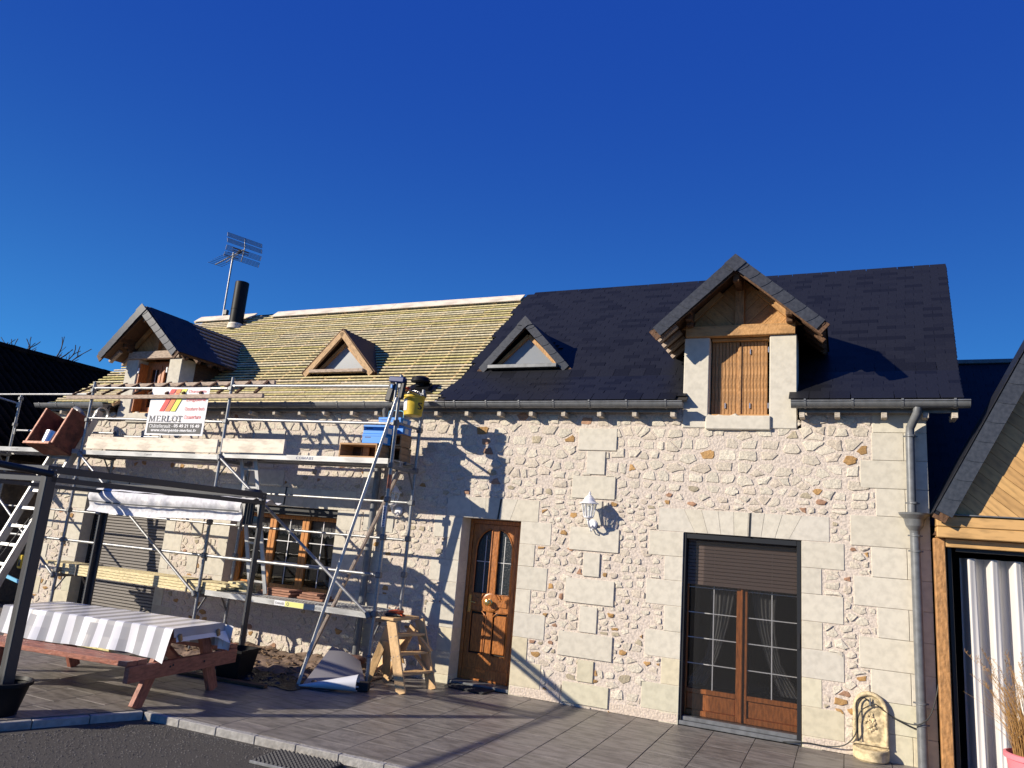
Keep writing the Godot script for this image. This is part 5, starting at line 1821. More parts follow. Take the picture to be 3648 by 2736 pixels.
func hoist() -> void:
	var d := Vector3(0, 0.9336, -0.3584)          # direction up the track
	var n := Vector3(0, 0.3584, 0.9336)
	var R := Vector3(-9.98, 3.36, 0.60)
	var L := R + Vector3(-0.52, 0, 0)
	var len := 5.6
	var t := thing("inclined_hoist_track", "silver inclined ladder hoist track leaning against the left end of the scaffold", "ladder hoist", R - d * 3.2)
	for p in [R, L]:
		var q: Vector3 = p
		bar(t, "track_rail", q - d * 3.58, q + d * 0.15, 0.05, 0.12, M.alu, n)
	for k in 11:
		var p := R - d * (0.15 + k * 0.31)
		bar(t, "rung", p, p + Vector3(-0.52, 0, 0), 0.05, 0.035, M.alu, n)
	lathe(t, "head_wheel", Vector3(-9.95, 3.46, 0.52), [Vector2(0.10, -0.02), Vector2(0.12, -0.02), Vector2(0.12, 0.02), Vector2(0.10, 0.02), Vector2(0.10, -0.02)], M.galv, 20, Basis(Vector3(0, 0, 1), PI * 0.5))
	# carriage: an open tray of rust-red steel
	var o := R - d * 0.42 + n * 0.10 + Vector3(-0.26, 0, 0)
	var c := thing("hoist_carriage", "rust-red open steel carriage box riding on the hoist track", "hoist carriage", o)
	var b := Basis(Vector3(1, 0, 0), d, n)
	var P := func(x: float, y: float, z: float) -> Vector3: return o + b * Vector3(x, y, z)
	bx(c, "back_plate", P.call(0, 0, 0.0), Vector3(0.66, 0.66, 0.02), M.rust, 0.004, b)
	for s in [-1.0, 1.0]:
		bx(c, "side_plate", P.call(s * 0.33, 0, 0.19), Vector3(0.025, 0.66, 0.38), M.rust, 0.004, b)
		bx(c, "side_flange", P.call(s * 0.33, 0, 0.385), Vector3(0.045, 0.66, 0.02), M.rustorange, 0.004, b)
	bx(c, "floor_plate", P.call(0, -0.34, 0.20), Vector3(0.68, 0.025, 0.42), M.rust, 0.004, b)
	bx(c, "floor_lip", P.call(0, -0.345, 0.42), Vector3(0.66, 0.045, 0.02), M.rustorange, 0.004, b)
	bx(c, "top_bar", P.call(0, 0.33, 0.02), Vector3(0.66, 0.04, 0.04), M.rust, 0.004, b)
	var bk := thing("zinc_pail", "small shiny zinc pail standing in the rust-red hoist carriage", "pail", P.call(0.02, -0.32, 0.2))
	lathe(bk, "pail_body", P.call(0.03, -0.325, 0.26), [Vector2(0.0, 0.0), Vector2(0.095, 0.0), Vector2(0.125, 0.24), Vector2(0.13, 0.245), Vector2(0.12, 0.24), Vector2(0.09, 0.01), Vector2(0.0, 0.01)], M.steel, 24, b)
	var fl := thing("flexible_tube_end", "grey flexible pipe elbow hanging under the gutter behind the hoist carriage", "pipe", Vector3(-10.5, 3.3, 0.5))
	pathm(fl, "pipe_bend", [Vector3(-10.75, 3.56, 0.46), Vector3(-10.6, 3.52, 0.5), Vector3(-10.45, 3.42, 0.52), Vector3(-10.36, 3.30, 0.5)], 0.055, M.zinc, 12)
	# pendant control
	var y := thing("hoist_pendant_control", "yellow hoist control box hanging on its cable", "control box", Vector3(-10.2, 0.84, 1.2))
	bx(y, "case", Vector3(-10.20, 0.94, 1.20), Vector3(0.10, 0.21, 0.08), M.yellow, 0.014)
	bx(y, "button_panel", Vector3(-10.19, 0.92, 1.245), Vector3(0.05, 0.10, 0.01), M.black, 0.003)
	pathm(y, "cable", [Vector3(-10.19, 1.04, 1.2), Vector3(-10.17, 1.2, 1.2), Vector3(-10.05, 1.5, 1.25), Vector3(-10.0, 1.62, 1.34), Vector3(-9.99, 1.95, 1.2), Vector3(-9.95, 2.4, 1.05)], 0.008, M.black, 6)
	pathm(y, "trailing_cable", [Vector3(-10.0, 1.62, 1.36), Vector3(-10.1, 1.25, 1.5), Vector3(-10.35, 0.85, 1.55), Vector3(-10.5, 0.4, 1.5), Vector3(-10.55, 0.02, 1.45)], 0.008, M.black, 6)
	var bl := thing("blue_clamp_bar", "pale blue ratchet bar beside the foot of the hoist", "clamp", Vector3(-10.4, 0.62, 1.2))
	bar(bl, "bar", Vector3(-10.58, 0.70, 1.2), Vector3(-10.12, 0.62, 1.2), 0.03, 0.05, M.bluepale)
	bx(bl, "jaw", Vector3(-10.08, 0.58, 1.2), Vector3(0.09, 0.12, 0.05), M.galv, 0.006)
	tube(bl, "prop", Vector3(-10.08, 0.0, 1.2), Vector3(-10.08, 0.56, 1.2), 0.02, M.galv_dull, 8)

# ------------------------------------------------------------------ terrace furniture
func gazebo() -> void:
	var X1 := -5.17
	var X0 := -8.17
	var Z1 := 4.38
	var Z0 := 1.5
	var H := 2.24
	var t := thing("garden_gazebo", "dark grey metal gazebo frame with its pale fabric roof drawn back", "gazebo", Vector3((X0 + X1) * 0.5, 0, (Z0 + Z1) * 0.5))
	for p in [Vector3(X1, 0, Z1), Vector3(X1, 0, Z0), Vector3(X0, 0, Z0), Vector3(X0, 0, Z1)]:
		var sx := -1.0 if p.x > -6.0 else 1.0
		var sz := -1.0 if p.z > 3.0 else 1.0
		var wide := 0.105 if p.z > 3.0 else 0.075
		# two flat profiles in an L
		var po := span(t, "post", Vector3(p.x - 0.02, 0.02, p.z - wide * 0.5), Vector3(p.x + 0.02, H, p.z + wide * 0.5), M.gazebo, 0.006)
		if p.z < 3.0 or p.x < -6.0:
			span(po, "post_wing", Vector3(min(p.x + sx * 0.022, p.x + sx * wide), 0.02, p.z + (sz if p.z > 3.0 else -sz) * wide * 0.5 - 0.015), Vector3(max(p.x + sx * 0.022, p.x + sx * wide), H, p.z + (sz if p.z > 3.0 else -sz) * wide * 0.5 + 0.015), M.gazebo, 0.006)
		span(po, "foot_plate", Vector3(p.x - 0.09, 0.002, p.z - 0.09), Vector3(p.x + 0.09, 0.018, p.z + 0.09), M.gazebo, 0.004)
		for k in 4:
			lathe(po, "bolt", Vector3(p.x - sx * 0.021, H - 0.04 - 0.05 * (k / 2), p.z - 0.025 + 0.05 * (k % 2)), [Vector2(0.009, 0.0), Vector2(0.006, 0.006), Vector2(0.0, 0.007)], M.galv, 8, Basis(Vector3(0, 0, 1), -PI * 0.5 * (-sx)))
	# double beams between the posts
	for q in [[Vector3(X1, 0, Z1), Vector3(X1, 0, Z0)], [Vector3(X0, 0, Z1), Vector3(X0, 0, Z0)], [Vector3(X0, 0, Z1), Vector3(X1, 0, Z1)], [Vector3(X0, 0, Z0), Vector3(X1, 0, Z0)]]:
		var a: Vector3 = q[0]
		var b: Vector3 = q[1]
		var be := bar(t, "beam", a + Vector3(0, H - 0.035, 0), b + Vector3(0, H - 0.035, 0), 0.045, 0.07, M.gazebo)
		bar(be, "lower_rail", a + Vector3(0, H - 0.13, 0), b + Vector3(0, H - 0.13, 0), 0.04, 0.05, M.gazebo)
	# round pole running from the front corner towards the drive
	pathm(t, "side_pole", [Vector3(X1 + 0.02, H - 0.08, Z1), Vector3(-5.30, 2.215, 4.95), Vector3(-5.80, 2.40, 7.07), Vector3(-6.62, 2.66, 10.2)], 0.032, M.black, 10)
	tube(t, "far_post", Vector3(-6.62, -0.07, 10.2), Vector3(-6.62, 2.7, 10.2), 0.04, M.black, 10)
	span(t, "black_post", Vector3(X1 - 0.105, 0.02, Z1 - 0.03), Vector3(X1 - 0.030, H - 0.01, Z1 + 0.03), M.black, 0.006)
	lathe(t, "roof_roll_cap", Vector3(X1 - 0.17, H + 0.004, Z0 + 0.02), [Vector2(0.0, 0.0), Vector2(0.12, 0.0), Vector2(0.10, 0.03), Vector2(0.0, 0.045)], M.gazebo, 16)
	# the fabric gathered at the back: two hanging folds
	var can := sheet(t, "canopy", 60, 10, func(u: float, v: float) -> Vector3:
		var x := lerpf(-8.36, -5.40, u)
		var sag := 0.025 * sin(u * 5.0)
		var y := 2.115 - v * 0.29 - sag * v
		var fold := 0.045 if v > 0.5 else 0.0
		var z := 1.60 + 0.02 * sin(u * 38.0 + sin(u * 13.0) * 3.0) * (0.4 + 0.6 * v) * (1.0 if v < 0.55 else 0.35) + sin(v * PI * 2.0) * 0.035
		return Vector3(x, y, z + fold * 0.3), M.fabric, 0.004)
	can.set_meta("label", "pale grey fabric roof gathered along the back beam")
	sheet(t, "canopy_top", 30, 60, func(u: float, v: float) -> Vector3:
		return Vector3(lerpf(-8.30, -5.26, u), 2.13 + 0.03 * sin(v * PI * 4.0) + 0.006 * sin(u * 40.0), 1.59 - v * 0.55), M.fabric, 0.004)
	sheet(t, "canopy_seam", 40, 1, func(u: float, v: float) -> Vector3:
		return Vector3(lerpf(-8.30, -5.42, u), 1.975 - 0.02 * v - 0.025 * sin(u * 5.0) * 0.5, 1.645 + 0.006 * sin(u * 30.0)), M.gazebo, 0.004)
	sheet(t, "side_curtain", 24, 4, func(u: float, v: float) -> Vector3:
		return Vector3(-5.37 + u * 0.15, 2.12 - v * 0.30, 1.58 + 0.022 * sin(u * 40.0)), M.gazebo, 0.003)
	for k in 9:
		lathe(t, "runner", Vector3(-8.2 + k * 0.34, 2.125, 1.53), [Vector2(0.0, 0.0), Vector2(0.012, 0.0), Vector2(0.012, 0.02), Vector2(0.0, 0.02)], M.black, 8)
	# weighted pot at the front corner
	var pot := thing("round_black_pot", "round black plastic pot round the foot of the front gazebo post", "plant pot", Vector3(X1 - 0.01, 0, Z1))
	lathe(pot, "tub", Vector3(X1 - 0.03, 0.002, Z1), [Vector2(0.0, 0.0), Vector2(0.135, 0.0), Vector2(0.20, 0.25), Vector2(0.225, 0.255), Vector2(0.225, 0.285), Vector2(0.205, 0.29), Vector2(0.19, 0.26)], M.blackpot, 32)
	lathe(pot, "fill", Vector3(X1 - 0.03, 0.19, Z1), [Vector2(0.175, 0.0), Vector2(0.0, 0.02)], M.gravelfill, 20)

func picnic_table() -> void:
	var c := Vector3(-5.64, 0, 3.03)
	var ang := 0.118
	var B := Basis(UPV, ang)
	var t := thing("picnic_table", "red-brown wooden picnic table with fixed benches under the gazebo", "picnic table", c)
	var P := func(x: float, y: float, z: float) -> Vector3: return c + B * Vector3(x, y, z)
	for s in [-1.0, 1.0]:
		var x: float = s * 1.0
		for w in [-1.0, 1.0]:
			bar(t, "leg", P.call(x, 0.0, w * 0.56), P.call(x, 0.70, w * 0.24), 0.055, 0.13, M.redwood, B * Vector3(0, 0.32 * w * 0.9, w))
		bar(t, "bench_bearer", P.call(x + s * 0.055, 0.345, -0.80), P.call(x + s * 0.055, 0.345, 0.80), 0.055, 0.15, M.redwood)
		bar(t, "top_bearer", P.call(x + s * 0.05, 0.665, -0.36), P.call(x + s * 0.05, 0.665, 0.36), 0.045, 0.09, M.redwood)
		bar(t, "brace", P.call(x - s * 0.05, 0.36, 0.0), P.call(x - s * 0.55, 0.69, 0.0), 0.05, 0.09, M.redwood)
	for k in 5:
		bar(t, "top_board", P.call(-1.12, 0.727, -0.30 + k * 0.15), P.call(1.10, 0.727, -0.30 + k * 0.15), 0.143, 0.03, M.redwood)
	for w in [-1.0, 1.0]:
		for k in 2:
			bar(t, "bench_board", P.call(-1.18, 0.445, w * (0.62 + k * 0.135)), P.call(1.06, 0.445, w * (0.62 + k * 0.135)), 0.128, 0.048, M.redwood)
	for p in [[1.088, 0.37, 0.22], [1.088, 0.36, 0.26], [1.088, 0.35, -0.25]]:
		lathe(t, "bolt", P.call(p[0], p[1], p[2]), [Vector2(0.012, 0), Vector2(0.008, 0.006), Vector2(0.0, 0.008)], M.black, 8, B * Basis(Vector3(0, 0, 1), -PI * 0.5))
	# oilcloth with stripes running across the table
	var cl := thing("striped_tablecloth", "grey and white striped oilcloth draped over the picnic table", "tablecloth", c + Vector3(0, 0.745, 0))
	var hw := 0.385
	var n := 22
	var x0 := -1.17
	var x1 := 1.15
	var grey := begin()
	var white := begin()
	for i in n:
		var a := lerpf(x0, x1, float(i) / n)
		var b := lerpf(x0, x1, float(i + 1) / n)
		var st: SurfaceTool = grey if i % 2 == 0 else white
		# path across: front hem, front edge, top, back edge, back hem
		var path := func(x: float) -> Array:
			var e := clampf((x - (x1 - 0.15)) / 0.15, 0.0, 1.0)
			var wv := 0.018 * sin(x * 7.0) + 0.01 * sin(x * 17.0)
			var hem := 0.46 + 0.012 * sin(x * 4.0) - 0.03 * e
			var q := []
			q.append(Vector3(x, hem, hw + 0.05 + wv))
			q.append(Vector3(x, 0.58, hw + 0.026 + wv * 0.6))
			q.append(Vector3(x, 0.70, hw + 0.006 + wv * 0.2))
			q.append(Vector3(x, 0.740, hw - 0.002))
			q.append(Vector3(x, 0.7475, hw - 0.02))
			q.append(Vector3(x, 0.7465 + 0.001 * sin(x * 12.0), 0.12))
			q.append(Vector3(x, 0.7465 + 0.001 * sin(x * 9.0), -0.12))
			q.append(Vector3(x, 0.7475, -hw + 0.02))
			q.append(Vector3(x, 0.738, -hw - 0.004))
			q.append(Vector3(x, 0.60, -hw - 0.025 - wv * 0.5))
			q.append(Vector3(x, 0.49, -hw - 0.04 - wv))
			return q
		var steps := 3
		for j in steps:
			var xa := lerpf(a, b, float(j) / steps)
			var xb := lerpf(a, b, float(j + 1) / steps)
			var pa: Array = path.call(xa)
			var pb: Array = path.call(xb)
			for k in pa.size() - 1:
				var out := Vector3(0, 0.25, 1.0 if k < 3 else (-1.0 if k > 6 else 0.0))
				if k >= 3 and k <= 6:
					out = UPV
				face(st, [B * pa[k], B * pb[k], B * pb[k + 1], B * pa[k + 1]], B * out)
	put(cl, "grey_stripes", done(grey), M.clothgrey, Transform3D(Basis.IDENTITY, c))
	put(cl, "white_stripes", done(white), M.clothwhite, Transform3D(Basis.IDENTITY, c))
	# the short drop over the right-hand end, one corner flaring out
	sheet(cl, "end_flap", 12, 4, func(u: float, v: float) -> Vector3:
		var z := lerpf(hw - 0.01, -hw - 0.03, u)
		var y := 0.745 - v * (0.085 + 0.06 * maxf(0.0, u - 0.75) * 4.0)
		return P.call(1.15 + 0.02 * v + 0.012 * sin(u * 9.0) * v, y, z), M.clothgrey, 0.002)
	sheet(cl, "end_flap_hem", 12, 3, func(u: float, v: float) -> Vector3:
		var z := lerpf(hw - 0.04, -hw - 0.03, u)
		var y := 0.66 - v * (0.045 + 0.10 * maxf(0.0, u - 0.8) * 4.0)
		return P.call(1.172 + 0.01 * v + 0.10 * maxf(0.0, u - 0.85) * 5.0 * v, y, z), M.clothwhite, 0.002)
	sheet(cl, "flared_corner", 6, 6, func(u: float, v: float) -> Vector3:
		return P.call(1.10 + 0.16 * u * (1.0 - 0.3 * v), 0.735 - 0.02 * u - v * 0.27, -hw - 0.03 - 0.05 * sin(u * PI * 0.7) * (0.3 + v)), M.clothwhite, 0.002)
	for q in [[0.30, "brown tablecloth clip at the near corner of the table end"], [-0.28, "brown tablecloth clip on the table end towards the house"]]:
		var k := bx(self, "tablecloth_clip", P.call(1.185, 0.655, q[0]), Vector3(0.03, 0.075, 0.045), M.honey, 0.008, B * Basis(Vector3(1, 0, 0), 0.35))
		tag(k, q[1], "clip", "tablecloth clips")

func step_stool() -> void:
	var t := thing("wooden_step_ladder", "pale wooden folding step ladder with three treads by the front door", "step ladder", Vector3(-3.35, 0, 0.72))
	var fa := Vector3(-3.08, 0.0, 1.0)
	var ta := Vector3(-3.37, 0.81, 0.93)
	var fb := Vector3(-2.96, 0.0, 0.48)
	var tb := Vector3(-3.23, 0.81, 0.49)
	var up := Vector3(1, 0.35, 0)
	for q in [[fa, ta], [fb, tb]]:
		var s := bar(t, "side_rail", q[0], q[1], 0.028, 0.13, M.stepwood, up)
		for k in 3:
			var p: Vector3 = q[0].lerp(q[1], [0.22, 0.50, 0.77][k])
			for w in [-1.0, 1.0]:
				lathe(s, "bolt", p + Vector3(0.03 * w, 0.008 * w, 0.014), [Vector2(0.008, 0), Vector2(0.005, 0.004), Vector2(0.0, 0.005)], M.galv, 8, Basis(Vector3(1, 0, 0), PI * 0.5))
	for k in 3:
		var u: float = [0.26, 0.53, 0.79][k]
		var p := fa.lerp(ta, u)
		var q := fb.lerp(tb, u)
		bar(t, "tread", p + Vector3(-0.01, 0, 0), q + Vector3(-0.01, 0, 0), 0.14, 0.028, M.stepwood)
	var top := bx(t, "platform", Vector3(-3.385, 0.825, 0.715), Vector3(0.22, 0.032, 0.52), M.stepwood, 0.004, Basis(UPV, -0.12))
	# back frame with splayed boards
	for q in [[Vector3(-3.42, 0.72, 0.88), Vector3(-3.78, 0.0, 0.70)], [Vector3(-3.30, 0.72, 0.50), Vector3(-3.63, 0.0, 0.52)]]:
		bar(t, "back_leg", q[0], q[1], 0.028, 0.10, M.stepwood, Vector3(1, 0.4, 0))
	bar(t, "back_brace", Vector3(-3.45, 0.55, 0.86), Vector3(-3.60, 0.1, 0.55), 0.028, 0.10, M.stepwood, Vector3(1, 0.4, 0))
	bar(t, "back_brace", Vector3(-3.40, 0.58, 0.52), Vector3(-3.70, 0.12, 0.70), 0.024, 0.09, M.stepwood, Vector3(1, 0.4, 0))
	for k in 2:
		bar(t, "tread_brace", fb + Vector3(-0.05, 0.18 + 0.27 * k, 0.02), fb + Vector3(-0.26, 0.40 + 0.26 * k, 0.06), 0.09, 0.024, M.stepwood)
	var g := thing("orange_black_gloves", "folded orange and black work gloves on top of the wooden step ladder", "gloves", Vector3(-3.45, 0.841, 0.78))
	bx(g, "black_glove", Vector3(-3.44, 0.862, 0.80), Vector3(0.17, 0.042, 0.15), M.black, 0.018, Basis(UPV, 0.3))
	bx(g, "orange_glove", Vector3(-3.42, 0.896, 0.76), Vector3(0.16, 0.03, 0.13), M.orange, 0.013, Basis(UPV, -0.2) * Basis(Vector3(1, 0, 0), 0.1))
	for k in 4:
		tube(g, "finger", Vector3(-3.36, 0.868, 0.73 + k * 0.034), Vector3(-3.30, 0.862, 0.74 + k * 0.034), 0.014, M.black if k % 2 else M.orange, 7, 0.010)

func terrace_things() -> void:
	var mt := thing("door_mat", "black woven door mat in front of the carved front door", "door mat", Vector3(-2.6, 0, 0.06))
	bx(mt, "mat", Vector3(-2.62, 0.012, 0.05), Vector3(0.58, 0.018, 0.40), M.rubber, 0.005, Basis(UPV, -0.1))
	for k in 9:
		bx(mt, "rib", Vector3(-2.62, 0.0225, -0.12 + k * 0.042), Vector3(0.54, 0.006, 0.014), M.signdark, 0.002, Basis(UPV, -0.1))
	# tarpaulin and debris along the wall
	var tp := thing("ground_tarpaulin", "brown tarpaulin strewn with bark and slate dust below the scaffold", "tarpaulin", Vector3(-6.5, 0, 0.8))
	var nz := FastNoiseLite.new()
	nz.seed = 77
	nz.frequency = 2.2
	nz.fractal_octaves = 4
	sheet(tp, "tarpaulin_sheet", 150, 40, func(u: float, v: float) -> Vector3:
		var x := lerpf(-10.0, -3.75, u)
		var z := lerpf(1.5 + 0.18 * nz.get_noise_2d(x * 0.6, 3.0), 0.04, v)
		var e := minf(1.0, minf(u, 1.0 - u) * 14.0) * minf(1.0, v * 5.0)
		var y := 0.012 + e * (0.03 + 0.075 * maxf(0.0, nz.get_noise_2d(x, z * 1.4) + 0.25) + 0.012 * absf(nz.get_noise_2d(x * 4.0, z * 4.0)))
		return Vector3(x, y, z), M.tarp)
	var pl := thing("plastic_sheeting", "crumpled shiny black plastic sheeting on the terrace, left of the leaning rails", "plastic sheet", Vector3(-4.9, 0, 1.6))
	sheet(pl, "plastic_sheet", 70, 30, func(u: float, v: float) -> Vector3:
		var x := lerpf(-6.9, -4.05, u)
		var z := lerpf(2.25 - 0.5 * u + 0.12 * nz.get_noise_2d(x, 9.0), 1.25, v)
		var e := minf(1.0, minf(u, 1.0 - u) * 8.0) * minf(1.0, minf(v, 1.0 - v) * 5.0)
		return Vector3(x, 0.010 + e * (0.02 + 0.06 * maxf(0.0, nz.get_noise_2d(x * 2.2 + 40.0, z * 2.2) + 0.2) + 0.03 * absf(nz.get_noise_2d(x * 7.0, z * 7.0))), z), M.plastic)
	var db := MultiMesh.new()
	db.transform_format = MultiMesh.TRANSFORM_3D
	db.mesh = cbox_mesh(Vector3(0.055, 0.008, 0.026), 0.002)
	db.instance_count = 420
	for i in 420:
		var x := rng.randf_range(-9.9, -3.85)
		var z := rng.randf_range(0.1, 1.45)
		var s := rng.randf_range(0.5, 1.7)
		var e := minf(1.0, minf((x + 10.0) / 6.25, (-3.75 - x) / 6.25) * 14.0)
		var y := 0.03 + e * (0.03 + 0.075 * maxf(0.0, nz.get_noise_2d(x, z * 1.4) + 0.25) + 0.004)
		db.set_instance_transform(i, Transform3D(Basis.from_euler(Vector3(rng.randf_range(-0.5, 0.5), rng.randf() * TAU, rng.randf_range(-0.5, 0.5))).scaled(Vector3(s, s, s)), Vector3(x, y, z)))
	var dm := MultiMeshInstance3D.new()
	dm.name = "bark_debris"
	dm.multimesh = db
	dm.material_override = M.debris
	dm.set_meta("kind", "stuff")
	tag(dm, "bark and wood chips scattered on the tarpaulin below the scaffold", "debris")
	add_child(dm, true)
	# loose timber along the edge of the tarpaulin
	plank("loose_batten", "pale yellow timber lying at the left edge of the tarpaulin behind the bench", "timber", Vector3(-8.3, 0.05, 1.72), Vector3(-7.2, 0.05, 1.70), 0.09, 0.07, M.batten, "", Color(0.72, 0.62, 0.28))
	plank("short_offcut", "small pale wood offcut on the tarpaulin beside the sandbag", "timber", Vector3(-4.58, 0.16, 0.42), Vector3(-4.40, 0.155, 0.38), 0.05, 0.04, M.newwood)
	plank("dark_edge_board", "brown board lying on the terrace beside the square tub", "timber", Vector3(-5.6, 0.02, 2.02), Vector3(-4.35, 0.02, 1.90), 0.08, 0.035, M.oldwood)
	# square tub
	var tb := thing("square_black_tub", "square black plant tub behind the end of the picnic table", "plant tub", Vector3(-5.0, 0, 1.75))
	var st := begin()
	var o := Vector3(-5.02, 0.012, 1.72)
	var prof := [[0.14, 0.0], [0.18, 0.30], [0.198, 0.305], [0.198, 0.335], [0.18, 0.335], [0.165, 0.24]]
	for k in prof.size() - 1:
		var r0: float = prof[k][0]
		var r1: float = prof[k + 1][0]
		for s in 4:
			var d0 := Vector3(1, 0, 1).rotated(UPV, s * PI * 0.5)
			var d1 := Vector3(1, 0, 1).rotated(UPV, (s + 1) * PI * 0.5)
			var mid := (d0 + d1) * (1.0 if k < 4 else -1.0) + Vector3(0, 0.3, 0)
			face(st, [d0 * r0 + UPV * prof[k][1], d1 * r0 + UPV * prof[k][1], d1 * r1 + UPV * prof[k + 1][1], d0 * r1 + UPV * prof[k + 1][1]], mid)
	put(tb, "tub", done(st), M.blackpot, Transform3D(Basis(UPV, 0.15), o))
	bx(tb, "soil", o + Vector3(0, 0.245, 0), Vector3(0.32, 0.01, 0.32), M.gravelfill, 0.0, Basis(UPV, 0.15))
	# rolled card sheet
	var cs := thing("grey_card_sheet", "grey sheet of card curled into a roll at the foot of the leaning rails", "sheet", Vector3(-3.9, 0, 1.2))
	sheet(cs, "card", 8, 8, func(u: float, v: float) -> Vector3:
		var a := Vector3(-4.12, 0.02, 1.55).lerp(Vector3(-3.55, 0.02, 1.05), u)
		var b := Vector3(-4.35, 0.36, 0.75).lerp(Vector3(-3.95, 0.22, 0.65), u)
		var p := a.lerp(b, v)
		return p + Vector3(0, 0.02 * sin(u * PI), 0), M.cardgrey, 0.002)
	sheet(cs, "rolled_edge", 10, 20, func(u: float, v: float) -> Vector3:
		var r := lerpf(0.008, 0.095, u)
		var c := Vector3(-4.12, 0.02, 1.60).lerp(Vector3(-3.48, 0.02, 1.34), u) + Vector3(0, r, 0)
		var ax := Vector3(0.926, 0, -0.376)
		var n1 := Vector3(0.376, 0, 0.926)
		var t := -PI * 0.6 + v * TAU * 0.92
		return c + n1 * cos(t) * r + UPV * sin(t) * r, M.cardpale, 0.002)
	bx(cs, "card_core", Vector3(-3.50, 0.055, 1.20), Vector3(0.16, 0.10, 0.12), M.rubber, 0.01, Basis(UPV, 0.4))
	var sbg := thing("brown_sandbag", "small brown sandbag on the tarpaulin between the downpipe and the scaffold foot", "sandbag", Vector3(-4.28, 0.10, 0.30))
	sheet(sbg, "sack", 22, 14, func(u: float, v: float) -> Vector3:
		var t := u * TAU
		var p := (v - 0.5) * PI
		var e := 0.0
		return Vector3(-4.28, 0.16, 0.30) + Vector3(signf(sin(p)) * pow(absf(sin(p)), 0.8) * 0.16, sin(t) * 0.06 * cos(p) * (1.0 + 0.12 * sin(t * 3.0)), -cos(t) * 0.10 * cos(p) + 0.01 * sin(v * 21.0)), M.sack)
	# rubber drain mat on the tarmac
	var gm := thing("rubber_grid_mat", "black studded rubber grid mat on the tarmac against the kerb", "rubber mat", Vector3(-2.45, -0.07, 3.6))
	var gb := Basis(UPV, 0.05)
	var gc := Vector3(-2.42, -0.058, 3.63)
	bx(gm, "mat_base", gc, Vector3(0.66, 0.018, 0.38), M.rubber, 0.004, gb)
	var gs := begin()
	for i in 15:
		for j in 9:
			var p := Vector3(-0.30 + i * 0.043, 0.009, -0.165 + j * 0.041)
			var h := 0.019
			var q := [p + Vector3(-h, 0, -h), p + Vector3(h, 0, -h), p + Vector3(h, 0, h), p + Vector3(-h, 0, h)]
			for k in 4:
				face(gs, [q[k], q[(k + 1) % 4], p + Vector3(0, 0.022, 0)], (q[k] + q[(k + 1) % 4]) * 0.5 - p + Vector3(0, 0.01, 0))
	put(gm, "studs", done(gs), M.studs, Transform3D(gb, gc))
	bx(gm, "mat_edge", gc + gb * Vector3(-0.02, 0.003, 0.195), Vector3(0.62, 0.022, 0.012), M.galv, 0.002, gb)

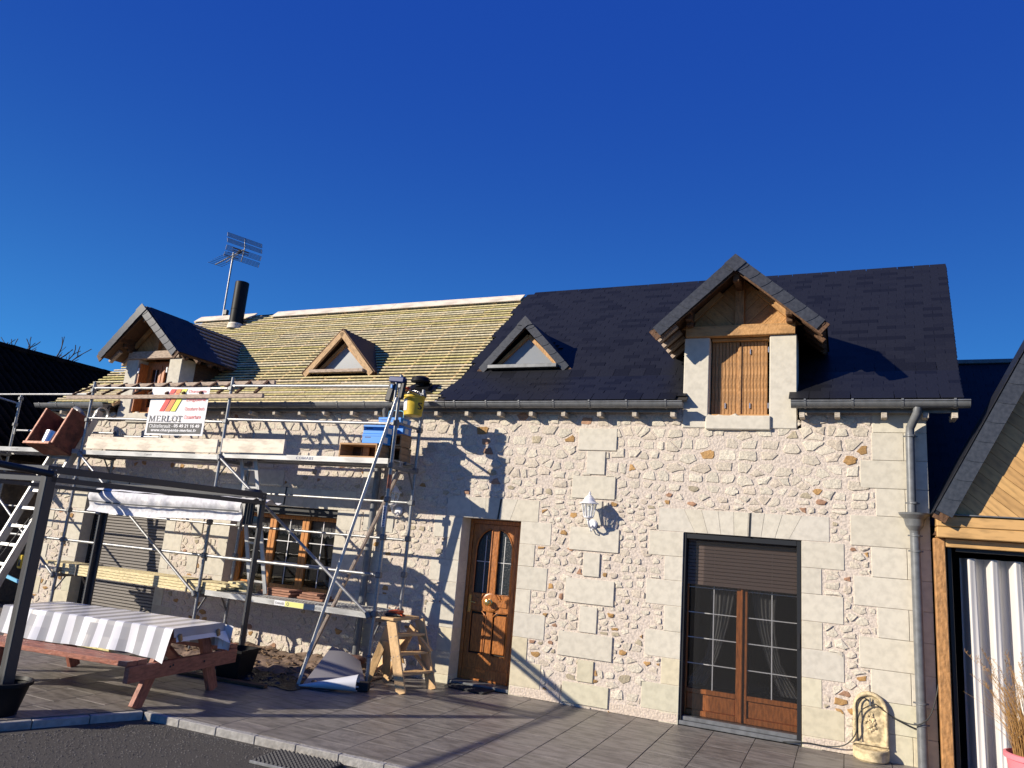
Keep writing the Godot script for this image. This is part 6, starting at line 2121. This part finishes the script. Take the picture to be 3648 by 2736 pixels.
func wall_fountain() -> void:
	var t := thing("wall_fountain", "cream stone wall fountain with a flower relief and small basin", "fountain", Vector3(1.97, 0, 0.05))
	var cx := 1.973
	var z0 := 0.008
	# back slab with arched head
	var back := [Vector2(cx - 0.165, 0.10), Vector2(cx + 0.165, 0.10), Vector2(cx + 0.165, 0.47)]
	back.append_array(arc(Vector2(cx, 0.47), 0.165, 0.185, 0.12, PI - 0.12, 14))
	back.append(Vector2(cx - 0.165, 0.47))
	prism(t, "back_slab", back, z0, z0 + 0.045, M.fountain)
	var rim := []
	for p in arc(Vector2(cx, 0.47), 0.146, 0.166, 0.0, PI, 16):
		rim.append(Vector3(p.x, p.y, z0 + 0.048))
	rim.push_front(Vector3(cx + 0.146, 0.15, z0 + 0.048))
	rim.append(Vector3(cx - 0.146, 0.15, z0 + 0.048))
	pathm(t, "raised_rim", rim, 0.020, M.fountain, 8)
	bx(t, "ledge", Vector3(cx, 0.15, z0 + 0.05), Vector3(0.33, 0.022, 0.04), M.fountain, 0.008)
	# half-round basin
	var st := begin()
	add_lathe(st, Vector3.ZERO, [Vector2(0.02, 0.0), Vector2(0.15, 0.0), Vector2(0.168, 0.02), Vector2(0.172, 0.10), Vector2(0.168, 0.118), Vector2(0.145, 0.122), Vector2(0.135, 0.11), Vector2(0.12, 0.055), Vector2(0.0, 0.05)], 20, Basis.IDENTITY, PI, TAU)
	put(t, "basin", done(st), M.fountain, Transform3D(Basis.from_scale(Vector3(1, 1, 1.25)), Vector3(cx, 0.0, z0 + 0.01)))
	bx(t, "basin_wall", Vector3(cx, 0.06, z0 + 0.02), Vector3(0.33, 0.115, 0.03), M.fountain, 0.004)
	# relief: a bunch of flowers and leaves
	var rl := begin()
	var r2 := RandomNumberGenerator.new()
	r2.seed = 5
	for k in 30:
		var v := r2.randf()
		var w := (0.062 * sin(v * PI * 0.9 + 0.25)) * r2.randf_range(-1, 1)
		var p := Vector3(w, 0.455 - v * 0.19, 0.0)
		var rr := r2.randf_range(0.009, 0.017)
		add_lathe(rl, p, [Vector2(rr, 0.0), Vector2(rr * 0.9, rr * 0.5), Vector2(rr * 0.5, rr * 0.95), Vector2(0.0, rr * 0.8)], 7, Basis(Vector3(1, 0, 0), PI * 0.5) * Basis(Vector3(0, 0, 1), r2.randf_range(-0.5, 0.5)))
	put(t, "flower_relief", done(rl), M.fountain, Transform3D(Basis.IDENTITY, Vector3(cx, 0.0, z0 + 0.045)))
	lathe(t, "tap", Vector3(cx, 0.54, z0 + 0.07), [Vector2(0.0, -0.02), Vector2(0.012, -0.02), Vector2(0.014, 0.02), Vector2(0.008, 0.03), Vector2(0.005, 0.06), Vector2(0.0, 0.06)], M.zinc, 10)
	bx(t, "tap_stem", Vector3(cx, 0.545, z0 + 0.05), Vector3(0.018, 0.018, 0.05), M.zinc, 0.004)
	var h := thing("garden_hose", "thin dark garden hose looped over the fountain and along the wall", "hose", Vector3(1.9, 0.3, 0.08))
	var z := z0 + 0.075
	pathm(h, "hose_loop", curve([Vector3(cx, 0.555, z), Vector3(cx - 0.07, 0.60, z + 0.01), Vector3(cx - 0.13, 0.54, z + 0.02), Vector3(cx - 0.13, 0.40, z + 0.02), Vector3(cx - 0.14, 0.24, z + 0.02), Vector3(cx - 0.24, 0.11, z), Vector3(cx - 0.40, 0.055, 0.03), Vector3(cx - 0.62, 0.05, 0.02), Vector3(cx - 0.85, 0.02, 0.03)], 8), 0.006, M.hose, 7)
	pathm(h, "hose_loop", curve([Vector3(cx, 0.53, z), Vector3(cx - 0.09, 0.46, z + 0.01), Vector3(cx - 0.125, 0.33, z + 0.01), Vector3(cx - 0.115, 0.17, z + 0.01)], 8), 0.006, M.hose, 7)
	pathm(h, "hose_loop", curve([Vector3(cx, 0.53, z), Vector3(cx + 0.05, 0.55, z + 0.02), Vector3(cx + 0.12, 0.50, z), Vector3(cx + 0.22, 0.44, 0.05), Vector3(cx + 0.34, 0.42, 0.14), Vector3(cx + 0.45, 0.44, 0.17), Vector3(cx + 0.55, 0.56, 0.14), Vector3(cx + 0.63, 0.85, 0.05), Vector3(cx + 0.67, 1.25, 0.02), Vector3(cx + 0.70, 1.75, 0.02), Vector3(cx + 0.74, 2.16, 0.0)], 8), 0.006, M.hose, 7)
	pathm(h, "hose_loop", curve([Vector3(cx + 0.20, 0.44, 0.05), Vector3(cx + 0.36, 0.38, 0.05), Vector3(cx + 0.48, 0.36, 0.06)], 8), 0.006, M.hose, 7)

func curve(pts: Array, n: int) -> Array:
	var out := []
	for i in pts.size() - 1:
		var p0: Vector3 = pts[max(i - 1, 0)]
		var p1: Vector3 = pts[i]
		var p2: Vector3 = pts[i + 1]
		var p3: Vector3 = pts[min(i + 2, pts.size() - 1)]
		for k in n:
			out.append(p1.cubic_interpolate(p2, p0, p3, float(k) / n))
	out.append(pts[pts.size() - 1])
	return out


# ------------------------------------------------------------------ ground, terrace, neighbours
func front_line(x: float) -> float:
	return 3.47 - 0.048 * (x + 4.02)

func ground() -> void:
	var st := begin()
	face(st, [Vector3(-90, 0, -110), Vector3(90, 0, -110), Vector3(90, 0, 70), Vector3(-90, 0, 70)], UPV)
	struct("ground", done(st), M.asphalt, Transform3D(Basis.IDENTITY, Vector3(0, -0.07, 0)))
	# gravel grains loosened along the kerb
	var mm := MultiMesh.new()
	mm.transform_format = MultiMesh.TRANSFORM_3D
	mm.use_colors = true
	var pm := SphereMesh.new()
	pm.radius = 0.5
	pm.height = 0.8
	pm.radial_segments = 6
	pm.rings = 3
	mm.mesh = pm
	var n := 9000
	mm.instance_count = n
	for i in n:
		var x := rng.randf_range(-5.6, 1.0)
		var d := pow(rng.randf(), 2.2) * 1.6
		var z := front_line(x) + 0.05 + d
		if x < -4.3:
			z = front_line(x) + 0.2 + rng.randf() * 1.6
			x = -4.35 - (z - 3.5) * 0.48 + 0.08 + pow(rng.randf(), 2.0) * 1.2
		var s := rng.randf_range(0.003, 0.012)
		mm.set_instance_transform(i, Transform3D(Basis.from_euler(Vector3(rng.randf() * 3, rng.randf() * 3, 0)).scaled(Vector3(s * 1.3, s, s)), Vector3(x, -0.068, z)))
		var v := rng.randf_range(0.05, 0.20)
		mm.set_instance_color(i, Color(v, v * 0.93, v * 0.84))
	var g := MultiMeshInstance3D.new()
	g.name = "gravel"
	g.multimesh = mm
	g.material_override = M.gravel
	g.set_meta("kind", "stuff")
	tag(g, "loose grey gravel grains on the tarmac along the kerb", "gravel")
	add_child(g, true)

func terrace() -> void:
	var poly := PackedVector2Array([Vector2(-13.0, 0.0), Vector2(3.6, 0.0), Vector2(3.6, front_line(3.6) - 0.03), Vector2(-4.45, front_line(-4.42) - 0.03), Vector2(-7.44, 9.7), Vector2(-13.0, 9.7)])
	var st := begin()
	var flat := Transform3D(Basis(Vector3(1, 0, 0), Vector3(0, 0, 1), Vector3(0, -1, 0)), Vector3.ZERO)
	add_prism(st, poly, 0.012, 0.30, flat)
	# entrance of the room beside the house
	add_box(st, Vector3(4.6, -0.13, -0.6), Vector3(3.8, 0.236, 1.2))
	var pat := struct("terrace", done(st), M.grout)
	var cw := 0.44
	var cols := []
	for i in 7:
		var v := rng.randf_range(0.86, 1.12)
		cols.append(Color(0.215 * v, 0.194 * v, 0.176 * v))
	var full := []
	for c in cols:
		full.append(cbox_mesh(Vector3(cw - 0.006, 0.03, cw - 0.006), 0.003, c))
	var jobs := []
	for k in range(-30, 10):
		var x0 := -0.04 + k * cw
		if x0 < -13.0 or x0 > 3.5:
			continue
		var z := -0.62 + (0.22 if k % 2 == 0 else 0.0) + rng.randf_range(-0.01, 0.01)
		while z < 9.6:
			jobs.append([x0, z])
			z += cw
	jobs.sort_custom(func(a, b): return near_eye(Vector3(a[0], 0, a[1])) < near_eye(Vector3(b[0], 0, b[1])))
	var inner := PackedVector2Array([Vector2(-13.0, 0.006), Vector2(3.55, 0.006), Vector2(3.55, front_line(3.55) - 0.075), Vector2(-4.50, front_line(-4.5) - 0.07), Vector2(-7.48, 9.6), Vector2(-13.0, 9.6)])
	var rest := begin()
	var made := 0
	for j in jobs:
		var r := PackedVector2Array([Vector2(j[0] + 0.003, j[1] + 0.003), Vector2(j[0] + cw - 0.003, j[1] + 0.003), Vector2(j[0] + cw - 0.003, j[1] + cw - 0.003), Vector2(j[0] + 0.003, j[1] + cw - 0.003)])
		var ci := rng.randi() % 7
		var tilt := Basis.from_euler(Vector3(rng.randf_range(-0.002, 0.002), 0, rng.randf_range(-0.002, 0.002)))
		for pg in Geometry2D.intersect_polygons(r, inner):
			var c := Vector2(j[0] + cw * 0.5, j[1] + cw * 0.5)
			var whole := true
			for p in pg:
				if absf(absf(p.x - c.x) - (cw * 0.5 - 0.003)) > 0.001 or absf(absf(p.y - c.y) - (cw * 0.5 - 0.003)) > 0.001:
					whole = false
			var m: Mesh = full[ci]
			if not whole:
				var s := begin()
				s.set_color(cols[ci])
				var loc := PackedVector2Array()
				for p in pg:
					loc.append(p - c)
				add_prism(s, loc, -0.015, 0.015, Transform3D(flat.basis, Vector3.ZERO))
				m = done(s)
			var xf := Transform3D(tilt, Vector3(c.x, -0.0155 + rng.randf() * 0.001, c.y))
			if made < 300:
				put(pat, "tile", m, M.tile, xf)
			else:
				rest.append_from(m, 0, xf)
			made += 1
	var o := put(pat, "tiles", done(rest), M.tile)
	o.set_meta("kind", "stuff")
	# kerb stones
	var kerb := struct("kerb", cbox_mesh(Vector3(7.9, 0.06, 0.03), 0.0), M.grout, Transform3D(Basis(UPV, 0.048), Vector3(-0.42, -0.065, front_line(-0.42) - 0.035)))
	var a := Vector3(-4.42, 0, front_line(-4.42))
	var b := Vector3(3.6, 0, front_line(3.6))
	for q in [[a, b], [Vector3(-7.4, 0, 9.7), a]]:
		var L: float = q[0].distance_to(q[1])
		var n := int(L / 0.445)
		for i in n:
			var p: Vector3 = q[0].lerp(q[1], float(i) / n)
			var r: Vector3 = q[0].lerp(q[1], (i + 1.0) / n)
			var d: Vector3 = (r - p).normalized()
			var nn := Vector3(-d.z, 0, d.x)
			var s := begin()
			var v := rng.randf_range(0.88, 1.1)
			s.set_color(Color(v, v * 0.99, v * 0.97))
			add_cbox(s, Vector3.ZERO, Vector3(p.distance_to(r) - 0.007, 0.16, 0.065), 0.005)
			put(kerb, "kerb_stone", done(s), M.kerb, Transform3D(along(p, r), (p + r) * 0.5 + Vector3(0, -0.082 + rng.randf() * 0.003, 0) - nn * 0.034))

func barn() -> void:
	var t := thing("dark_barn", "old barn with a dark tiled roof at the left of the house", "barn", Vector3(-17, -0.07, -6))
	var zf := 1.4
	var zb := -16.0
	var st := begin()
	add_box(st, Vector3(-17, 1.3, (zf + zb) * 0.5), Vector3(7.4, 2.74, zf - zb))
	put(t, "wall", done(st), M.barnwall)
	span(t, "plinth", Vector3(-13.31, -0.07, zb), Vector3(-13.2, 0.95, zf), M.barnplinth, 0.01)
	st = begin()
	var e := Vector3(-12.75, 2.72, 0)
	var r := Vector3(-17.0, 5.50, 0)
	var l := Vector3(-21.25, 2.72, 0)
	for q in [[e, r], [l, r]]:
		var a: Vector3 = q[0]
		var b: Vector3 = q[1]
		var n := Vector3(r.y - e.y, e.x - r.x, 0).normalized() if a.x > -17 else Vector3(-(r.y - e.y), e.x - r.x, 0).normalized()
		face(st, [a + Vector3(0, 0, zb), a + Vector3(0, 0, zf), b + Vector3(0, 0, zf), b + Vector3(0, 0, zb)], n)
		face(st, [a - n * 0.1 + Vector3(0, 0, zb), a - n * 0.1 + Vector3(0, 0, zf), b - n * 0.1 + Vector3(0, 0, zf), b - n * 0.1 + Vector3(0, 0, zb)], -n)
		face(st, [a + Vector3(0, 0, zf), b + Vector3(0, 0, zf), b - n * 0.1 + Vector3(0, 0, zf), a - n * 0.1 + Vector3(0, 0, zf)], Vector3(0, 0, 1))
		face(st, [a + Vector3(0, 0, zb), a + Vector3(0, 0, zf), a - n * 0.1 + Vector3(0, 0, zf), a - n * 0.1 + Vector3(0, 0, zb)], Vector3(signf(a.x + 17), 0, 0))
	face(st, [e + Vector3(0, 0, zf - 0.3), r + Vector3(0, 0, zf - 0.3), l + Vector3(0, 0, zf - 0.3)], Vector3(0, 0, 1))
	face(st, [e + Vector3(0, 0, zb + 0.1), r + Vector3(0, 0, zb + 0.1), l + Vector3(0, 0, zb + 0.1)], Vector3(0, 0, -1))
	var roof := put(t, "roof", done(st), M.dark_tile)
	# canal tiles on the slope that faces the yard
	var tm := begin()
	for k in 6:
		var t0 := PI * k / 6.0
		var t1 := PI * (k + 1) / 6.0
		var p0 := Vector3(0, sin(t0) * 0.05, cos(t0) * 0.095)
		var p1 := Vector3(0, sin(t1) * 0.05, cos(t1) * 0.095)
		var x := Vector3(0.17, 0, 0)
		quadn(tm, [p0 - x, p0 * 0.85 + x, p1 * 0.85 + x, p1 - x], [p0.normalized(), p0.normalized(), p1.normalized(), p1.normalized()])
		face(tm, [-x, p0 - x, p1 - x], Vector3(-1, 0, 0))
	var tmesh := done(tm)
	var d := (r - e).normalized()
	var nn := Vector3(-d.y, d.x, 0)
	if nn.y < 0:
		nn = -nn
	var bs := Basis(d, nn, d.cross(nn))
	var mm := MultiMesh.new()
	mm.transform_format = MultiMesh.TRANSFORM_3D
	mm.mesh = tmesh
	var rows := 17
	var colsn := int((zf - zb) / 0.2)
	mm.instance_count = rows * colsn
	var i := 0
	for row in rows:
		for c in colsn:
			var p := e.lerp(r, (row + 0.5) / rows) + Vector3(0, 0, zb + 0.1 + c * 0.2 + rng.randf_range(-0.012, 0.012)) + nn * rng.randf_range(0.004, 0.02)
			mm.set_instance_transform(i, Transform3D(bs * Basis(Vector3(0, 0, 1), 0.05 + rng.randf_range(-0.02, 0.02)), p))
			i += 1
	var mi := MultiMeshInstance3D.new()
	mi.name = "roof_tiles"
	mi.multimesh = mm
	mi.material_override = M.dark_tile
	mi.set_meta("kind", "stuff")
	roof.add_child(mi, true)
	mi.transform = gx(roof).affine_inverse()
	var z := zf - 0.2
	while z > -12.0:
		var s := begin()
		add_lathe(s, Vector3.ZERO, [Vector2(0.12, -0.2), Vector2(0.14, 0.2)], 10, Basis(Vector3(1, 0, 0), PI * 0.5), 0.0, PI)
		put(roof, "ridge_tile", done(s), M.dark_tile, Transform3D(Basis(Vector3(0, 0, 1), rng.randf_range(-0.15, 0.15)) * Basis(Vector3(1, 0, 0), 0.04 + rng.randf_range(-0.03, 0.03)), Vector3(-17.0, 5.50, z)))
		z -= 0.36

func bare_tree() -> void:
	var root := Vector3(-28.6, -0.07, -8.4)
	var t := thing("bare_tree", "leafless tree whose twigs show above the barn roof at the left edge", "tree", root)
	var st := begin()
	var tw := begin()
	var r := RandomNumberGenerator.new()
	r.seed = 31
	var stack := [[root, Vector3(0.06, 1, 0.0).normalized(), 3.0, 0.22, 0]]
	var first := true
	while not stack.is_empty():
		var b: Array = stack.pop_back()
		var p: Vector3 = b[0]
		var d: Vector3 = b[1]
		var L: float = b[2]
		var rad: float = b[3]
		var g: int = b[4]
		var segs := 3
		var dir := d
		for k in segs:
			var q := p + dir * L / segs
			add_tube(st if g < 2 else tw, p, q, rad * (1.0 - 0.2 * k / segs), 6 if g < 3 else 4, rad * (1.0 - 0.2 * (k + 1) / segs), false)
			p = q
			dir = (dir + Vector3(r.randf_range(-0.2, 0.2), r.randf_range(-0.05, 0.15), r.randf_range(-0.2, 0.2))).normalized()
			if g > 0 and g < 5 and k < segs - 1 and r.randf() < 0.7:
				var sd := (dir + Vector3(r.randf_range(-0.9, 0.9), r.randf_range(-0.2, 0.5), r.randf_range(-0.9, 0.9))).normalized()
				stack.append([p, sd, L * 0.55, rad * 0.45, g + 1])
		if g < 5:
			for k in (4 if g == 0 else 2):
				var sd := (dir + Vector3(r.randf_range(-0.75, 0.75), r.randf_range(-0.1, 0.3), r.randf_range(-0.75, 0.75))).normalized()
				stack.append([p, sd, L * r.randf_range(0.58, 0.78), rad * 0.62, g + 1])
	put(t, "trunk", done(st), M.bark)
	put(t, "crown", done(tw), M.bark)

func neighbour_roof() -> void:
	var t := thing("neighbouring_house", "neighbouring house with a dark slate roof behind the right gable", "house", Vector3(6, -0.07, -4))
	var st := begin()
	add_box(st, Vector3(5.9, 1.1, -3.9), Vector3(6.2, 2.34, 5.6))
	put(t, "wall", done(st), M.render_coat)
	st = begin()
	var f := [Vector3(2.7, 2.2, -0.95), Vector3(9.2, 2.2, -0.95), Vector3(9.2, 5.17, -4.0), Vector3(2.7, 5.17, -4.0)]
	var b := [Vector3(2.7, 2.2, -7.0), Vector3(9.2, 2.2, -7.0), Vector3(9.2, 5.17, -4.0), Vector3(2.7, 5.17, -4.0)]
	face(st, f, Vector3(0, 1, 1))
	face(st, b, Vector3(0, 1, -1))
	var down := Vector3(0, -0.08, 0)
	face(st, [f[0] + down, f[1] + down, f[2] + down, f[3] + down], Vector3(0, -1, -1))
	face(st, [f[0], f[1], f[1] + down, f[0] + down], Vector3(0, 0, 1))
	face(st, [f[0], f[3], b[0]], Vector3(-1, 0, 0))
	face(st, [f[1], f[2], b[1]], Vector3(1, 0, 0))
	var roof := put(t, "slate_roof", done(st), M.slate)
	var up: Vector3 = (f[3] - f[0]).normalized()
	var bs := Basis(Vector3(1, 0, 0), up, Vector3(0, -up.z, up.y))
	for row in 38:
		var p: Vector3 = f[0] + up * (0.02 + row * 0.109)
		var x := 2.82 + (0.11 if row % 2 == 1 else 0.0)
		while x < 4.9:
			slate(roof, Transform3D(bs * Basis(Vector3(1, 0, 0), 0.045), Vector3(x, p.y, p.z) + bs.z * 0.004))
			x += 0.2185
	span(t, "ridge_strip", Vector3(2.7, 5.15, -4.07), Vector3(9.2, 5.22, -3.93), M.zinc, 0.01)

func garden_room() -> void:
	var t := thing("timber_garden_room", "timber-framed garden room with slate-edged gable beside the right corner", "garden room", Vector3(4.3, -0.07, -1.5))
	var ax := 4.32
	var slope := 1.95
	var y0 := 2.50
	var x0 := 2.60
	var ay := y0 + (ax - x0) * slope
	var apex := Vector3(ax, ay, 0.36)
	for s in [-1.0, 1.0]:
		var foot := Vector3(ax + s * (ax - x0), y0, 0.36)
		barge_slates(t, apex, foot, 0.145, 17)
		bar(t, "barge_board", apex + Vector3(0, -0.10, -0.02), foot + Vector3(-s * 0.03, -0.06, -0.02), 0.03, 0.13, M.oldwood)
		var back := Vector3(0, 0, -1.2)
		var rf := roof_slope(t, "roof", [foot + Vector3(s * 0.02, 0.012, 0), foot + Vector3(s * 0.02, 0.012, -1.1), apex + Vector3(0, 0.03, -1.1), apex + Vector3(0, 0.03, 0)], 0.05, M.slate)
		var d := (apex - foot).normalized()
		for k in 36:
			var p := foot.lerp(apex, (k + 0.5) / 36.0)
			bar(rf, "edge_slate", p + Vector3(s * 0.012, 0.028, 0.012), p + Vector3(s * 0.012, 0.028, -0.2), 0.13, 0.008, M.slate, Vector3(-d.y * s * -1.0, absf(d.x), 0) if s > 0 else Vector3(-d.y, d.x, 0))
	# boards of the gable, square to the slope
	var rake := Vector2(1.0, slope).normalized()
	var gx0 := x0 + 0.06
	var tri := PackedVector2Array([Vector2(gx0, y0 + 0.012), Vector2(ax, y0 + 0.012), Vector2(ax, y0 + (ax - gx0) * slope - 0.05)])
	var dirv := Vector2(0.75, -0.66).normalized()
	var nv := Vector2(-dirv.y, dirv.x)
	for k in range(-4, 34):
		var o := Vector2(gx0, y0 - 0.6) + nv * (k * 0.115)
		var strip := PackedVector2Array([o - dirv * 4.0, o + dirv * 4.0, o + dirv * 4.0 + nv * 0.111, o - dirv * 4.0 + nv * 0.111])
		for pg in Geometry2D.intersect_polygons(tri, strip):
			var g := begin()
			var v := rng.randf_range(0.82, 1.2)
			g.set_color(Color(v, v * 0.97, v * 0.93))
			var loc := PackedVector2Array()
			for pt in pg:
				var r: Vector2 = pt - o
				loc.append(Vector2(r.dot(dirv), r.dot(nv)))
			add_prism(g, loc, -0.02, 0.0)
			put(t, "gable_board", done(g), M.honeylight, Transform3D(Basis(Vector3(dirv.x, dirv.y, 0), Vector3(nv.x, nv.y, 0), Vector3(0, 0, 1)), Vector3(o.x, o.y, 0.21)))
	prism(t, "gable_backing", [Vector2(x0, y0 - 0.2), Vector2(2 * ax - x0, y0 - 0.2), Vector2(ax, ay - 0.12)], 0.02, 0.16, M.oldwood)
	for k in 2:
		span(t, "tie_beam", Vector3(x0 + 0.02, 2.275 + k * 0.112, 0.04), Vector3(6.0, 2.384 + k * 0.112, 0.24 + k * 0.006), M.honeylight, 0.008)
	span(t, "drip_edge", Vector3(x0 + 0.10, 2.502, 0.18), Vector3(6.0, 2.516, 0.27), M.zinc, 0.003)
	span(t, "corner_post", Vector3(2.595, -0.01, 0.04), Vector3(2.70, 2.27, 0.15), M.honey_v, 0.008)
	span(t, "head_rail", Vector3(2.70, 2.185, 0.05), Vector3(6.0, 2.27, 0.14), M.honeylight, 0.006)
	for x in [2.72, 4.4]:
		span(t, "window_frame", Vector3(x, 0.0, 0.03), Vector3(x + 0.04, 2.185, 0.08), M.anthracite, 0.004)
	span(t, "window_frame", Vector3(2.795, 2.145, 0.03), Vector3(4.4, 2.185, 0.08), M.anthracite, 0.004)
	sheet(t, "curtain", 150, 6, func(u: float, v: float) -> Vector3:
		var x := lerpf(2.86, 4.38, u)
		var ph := (x - 2.9) * TAU / 0.2
		var zz := 0.075 * clampf(sin(ph) * 1.7, -1.0, 1.0) + 0.01 * sin(ph * 2.0 + v * 2.0)
		return Vector3(x + 0.012 * v * sin(ph * 0.5), lerpf(2.09, 0.02, v), -0.12 + zz), M.curtain, 0.003)
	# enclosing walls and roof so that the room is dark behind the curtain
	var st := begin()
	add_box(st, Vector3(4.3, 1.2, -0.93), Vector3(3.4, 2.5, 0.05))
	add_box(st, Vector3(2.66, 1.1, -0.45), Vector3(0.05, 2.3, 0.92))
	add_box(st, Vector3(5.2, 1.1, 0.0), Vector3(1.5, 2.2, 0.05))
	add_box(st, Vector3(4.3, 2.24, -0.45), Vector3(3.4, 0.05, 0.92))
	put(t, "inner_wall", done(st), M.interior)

func grass_pot() -> void:
	var c := Vector3(3.22, 0.0, 0.88)
	var t := thing("pink_grass_pot", "pink plant pot of dry straw-coloured ornamental grass before the garden room", "potted plant", c)
	lathe(t, "pot", c, [Vector2(0.0, 0.0), Vector2(0.15, 0.0), Vector2(0.205, 0.40), Vector2(0.225, 0.405), Vector2(0.225, 0.445), Vector2(0.205, 0.45), Vector2(0.195, 0.40)], M.pink, 32)
	lathe(t, "soil", c + Vector3(0, 0.385, 0), [Vector2(0.197, 0.0), Vector2(0.0, 0.015)], M.gravelfill, 20)
	var st := begin()
	var r := RandomNumberGenerator.new()
	r.seed = 12
	for i in 520:
		var a := r.randf() * TAU
		var d := Vector3(cos(a), 0, sin(a))
		var lean := r.randf_range(0.05, 0.75) * r.randf_range(0.4, 1.0)
		var L := r.randf_range(0.25, 0.62) if i % 6 else r.randf_range(0.6, 1.0)
		var p := c + Vector3(0, 0.40, 0) + d * r.randf_range(0.0, 0.15)
		var v := r.randf_range(0.6, 1.35)
		st.set_color(Color(v, v * 0.96, v * 0.85))
		var pts := []
		for k in 6:
			var u := k / 5.0
			pts.append(p + d * (lean * L * u * u + 0.03 * u) + UPV * (L * u * (1.0 - 0.35 * lean * u)))
		for k in 5:
			var w := 0.0035 * (1.0 - u_at(k)) + 0.0012
			add_bar(st, pts[k], pts[k + 1], w, w * 0.6)
		if i % 6 == 0:
			for k in 14:
				var q: Vector3 = pts[5] - (pts[5] - pts[4]).normalized() * (k * 0.010)
				add_bar(st, q, q + Vector3(r.randf_range(-0.02, 0.02), r.randf_range(0.0, 0.03), r.randf_range(-0.02, 0.02)), 0.0025, 0.002)
	var g := put(t, "grass_blades", done(st), M.straw)
	g.set_meta("kind", "stuff")

func u_at(k: int) -> float:
	return k / 5.0

func more_materials() -> void:
	M.doorglass = mat(Color(0.020, 0.024, 0.026), 0.25, 0, null, 1, bump_tex(256, 0.05, 40, 5.0, 2), 0.4)
	M.doorglass.uv1_triplanar = true
	M.doorglass.uv1_scale = Vector3(3, 3, 3)
	var net := StandardMaterial3D.new()
	net.albedo_color = Color(0.86, 0.86, 0.86, 0.55)
	net.transparency = BaseMaterial3D.TRANSPARENCY_ALPHA
	net.roughness = 0.9
	M.net = net
	M.sunwood = mat(Color(0.60, 0.24, 0.05), 0.42, 0, M.winwood.albedo_texture, 1.3)
	M.darkblue = mat(Color(0.012, 0.03, 0.13), 0.5)
	M.bluepale = mat(Color(0.16, 0.48, 0.72), 0.5)
	M.signyellowpale = mat(Color(0.72, 0.70, 0.22), 0.6)
	M.signtext = mat(Color(0.80, 0.80, 0.82), 0.6)
	M.rustorange = mat(Color(0.58, 0.20, 0.10), 0.55, 0, M.rust.albedo_texture, 3.0)
	M.newcrate = mat(Color(0.46, 0.27, 0.13), 0.8, 0, M.newwood.albedo_texture, 1.4)
	M.gravelfill = mat(Color(0.05, 0.045, 0.04), 0.95, 0, M.rubble.albedo_texture, 4.0)
	M.clothgrey = mat(Color(0.36, 0.355, 0.36), 0.22)
	M.clothwhite = mat(Color(0.74, 0.74, 0.76), 0.22)
	M.cardpale = mat(Color(0.55, 0.56, 0.60), 0.45)
	M.sack = mat(Color(0.13, 0.065, 0.055), 0.9, 0, M.rubble.albedo_texture, 3.0)
	M.studs = mat(Color(0.035, 0.035, 0.037), 0.55)
	M.barnplinth = mat(Color(0.20, 0.155, 0.11), 0.95, 0, M.mortar.albedo_texture, 0.8, M.mortar.normal_texture, 0.6, true)
	M.honeylight = mat(Color(0.60, 0.36, 0.14), 0.55, 0, M.honey.albedo_texture, 1.4)
	M.tailwood = mat(Color(0.60, 0.53, 0.44), 0.85, 0, M.batten.albedo_texture, 2.0)
	M.lining = mat(Color(0.012, 0.010, 0.008), 0.95)
	M.debris = mat(Color(0.22, 0.14, 0.08), 0.9, 0, M.rubble.albedo_texture, 5.0)

func _ready() -> void:
	rng.seed = 20240
	set_light()
	materials()
	more_materials()
	ground()
	terrace()
	build_wall()
	build_rubble()
	build_roof()
	main_dormer(0.605, true)
	main_dormer(-9.555, false)
	small_dormer(-2.61, true)
	small_dormer(-6.03, false)
	neighbour_roof()
	flush_slates()
	front_door()
	glazed_door()
	middle_window()
	closed_shutter()
	barn()
	bare_tree()
	garden_room()
	lantern(-1.14, 2.21, "white wall lantern in full sun on the stone column beside the door")
	lantern(-4.03, 2.21, "white wall lantern in the shade behind the scaffold's right end")
	roof_things()
	scaffold()
	banner()
	roofing_ladder()
	scaffold_load()
	leaning_rails()
	hoist()
	gazebo()
	picnic_table()
	step_stool()
	terrace_things()
	wall_fountain()
	grass_pot()
